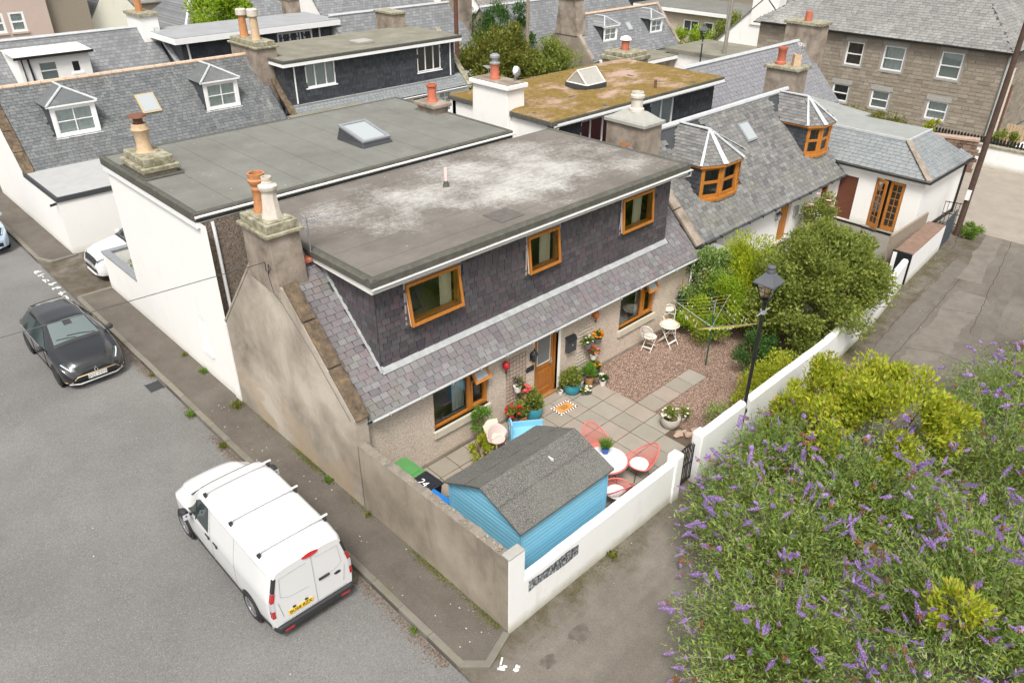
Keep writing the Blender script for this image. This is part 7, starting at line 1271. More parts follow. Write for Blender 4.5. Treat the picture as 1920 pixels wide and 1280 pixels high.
# ================================================================ rotary clothes dryer
Dr = thing('rotary_dryer', 'green rotary clothes dryer with yellow lines and pegs on the gravel', 'clothes dryer', (11.02, 2.84, 0), R_(12)); m_gr = simple('green_enamel', C(.02, .075, .05), .5); m_yl = simple('yellow_line', C(.42, .36, .05), .6); mb = MB(); mb.tube([(0, 0, -.05), (0, 0, 1.75)], .024, 8); mb.build('lower_pole', m_gr, Dr); mb = MB(); mb.tube([(0, 0, 1.7), (0, 0, 2.25)], .018, 8); mb.build('upper_pole', 'steel', Dr); mb = MB(); mb.lathe([(.04, 1.28), (.05, 1.3), (.05, 1.36), (.03, 1.38)], 10); mb.build('hub', 'grey', Dr)
tips = []
for k in range(4):
    a = k*math.pi/2; tip = Vector((1.28*math.cos(a), 1.28*math.sin(a), 1.86)); tips.append(tip); mb = MB(); mb.tube([(0, 0, 1.34), tip], .009, 6); mb.build('arm', 'steel', Dr); mb = MB(); mb.tube([(0, 0, 2.2), tip*.55+Vector((0, 0, 1.34*.45))], .007, 5); mb.build('stay', m_gr, Dr)
for r in range(6):
    f = .42+.58*r/5; mb = MB(); pts = []
    for k in range(4):
        p = tips[k].copy(); q = tips[(k+1) % 4].copy(); a_ = Vector((p.x*f, p.y*f, 1.34+(p.z-1.34)*f)); b_2 = Vector((q.x*f, q.y*f, 1.34+(q.z-1.34)*f))
        for i in range(6): u = i/6; pts.append(a_.lerp(b_2, u)-Vector((0, 0, .06*f*math.sin(math.pi*u))))
    mb.tube(pts, .0042, 4, closed=True); mb.build('line', m_yl, Dr)
mb = MB()
for _ in range(34): k = random.randrange(4); f = random.choice((.65, .77, .88, 1.0)); u = random.uniform(.15, .85); p = tips[k].lerp(tips[(k+1) % 4], u); q = Vector((p.x*f, p.y*f, 1.34+(1.86-1.34)*f-.06*f*math.sin(math.pi*u))); mb.box(q.x-.008, q.x+.008, q.y-.008, q.y+.008, q.z-.06, q.z+.01)
mb.build('pegs', 'net', Dr, kind='stuff')
# ================================================================ street lamp, poles, overhead wire
def lamp(name, label, x, y, h, s=1.0):
    t = thing(name, label, 'street lamp', (x, y, 0)); mb = MB(); mb.tube([(0, 0, -.05), (0, 0, 1.0)], .06*s, 12); mb.tube([(0, 0, 1.0), (0, 0, h-.75*s)], .044*s, 12); mb.lathe([(.085*s, 0), (.085*s, .06), (.05*s, .1)], 12, (0, 0, .98)); mb.lathe([(.07*s, 0), (.07*s, .05)], 12, (0, 0, 2.6)); mb.build('post', 'black', t, smooth=True)
    mb = MB(); z = h-1.15*s; mb.tube([(-.28*s, 0, z), (.28*s, 0, z)], .02*s, 6); mb.lathe([(.075*s, -.04), (.075*s, .06)], 10, (0, 0, z)); mb.build('ladder_bar', 'steel', t); mb = MB(); z = h-.8*s; R45 = Matrix.Rotation(R_(45), 4, 'Z')
    b = [(.13*s, z), (.27*s, z+.42*s)]
    for k in range(4): a = k*math.pi/2+.785; mb.tube([(b[0][0]*math.cos(a), b[0][0]*math.sin(a), z), (b[1][0]*math.cos(a), b[1][0]*math.sin(a), b[1][1])], .014*s, 5)
    for r, zz in ((.13*s, z), (.20*s, z+.21*s), (.27*s, z+.42*s)): mb.tube([(r*math.cos(k*1.5708+.785), r*math.sin(k*1.5708+.785), zz) for k in range(4)], .014*s, 4, closed=True)
    mb.lathe([(.05*s, -.1*s), (.12*s, 0)], 8, (0, 0, z)); mb.build('lantern_frame', 'black', t); mb = MB()
    for k in range(4):
        a, c = k*math.pi/2+.785, (k+1)*math.pi/2+.785; mb.poly([(.125*s*math.cos(a), .125*s*math.sin(a), z), (.125*s*math.cos(c), .125*s*math.sin(c), z), (.26*s*math.cos(c), .26*s*math.sin(c), z+.42*s), (.26*s*math.cos(a), .26*s*math.sin(a), z+.42*s)])
    mb.build('lantern_pane', 'glass', t); mb = MB(); mb.lathe([(.37*s, z+.42*s), (.37*s, z+.45*s), (.12*s, z+.68*s)], 4, M=R45); mb.lathe([(.10*s, z+.68*s), (.10*s, z+.75*s), (.085*s, z+.76*s), (.10*s, z+.80*s), (.10*s, z+.83*s), (.02, z+.86*s)], 12); mb.build('lantern_roof', simple('grey_lamp_cap', C(.09, .094, .104), .5), t); return t
lamp('street_lamp', 'tall black lamp post with square lantern standing in the garden wall gap', 8.47, .16, 5.0)
lamp('street_lamp', 'distant black lamp post with lantern before the white outhouse', 40.0, 22.9, 4.6); 
def pole(name, label, x, y, h, r, lean=(0, 0), col=C(.075, .045, .033)):
    t = thing(name, label, 'telegraph pole', (x, y, 0)); mb = MB(); mb.tube([(0, 0, -.1), (lean[0]*.5, lean[1]*.5, h/2), (lean[0], lean[1], h)], [r, r*.9, r*.75], 12); mb.build('pole', simple('creosoted_timber', col, .9, .3, 6), t, smooth=True); mb = MB(); mb.box(-r*1.05-.05, -r*.6, -r*.7, r*.5, 1.55, 1.95); mb.build('notice', 'pvc', t); return t
pole('telegraph_pole', 'tall dark brown telegraph pole beside the board fence at the lane', 27.3, 1.35, 8.9, .125, (.06, -.05)); pole('telegraph_pole', 'reddish telegraph pole at the corner of the dark dormer house', 25.6, 31.2, 9.5, .15, (0, 0), C(.11, .05, .035)); pole('telegraph_pole', 'weathered grey telegraph pole among the garden shrubs', 32.8, 32.2, 8.5, .13, (0, 0), C(.25, .19, .15)); pole('telegraph_pole', 'pale grey telegraph pole before the low white outhouse', 41.8, 22.3, 8.0, .14, (.3, 0), C(.24, .22, .19)); pole('telegraph_pole', 'thin pale telegraph pole behind the low white outhouse', 52, 28.5, 8.0, .12, (0, 0), C(.3, .28, .24))
mb = MB(); a = Vector((-.05, 7.7, 5.32)); b = Vector((-34, 14.5, 6.6)); mb.tube([a.lerp(b, i/40)-Vector((0, 0, 1.1*math.sin(math.pi*i/40))) for i in range(41)], .009, 4); tag(mb.build('overhead_wire', 'black'), 'thin black telephone wire crossing the street from the cottage chimney', 'wire')
# mesh washing frame in the back garden
wd = thing('rotary_dryer', 'bare grey rotary dryer in the garden behind the white chimney', 'clothes dryer', (27.6, 26.5, 0)); mb = MB(); mb.tube([(0, 0, 0), (0, 0, 2.2)], .04, 6); mb.build('pole', 'steel', wd)
for k in range(4): a = k*1.57+.4; mb = MB(); mb.tube([(0, 0, 1.5), (1.7*math.cos(a), 1.7*math.sin(a), 2.2)], .03, 5); mb.build('arm', 'steel', wd)
for f in (.6, .8, 1.0): mb = MB(); mb.tube([(1.7*f*math.cos(k*1.57+.4), 1.7*f*math.sin(k*1.57+.4), 1.5+.7*f) for k in range(4)], .008, 4, closed=True); mb.build('line', 'steel', wd)
# ================================================================ plants
def leafmat(name, cols, rough=.55, tl=.55, var=.15, big=False):
    t = NT(name); r = t.rnd(); n = len(cols); c = t.ramp(r, [(i/max(n-1, 1), x) for i, x in enumerate(cols)]); c = t.mix(t.ramp(t.noise(1.3, 4, .6), [(.40, 0), (.68, .45)]), c, t.mix(.5, c, C(.55, .56, .12))) if big else c; c = t.mix(t.ramp(t.noise(.75, 3, .5), [(.38, .6), (.52, 0)]), c, t.mix(.6, c, C(.07, .20, .025))) if big == 2 else c; c = t.mix(t.math('MULTIPLY', t.noise(2.2, 3), var), c, C(.01, .02, .005)); t.done(c, rough, 0, .35)
    tr = t.n('BsdfTranslucent'); t.l(c, tr.inputs['Color']); mx = t.n('MixShader'); mx.inputs[0].default_value = tl; t.l(t.b.outputs[0], mx.inputs[1]); t.l(tr.outputs[0], mx.inputs[2]); t.l(mx.outputs[0], t.out.inputs[0]); return t.m
G_ = dict(mid=leafmat('mid_green_leaf', [C(.15, .21, .045), C(.22, .29, .055), C(.30, .37, .07), C(.38, .43, .095), C(.25, .27, .07)], big=True),
    lime=leafmat('lime_leaf', [C(0.264, 0.432, 0.036), C(0.384, 0.540, 0.042), C(0.516, 0.624, 0.054), C(0.204, 0.360, 0.036)]), gold=leafmat('golden_conifer', [C(0.322, 0.460, 0.034), C(0.506, 0.598, 0.034), C(0.667, 0.678, 0.046), C(0.230, 0.368, 0.034)]),
    budd=leafmat('buddleia_leaf', [C(.12, .24, .04), C(.19, .33, .05), C(.27, .39, .075), C(.44, .49, .26), C(.16, .29, .045), C(.40, .46, .07), C(.24, .36, .09)], .6, .45, .12, big=2), yel=leafmat('yellow_green_leaf', [C(0.367, 0.464, 0.038), C(0.518, 0.572, 0.043), C(0.648, 0.648, 0.054), C(0.292, 0.410, 0.043), C(0.670, 0.540, 0.097)]),
    dark=leafmat('dark_leaf', [C(0.052, 0.129, 0.034), C(0.086, 0.189, 0.043), C(0.138, 0.257, 0.052)]), olive=leafmat('olive_leaf', [C(0.133, 0.165, 0.033), C(0.247, 0.264, 0.050), C(0.330, 0.314, 0.050), C(0.099, 0.165, 0.041)]), euon=leafmat('variegated_leaf', [C(0.095, 0.222, 0.048), C(0.174, 0.317, 0.064), C(0.634, 0.697, 0.286), C(0.143, 0.286, 0.048)]),
    grass=leafmat('grass_blade', [C(0.132, 0.251, 0.040), C(0.211, 0.343, 0.053), C(0.290, 0.396, 0.079)]), fern=leafmat('feathery_leaf', [C(0.132, 0.290, 0.040), C(0.198, 0.396, 0.053), C(0.264, 0.449, 0.079)]))
PET = {k: leafmat('petal_'+k, c, .6, .25, .1) for k, c in dict(red=[C(.45, .01, .015), C(.6, .02, .02)], coral=[C(.70, .12, .10), C(.75, .2, .16)], orange=[C(.72, .22, .01), C(.75, .32, .02)], white=[C(.78, .77, .68), C(.74, .70, .5)], purple=[C(.16, .07, .36), C(.22, .10, .45)], pink=[C(.74, .35, .34), C(.76, .45, .42)], blue=[C(.12, .08, .35), C(.2, .12, .45)]).items()}
def quads(name, P, D, U, L, Wd, mat, parent=None, fold=.25, kind=None):
    """many leaves at once: P bases, D axes, U sideways, L lengths, Wd widths"""
    n = len(P); N_ = np.cross(D, U); V = np.empty((n, 4, 3)); V[:, 0] = P; V[:, 2] = P+D*L[:, None]-N_*(L*.12)[:, None]; mid = P+D*(L*.45)[:, None]; V[:, 1] = mid+U*(Wd/2)[:, None]+N_*(Wd*fold)[:, None]; V[:, 3] = mid-U*(Wd/2)[:, None]+N_*(Wd*fold)[:, None]
    if parent is not None and parent.name in WORLD: pass
    me = bpy.data.meshes.new(name); me.vertices.add(n*4); me.vertices.foreach_set('co', V.reshape(-1)); me.loops.add(n*4); me.loops.foreach_set('vertex_index', np.arange(n*4, dtype=np.int32)); me.polygons.add(n); me.polygons.foreach_set('loop_start', np.arange(n, dtype=np.int32)*4); me.polygons.foreach_set('loop_total', np.full(n, 4, dtype=np.int32)); me.update(calc_edges=True); me.validate(); me.materials.append(mat); o = link(name, me, parent)
    if kind: o['kind'] = kind
    return o
def unit(v): return v/np.maximum(np.linalg.norm(v, axis=-1, keepdims=True), 1e-9)
def crown(c, r, n, L, W, clumps=40, spread=.22, shell=.55, up=.3, droop=0, rng=RNG, low=-.5):
    c = np.array(c, float); r = np.array(r, float); k = rng.normal(size=(clumps, 3)); k = unit(k); k = k[k[:, 2] > low]; rad = rng.uniform(shell, 1.0, (len(k), 1)); K = c+k*rad*r; sz = rng.uniform(.6, 1.3, len(k)); i = rng.integers(0, len(K), n); d = rng.normal(size=(n, 3)); P = K[i]+unit(d)*(rng.random((n, 1))**.5)*spread*np.mean(r)*sz[i][:, None]*1.6
    out = unit((P-c)/r); D = unit(out*.8+rng.normal(size=(n, 3))*.7+np.array([0, 0, up-droop])); U = unit(np.cross(D, rng.normal(size=(n, 3))*.55+[0, 0, 1.])); return P, D, U, L*rng.uniform(.6, 1.35, n), W*rng.uniform(.7, 1.3, n)
def cat(*a): return [np.concatenate(x) for x in zip(*a)]
def shrub(name, label, c, r, n, L, W, mat, clumps=40, spread=.22, stems=6, cat_='shrub', group=None, trunk=None, up=.3, droop=0, shell=.55, low=-.5, extra=None):
    t = thing(name, label, cat_, (c[0], c[1], 0), 0, group); cc = (0, 0, c[2]); mb = MB()
    if trunk:
        mb.tube([(0, 0, -.05), (.04, .02, c[2]*.4), (0, 0, c[2]*.8)], [trunk, trunk*.8, trunk*.5], 8)
        for k in range(7): a = k*.9; mb.tube([(0, 0, c[2]*.45+.05*k), (r[0]*.35*math.cos(a), r[1]*.35*math.sin(a), c[2]*.9), (r[0]*.7*math.cos(a), r[1]*.7*math.sin(a), c[2]+r[2]*.3)], [trunk*.5, trunk*.35, trunk*.12], 6)
        mb.build('trunk', 'door' if False else simple('bark', C(.10, .075, .055), .95, .3, 12), t)
    elif stems:
        for k in range(stems): a = k*6.28/stems+.3; mb.tube([(.05*math.cos(a), .05*math.sin(a), -.02), (r[0]*.4*math.cos(a), r[1]*.4*math.sin(a), c[2]), (r[0]*.6*math.cos(a), r[1]*.6*math.sin(a), c[2]+r[2]*.5)], [.02, .014, .006], 5)
        mb.build('stems', MA['rust'], t)
    quads('crown', *crown(cc, r, n, L, W, clumps, spread, shell, up, droop, low=low), mat, t)
    return t
# ---------------------------------------------------------------- garden shrubs and hedge bushes
rng = np.random.default_rng(11)
big = shrub('round_bush', 'big dense round green bush leaning over the white lane wall', (15.0, 1.5, 1.8), (2.6, 1.65, 1.75), 42000, .115, .065, G_['mid'], 130, .145, trunk=.12, droop=.25, low=-.75)
shrub('golden_cypress', 'bright golden green cypress behind the clothes dryer', (14.4, 3.75, 1.2), (1.35, 1.1, 1.5), 20000, .10, .04, G_['gold'], 60, .2, trunk=.08, up=.7)
shrub('golden_cypress', 'low lime green conifer mound beside the clothes dryer', (12.7, 3.7, .85), (1.2, 1.0, 1.1), 15000, .08, .034, G_['lime'], 50, .2, trunk=.05, up=.5)
shrub('variegated_shrub', 'tall variegated green shrub at the right corner of the pink cottage', (13.2, 4.55, 1.4), (1.0, .75, 1.2), 14000, .075, .045, G_['euon'], 60, .2, trunk=.06)
shrub('yellow_shrub', 'low yellow green shrub at the foot of the lane wall by the lamp', (10.9, .85, .45), (1.25, .5, .55), 7000, .075, .035, G_['yel'], 40, .25)
shrub('green_shrub', 'low dark green shrub edging the gravel below the round bush', (11.95, 1.75, .45), (.85, .6, .55), 5000, .08, .045, G_['dark'], 30, .25)
shrub('yellow_shrub', 'small yellow green sprig growing beside the lamp post base', (8.75, .42, .85), (.35, .2, .75), 900, .09, .04, G_['yel'], 14, .2, 4)
shrub('green_shrub', 'loose green hedge growing inside the lane wall under the round bush', (13.2, .8, .5), (1.3, .45, .7), 4500, .09, .05, G_['mid'], 30, .25)
rose = shrub('rose_bush', 'rose bush with pale pink blooms against the white cottage wall', (22.4, 5.25, .95), (.85, .5, .95), 4200, .09, .05, G_['mid'], 30, .25)
def blooms(parent, n, c, r, mat, size=.06, name='bloom', top=True):
    for _ in range(n):
        d = Vector((random.gauss(0, 1), random.gauss(0, 1), abs(random.gauss(0, 1)) if top else random.gauss(0, 1))).normalized(); p = Vector((c[0]+d.x*r[0], c[1]+d.y*r[1], c[2]+d.z*r[2])); mb = MB(); s = size*random.uniform(.7, 1.2)
        for k in range(7):
            a = k*.9; q = p+Vector((math.cos(a), math.sin(a), .3))*s*.5; mb.add([p, q+Vector((-math.sin(a), math.cos(a), .2))*s*.35, q+Vector((math.cos(a), math.sin(a), .5))*s*.3, q-Vector((-math.sin(a), math.cos(a), -.2))*s*.35], [(0, 1, 2, 3)])
        mb.build(name, mat, parent)
blooms(rose, 16, (0, 0, 1.0), (.85, .5, .95), PET['pink'], .13)
fl = shrub('flowering_shrub', 'small shrub with red and orange flowers beside the golden cypress', (15.6, 4.35, .8), (.5, .4, .75), 1800, .08, .04, G_['mid'], 16, .25); blooms(fl, 8, (0, 0, .9), (.45, .4, .7), PET['coral'], .12)
shrub('planter_shrub', 'round green shrub growing in the forecourt planter', (1.15, 19.3, .75), (.62, .62, .62), 5000, .12, .035, G_['grass'], 30, .3, up=.6)
# far trees and shrubs
shrub('garden_tree', 'golden green garden shrub right of the reddish telegraph pole', (29.2, 31.2, 2.0), (2.7, 2.3, 3.0), 13000, .22, .11, G_['olive'], 60, .18, trunk=.15, cat_='tree'); shrub('garden_tree', 'dark green feathery garden tree behind the golden shrub', (33.4, 35.5, 2.3), (2.5, 2.1, 3.0), 12000, .22, .08, G_['dark'], 60, .18, trunk=.14, cat_='tree', up=.6); shrub('garden_tree', 'mixed green hedge beneath the tall grey gable', (31.2, 28.9, 1.4), (2.6, 1.7, 2.2), 11000, .18, .09, G_['mid'], 60, .18, trunk=.1, cat_='tree'); shrub('garden_tree', 'slim dark conifer beside the long slate roof', (33.0, 38.5, 2.6), (.7, .7, 2.6), 3500, .2, .06, G_['dark'], 40, .18, trunk=.1, cat_='tree', up=.8); shrub('garden_tree', 'bright green leafy tree behind the zinc flat roof', (18.2, 47.6, 4.2), (2.0, 2.0, 2.6), 9000, .26, .13, G_['lime'], 60, .18, trunk=.18, cat_='tree')
shrub('garden_tree', 'pale green tree before the far bungalow windows', (53.5, 28.8, 1.7), (1.6, 1.4, 1.7), 4000, .2, .1, G_['mid'], 40, .2, trunk=.1, cat_='tree'); shrub('yellow_shrub', 'yellow green hedge in front of the far beige bungalow', (54.2, 33.0, .8), (1.2, 3.0, .9), 4500, .2, .1, G_['lime'], 40, .2); shrub('wall_weeds', 'green weeds and brambles growing along the rubble wall top', (34.9, 8.6, 1.7), (.6, 2.4, .75), 4000, .13, .06, G_['olive'], 40, .2); shrub('yellow_shrub', 'yellow flowering weed on the rubble wall by the lower window', (35.8, 6.1, 1.9), (.3, .4, .5), 900, .1, .05, G_['yel'], 12, .25)
shrub('green_shrub', 'green weeds beside the telegraph pole foot', (27.7, .95, .15), (.7, .35, .3), 1500, .1, .04, G_['grass'], 16, .25); shrub('green_shrub', 'leafy tuft beside the orange timber fence at the stone house', (41.4, 4.0, .5), (.6, .7, .6), 1500, .13, .06, G_['mid'], 14, .25)
# ---------------------------------------------------------------- weeds and tufts
TUFT = [('grass tuft at the foot of the white gable wall by the pavement', -.12, 12.9, .22), ('grass tuft where the cottage gable meets the white wall', -.25, 10.6, .26), ('weed growing from the garden side wall foot', -.1, 4.55, .14), ('small weed at the pavement edge below the chimney gable', -.1, 6.2, .2), ('bright green weed at the foot of the white garden wall', 3.02, -.08, .24), ('grass tuft by the kerb behind the van', -1.28, 9.3, .2), ('grass tuft by the kerb near the black hatchback', -1.3, 11.2, .24), ('grass tuft by the kerb beside the drain', -1.27, 13.9, .14), ('moss and grass tuft on the kerb corner', -.5, -.2, .14), ('grass tuft against the kerb past the van', -1.27, 1.35, .14), ('fern sprouting from the white gable wall foot', -.12, 14.2, .16), ('plant sprig growing on the wall head below the downpipe', .30, 10.9, .3)]
for i, (lb, x, y, s) in enumerate(TUFT):
    n = 90; a = RNG.uniform(0, 6.28, n); P = np.stack([RNG.normal(0, s*.3, n), RNG.normal(0, s*.45, n), np.zeros(n)], -1); D = unit(np.stack([np.cos(a)*.7, np.sin(a)*.7, RNG.uniform(.5, 1.4, n)], -1)); U = unit(np.cross(D, RNG.normal(size=(n, 3)))); o = quads('weed_tuft', P*.7, D, U, .7*s*RNG.uniform(.5, 1.1, n), s*.14*RNG.uniform(.6, 1.3, n), G_['olive' if i % 3 else 'grass']); o.location = (x, y, (.03 if x > -1.2 and y > .1 and x < 0 else -.055) if i != len(TUFT)-1 else 2.55); tag(o, lb, 'weed', 'weeds along walls and kerb')
def moss_strip():
    pts = []; n = 9000; y = RNG.uniform(.2, 10.5, n); k = (np.sin(y*1.1)+np.sin(y*2.7+1)+RNG.normal(0, .6, n)) > .55; y = y[k]; n = len(y); P = np.stack([-np.abs(RNG.normal(0, .07, n))-.01, y, np.full(n, .031)], -1)
    m = 9000; x = RNG.uniform(.4, 26, m); k = (np.sin(x*.9)+np.sin(x*2.1+2)+RNG.normal(0, .6, m)) > .3; x = x[k]; m = len(x); Q = np.stack([x, np.interp(x, [0, 13, 20.6, 26], [0, .12, .9, 1.3])-.03-np.abs(RNG.normal(0, .22, m)), np.full(m, -.019)], -1)
    P = np.concatenate([P, Q]); n = len(P); D = unit(RNG.normal(size=(n, 3))*[1, 1, .3]+[0, 0, .5]); U = unit(np.cross(D, RNG.normal(size=(n, 3)))); o = quads('moss_growth', P, D, U, RNG.uniform(.012, .04, n), RNG.uniform(.01, .025, n), G_['olive']); tag(o, 'olive moss and seedlings along the feet of the walls', 'moss', kind='stuff')
moss_strip()
# ---------------------------------------------------------------- potted plants
m_teal = simple('teal_glaze', C(.03, .25, .33), .25, .2, 6, 0, .6)
POTS = dict(teal=m_teal, white=simple('white_glaze', C(.70, .68, .64), .4), tan=simple('tan_clay', C(.42, .22, .09), .7), dark=simple('dark_pot', C(.04, .042, .045), .6), grey=simple('grey_pot', C(.14, .135, .13), .7), peach=simple('peach_pot', C(.58, .32, .22), .6), cream=simple('cream_stone', C(.46, .42, .36), .85, .15, 8), blue=simple('blue_glaze', C(.02, .09, .33), .3))
def potted(label, x, y, z, r, h, pm, leaf, pr_, n, L, W, flower=None, nf=10, name='potted_plant', shape='bowl', up=.6, fs=.07, hang=False, lh=None):
    t = thing(name, label, 'plant', (x, y, z)); mb = MB(); lh = lh or pr_[2]
    prof = [(r*.62, 0), (r*.9, h*.35), (r, h*.75), (r*.95, h), (r*.86, h), (r*.84, h*.85), (.01, h*.82)] if shape == 'bowl' else [(r*.72, 0), (r, h*.92), (r*1.06, h*.93), (r*1.06, h), (r*.92, h), (r*.9, h*.86), (.01, h*.84)]
    mb.lathe(prof, 20); o = mb.build('pot', POTS[pm], t, smooth=True); mb = MB(); mb.lathe([(r*.84, h*.84), (.01, h*.87)], 14); mb.build('soil', 'earth', o)
    quads('foliage', *crown((0, 0, h+lh*.45), pr_, n, L, W, max(10, n//70), .3, .3, up, low=-.35), G_[leaf], t)
    if flower: blooms(t, nf, (0, 0, h+lh*.5), pr_, PET[flower], fs)
    if hang: mb = MB(); mb.tube([(0, r*.6, h*.9), (0, r+.05, h+.03), (0, 4.985-y, h+.0)], .007, 5); mb.build('hook', 'black', t)
    return t
potted('teal glazed pot with leafy green shrub left of the door step', 5.35, 4.60, .02, .27, .36, 'teal', 'mid', (.32, .32, .26), 1500, .09, .045); potted('teal glazed pot with leafy green shrub right of the front door', 6.98, 4.66, .02, .27, .36, 'teal', 'mid', (.33, .30, .26), 1500, .09, .045)
potted('small white pot with a seedling right beside the door step', 6.66, 4.80, .03, .075, .14, 'white', 'olive', (.09, .09, .12), 120, .06, .02, 'pink', 2, shape='pot', fs=.04); potted('white pot of purple lavender between the two larger pots', 7.36, 4.70, .02, .12, .22, 'white', 'olive', (.16, .14, .18), 260, .09, .02, 'blue', 16, shape='pot', fs=.05); potted('tan clay pot with bright feathery fern by the gravel edge', 7.68, 4.62, .02, .15, .24, 'tan', 'fern', (.24, .22, .24), 1100, .11, .022, shape='pot', up=.9); potted('dark pot with orange flowers at the end of the pot group', 8.15, 4.76, .0, .13, .26, 'dark', 'mid', (.16, .15, .18), 320, .08, .04, 'orange', 8, shape='pot'); potted('small white pot with white flowers on the gravel edge', 7.92, 4.30, .0, .10, .18, 'white', 'dark', (.12, .12, .14), 220, .07, .04, 'white', 7, shape='pot', fs=.06); potted('low tray of white and pink bedding flowers before the teal pot', 7.28, 4.36, .02, .16, .07, 'dark', 'mid', (.2, .13, .07), 260, .05, .03, 'white', 12, fs=.06)
tr = potted('wooden trough of red geraniums under the rusty trellis', 4.72, 4.68, .02, .17, .28, 'dark', 'mid', (.26, .2, .26), 700, .08, .055, 'red', 20, shape='pot', fs=.08); mb = MB(); mb.box(-.28, .28, -.19, -.16, .16, .24); mb.build('timber_rail', 'door', tr)
potted('white hanging pot with trailing plant on the rusty trellis', 4.98, 4.84, .92, .11, .18, 'white', 'olive', (.15, .12, .12), 300, .07, .025, 'purple', 3, hang=True, shape='pot', fs=.05); potted('peach hanging pot with coral begonias on the rusty trellis', 5.22, 4.82, .62, .11, .18, 'peach', 'dark', (.16, .13, .12), 220, .07, .045, 'coral', 18, hang=True, shape='pot', fs=.09)
potted('grey hanging pot with white flowers on the pale trellis', 7.78, 4.82, 1.12, .14, .18, 'grey', 'mid', (.19, .14, .13), 420, .07, .04, 'white', 7, hang=True, shape='pot', fs=.05); potted('grey hanging pot of orange begonias on the pale trellis', 8.20, 4.82, 1.10, .13, .17, 'grey', 'dark', (.15, .13, .13), 200, .07, .045, 'orange', 18, hang=True, shape='pot', fs=.08); potted('white hanging pot of coral fuchsia below the pale trellis', 8.06, 4.82, .62, .11, .17, 'white', 'mid', (.16, .13, .14), 260, .07, .04, 'coral', 18, hang=True, shape='pot', fs=.07)
potted('big cream stone planter with white flowers beside the slab path', 7.72, 1.78, .0, .27, .32, 'cream', 'mid', (.28, .26, .15), 700, .07, .035, 'white', 14, fs=.06); potted('small stone pot with white flowers beside the cream planter', 8.15, 1.72, .0, .12, .16, 'cream', 'mid', (.26, .2, .15), 420, .07, .03, 'white', 7, fs=.05)
t = thing('potted_grass', 'blue glazed pot of spiky grass on the round white table', 'plant', (4.88, 1.72, .722)); mb = MB(); mb.lathe([(.07, 0), (.10, .1), (.10, .17), (.085, .17), (.08, .14), (.01, .14)], 18); mb.build('pot', POTS['blue'], t, smooth=True); n = 420; a = RNG.uniform(0, 6.28, n); D = unit(np.stack([np.cos(a)*RNG.uniform(.1, .9, n), np.sin(a)*RNG.uniform(.1, .9, n), np.ones(n)], -1)); P = np.stack([np.cos(a)*.05, np.sin(a)*.05, np.full(n, .14)], -1); quads('grass_blades', P, D, unit(np.cross(D, RNG.normal(size=(n, 3)))), RNG.uniform(.16, .34, n), np.full(n, .012), G_['fern'], t)
potted('big black bowl of leafy houseplants on the floor inside the front window', 3.12, 6.0, .06, .36, .3, 'dark', 'dark', (.42, .4, .5), 1500, .14, .06, name='house_plant')
shrub('climbing_plant', 'tall wispy green plant at the right edge of the big window', (3.55, 4.72, .75), (.22, .16, .6), 900, .07, .03, G_['fern'], 14, .25, 4); shrub('yellow_shrub', 'yellow green bushy herb between window and shed', (3.25, 4.35, .28), (.42, .3, .3), 1500, .07, .03, G_['yel'], 16, .25, 4)
shrub('gravel_plant', 'airy purple flowered plant on bare soil inside the front wall', (8.6, .75, .35), (.8, .4, .4), 900, .09, .02, G_['budd'], 20, .25, 5)
for k, (x, y, s) in enumerate(((7.55, 1.38, .16), (7.72, 1.20, .14), (7.95, 1.12, .17), (7.80, 1.36, .08))):
    mb = MB(); n = 10; prof = [(.01, 0), (s*.8, .02), (s, s*.35), (s*.75, s*.75), (.02, s*.9)]; mb.lathe(prof, 9); 
    for v in mb.V: f = 1+.18*math.sin(v.x*31+k)+.14*math.cos(v.y*27+2*k); v.x *= f; v.y *= f*.8; v.z *= .85+.15*f
    o = mb.build('edging_rock', islands('pinkish_boulder', [C(.40, .27, .20), C(.46, .35, .28)], .9, .3, 7, 25, .5) if k == 0 else bpy.data.materials['pinkish_boulder'], smooth=True); o.location = (x, y, -.01); tag(o, ('rounded pinkish boulder next to the cream planter', 'pinkish boulder in the middle of the gate edging rocks', 'largest pinkish boulder, next to the iron gate', 'smallest pale stone tucked behind the edging boulders')[k], 'rock', 'rocks by the garden gate')
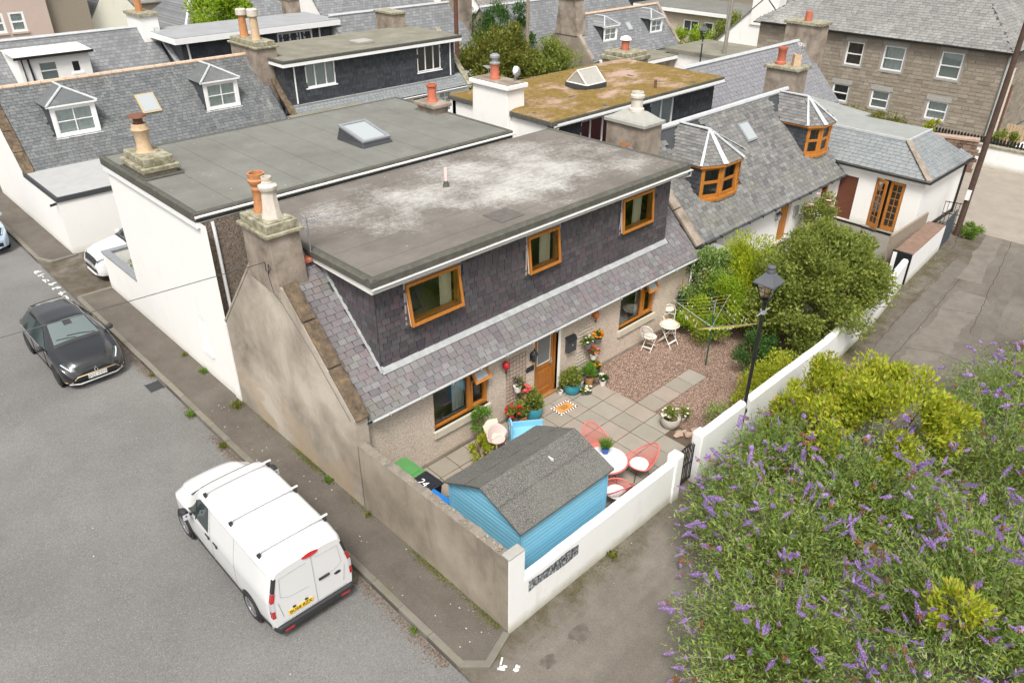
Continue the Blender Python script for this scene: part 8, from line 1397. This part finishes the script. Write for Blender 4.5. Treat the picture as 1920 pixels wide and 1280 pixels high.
# ---------------------------------------------------------------- buddleia thicket across the lane
MO = dict(near=[((5.6, -1.6), (1.7, 1.25), 1.9), ((7.5, -1.35), (2.1, 1.25), 2.0), ((2.9, -4.1), (2.2, 2.0), 2.1), ((4.9, -3.0), (2.2, 1.95), 2.25), ((7.4, -3.4), (2.5, 2.2), 2.35), ((6.0, -6.6), (4.2, 3.2), 2.55), ((3.2, -6.8), (2.6, 2.6), 2.3)], far=[((11.2, -5.2), (3.3, 2.5), 2.3), ((13.9, -4.5), (3.0, 1.9), 2.0), ((18.0, -5.6), (4.2, 2.3), 1.9), ((10.5, -8.0), (4, 2.6), 2.4)])
def mound_pts(ms, n, rng, depth=(.0, .35)):
    wgt = np.array([a[1][0]*a[1][1] for a in ms]); idx = rng.choice(len(ms), n*3, p=wgt/wgt.sum()); C_ = np.array([[*m[0], .25] for m in ms]); R3 = np.array([[*m[1], m[2]-.25] for m in ms]); d = unit(rng.normal(size=(n*3, 3))); d[:, 2] = np.abs(d[:, 2]); d = unit(d*[1, 1, 1.15]); sc = 1-rng.uniform(*depth, n*3); wob = 1+.13*np.sin(d[:, 0]*11+idx)*np.sin(d[:, 1]*9+2*idx)+.10*np.sin(d[:, 1]*17+idx*3+d[:, 0]*8)+.07*np.sin(d[:, 2]*15+d[:, 0]*13)
    P = C_[idx]+d*R3[idx]*(sc*wob)[:, None]; keep = np.ones(len(P), bool)
    for k in range(len(ms)): keep &= ~((((P-C_[k])/R3[k])**2).sum(1) < .62) | (idx == k)
    P, d, idx = P[keep][:n], d[keep][:n], idx[keep][:n]; return P, unit(d/R3[idx]*np.mean(R3[idx], 1, keepdims=True)), C_[idx]
def spike(seed, brown):
    r = random.Random(seed); mb = MB(); N = 17
    for i in range(N):
        z = i/(N-1); rr = (.135*(1-z**2.0)+.018)*(.6 if i == 0 else 1); mb.mi = 1 if brown and z < brown else 0
        for k in range(8):
            if r.random() < .12: continue
            a = k*.785+i*.45+r.uniform(-.3, .3); s = .062*(1-.4*z)*r.uniform(.7, 1.3); q = rr*r.uniform(.8, 1.15); p = Vector((q*math.cos(a), q*math.sin(a), z+r.uniform(-.02, .02))); u = Vector((-math.sin(a), math.cos(a), r.uniform(-.4, .4))); w = Vector((math.cos(a)*r.uniform(.2, .9), math.sin(a)*r.uniform(.2, .9), .7)); mb.add([p-u*s, p-w*s, p+u*s, p+w*s], [(0, 1, 2, 3)])
    mb.mi = 1 if brown else 0; mb.tube([(0, 0, -.5), (.03, 0, .3), (0, 0, 1)], [.018, .03, .008], 4)
    if not brown: mb.mi = 0
    me = bpy.data.meshes.new('flower_spike'); me.from_pydata([tuple(v) for v in mb.V], [], mb.F); me.materials.append(m_fl); me.materials.append(m_br); me.polygons.foreach_set('material_index', mb.I); return me
m_fl = leafmat('buddleia_floret', [C(.27, .14, .42), C(.40, .24, .58), C(.50, .34, .66), C(.33, .19, .50), C(.56, .44, .68)], .75, .3, .1); m_br = leafmat('faded_floret', [C(.30, .13, .05), C(.22, .10, .05), C(.38, .2, .09)], .8, .2)
SP = [spike(i, b) for i, b in enumerate((0, 0, 0, .25, 0, .55))]
def buddleia(label, ms, nl, nst, nsp, base, seed, leaf='budd'):
    rng = np.random.default_rng(seed); t = thing('buddleia_bush', label, 'shrub', (*base, 0)); off = np.array([*base, 0.])
    mb = MB(); P, d, Cc = mound_pts(ms, nst, rng, (0, .08)); LP = []; LD = []; LL = []
    for p, dd, c in zip(P, d, Cc):
        b = np.array([c[0]+(p[0]-c[0])*.15, c[1]+(p[1]-c[1])*.15, 0]); m = (b+p)/2+np.array([0, 0, .45]); pts = [b, m, p]; Q = [Vector(((1-s)**2*b+2*s*(1-s)*m+s*s*p)-off) for s in np.linspace(.35, 1, 6)]; mb.tube(Q, [.012, .011, .010, .008, .006, .004], 4, cap=False)
        for s in np.linspace(.45, 1.0, 15):
            q = (1-s)**2*b+2*s*(1-s)*m+s*s*p
            for sg in (-1, 1): ax = np.cross(p-b, [0, 0, 1.]); ax = ax/(np.linalg.norm(ax)+1e-6); LP.append(q); LD.append(ax*sg*.9+dd*.35+np.array([0, 0, rng.uniform(-.45, .25)])+rng.normal(0, .35, 3)); LL.append(rng.uniform(.08, .15))
    o = mb.build('stems', simple('buddleia_stem', C(.26, .24, .17), .9), t); o['kind'] = 'stuff'
    P2, d2, _ = mound_pts(ms, nl, rng, (.0, .42)); P = np.concatenate([np.array(LP), P2])-off; D = unit(np.concatenate([np.array(LD), d2*.7+rng.normal(0, .65, d2.shape)+[0, 0, -.15]])); L = np.concatenate([np.array(LL), rng.uniform(.06, .13, len(P2))]); U = unit(np.cross(D, rng.normal(size=D.shape)*.6+[0, 0, 1.])); quads('foliage', P, D, U, L, L*rng.uniform(.2, .3, len(L)), G_[leaf], t)
    P3, d3, _ = mound_pts(ms, nl//3, rng, (.35, .75)); quads('inner_foliage', P3-off, unit(d3+rng.normal(0, .8, d3.shape)), unit(rng.normal(size=d3.shape)), rng.uniform(.12, .2, len(P3)), rng.uniform(.04, .07, len(P3)), G_['mid'], t)
    P, d, _ = mound_pts(ms, nsp, rng, (-.06, .03))
    for i, (p, dd) in enumerate(zip(P, d)):
        ax = Vector(dd)*.8+Vector((rng.normal(0, .4), rng.normal(0, .4), rng.normal(-.55, .35))); ax.normalize(); o = link('flower_spike', SP[int(rng.integers(0, 6))], t); s = rng.uniform(.15, .28); o.matrix_basis = Matrix.Translation(Vector(p-off)) @ ax.to_track_quat('Z', 'Y').to_matrix().to_4x4() @ Matrix.Diagonal((s*1.3, s*1.3, s, 1))
    P, d, _ = mound_pts(ms, nsp*2, rng, (-.04, .12)); VV = []; FF = []; II = []
    for p, dd in zip(P, d):
        me = SP[int(rng.integers(0, 6))]; ax = Vector(dd)*.8+Vector((rng.normal(0, .4), rng.normal(0, .4), rng.normal(-.4, .4))); ax.normalize(); s = rng.uniform(.12, .22); M4 = Matrix.Translation(Vector(p-off)) @ ax.to_track_quat('Z', 'Y').to_matrix().to_4x4() @ Matrix.Diagonal((s*1.35, s*1.35, s, 1)); co = np.empty(len(me.vertices)*3); me.vertices.foreach_get('co', co); A4 = np.array(M4); co = co.reshape(-1, 3) @ A4[:3, :3].T+A4[:3, 3]; o0 = len(VV); VV.extend(co.tolist()); FF.extend([tuple(o0+i for i in f.vertices) for f in me.polygons]); II.extend([f.material_index for f in me.polygons])
    me = bpy.data.meshes.new('small_flower_spikes'); me.from_pydata(VV, [], FF); me.materials.append(m_fl); me.materials.append(m_br); me.polygons.foreach_set('material_index', II); o = link('small_flower_spikes', me, t); o['kind'] = 'stuff'
    return t
buddleia('large purple flowered buddleia thicket across the lane from the garden wall', MO['near'], 60000, 380, 300, (5.2, -4.6), 5); buddleia('paler buddleia thicket further up the lane with faded flower spikes', MO['far'], 40000, 240, 170, (13, -5.2), 6)
shrub('sapling', 'yellow green leafy sapling in the middle of the buddleia thicket', (9.6, -2.9, 1.5), (2.1, 1.5, 1.25), 12000, .14, .062, G_['yel'], 60, .17, 8, up=.5, low=-.3); shrub('sapling', 'upright yellow green sapling reaching the white lane wall', (10.3, -.95, 1.15), (.75, .55, 1.15), 4200, .11, .05, G_['yel'], 46, .17, 6, up=.5); shrub('sapling', 'slim yellow green sapling between lane and buddleia', (8.7, -.9, 1.0), (.55, .5, 1.15), 3000, .11, .045, G_['yel'], 34, .17, 5, up=.5)
shrub('sapling', 'small yellow leaved sprig at the front of the buddleia thicket', (4.3, -6.2, 2.3), (.5, .45, .35), 900, .13, .05, G_['yel'], 12, .25, 3)
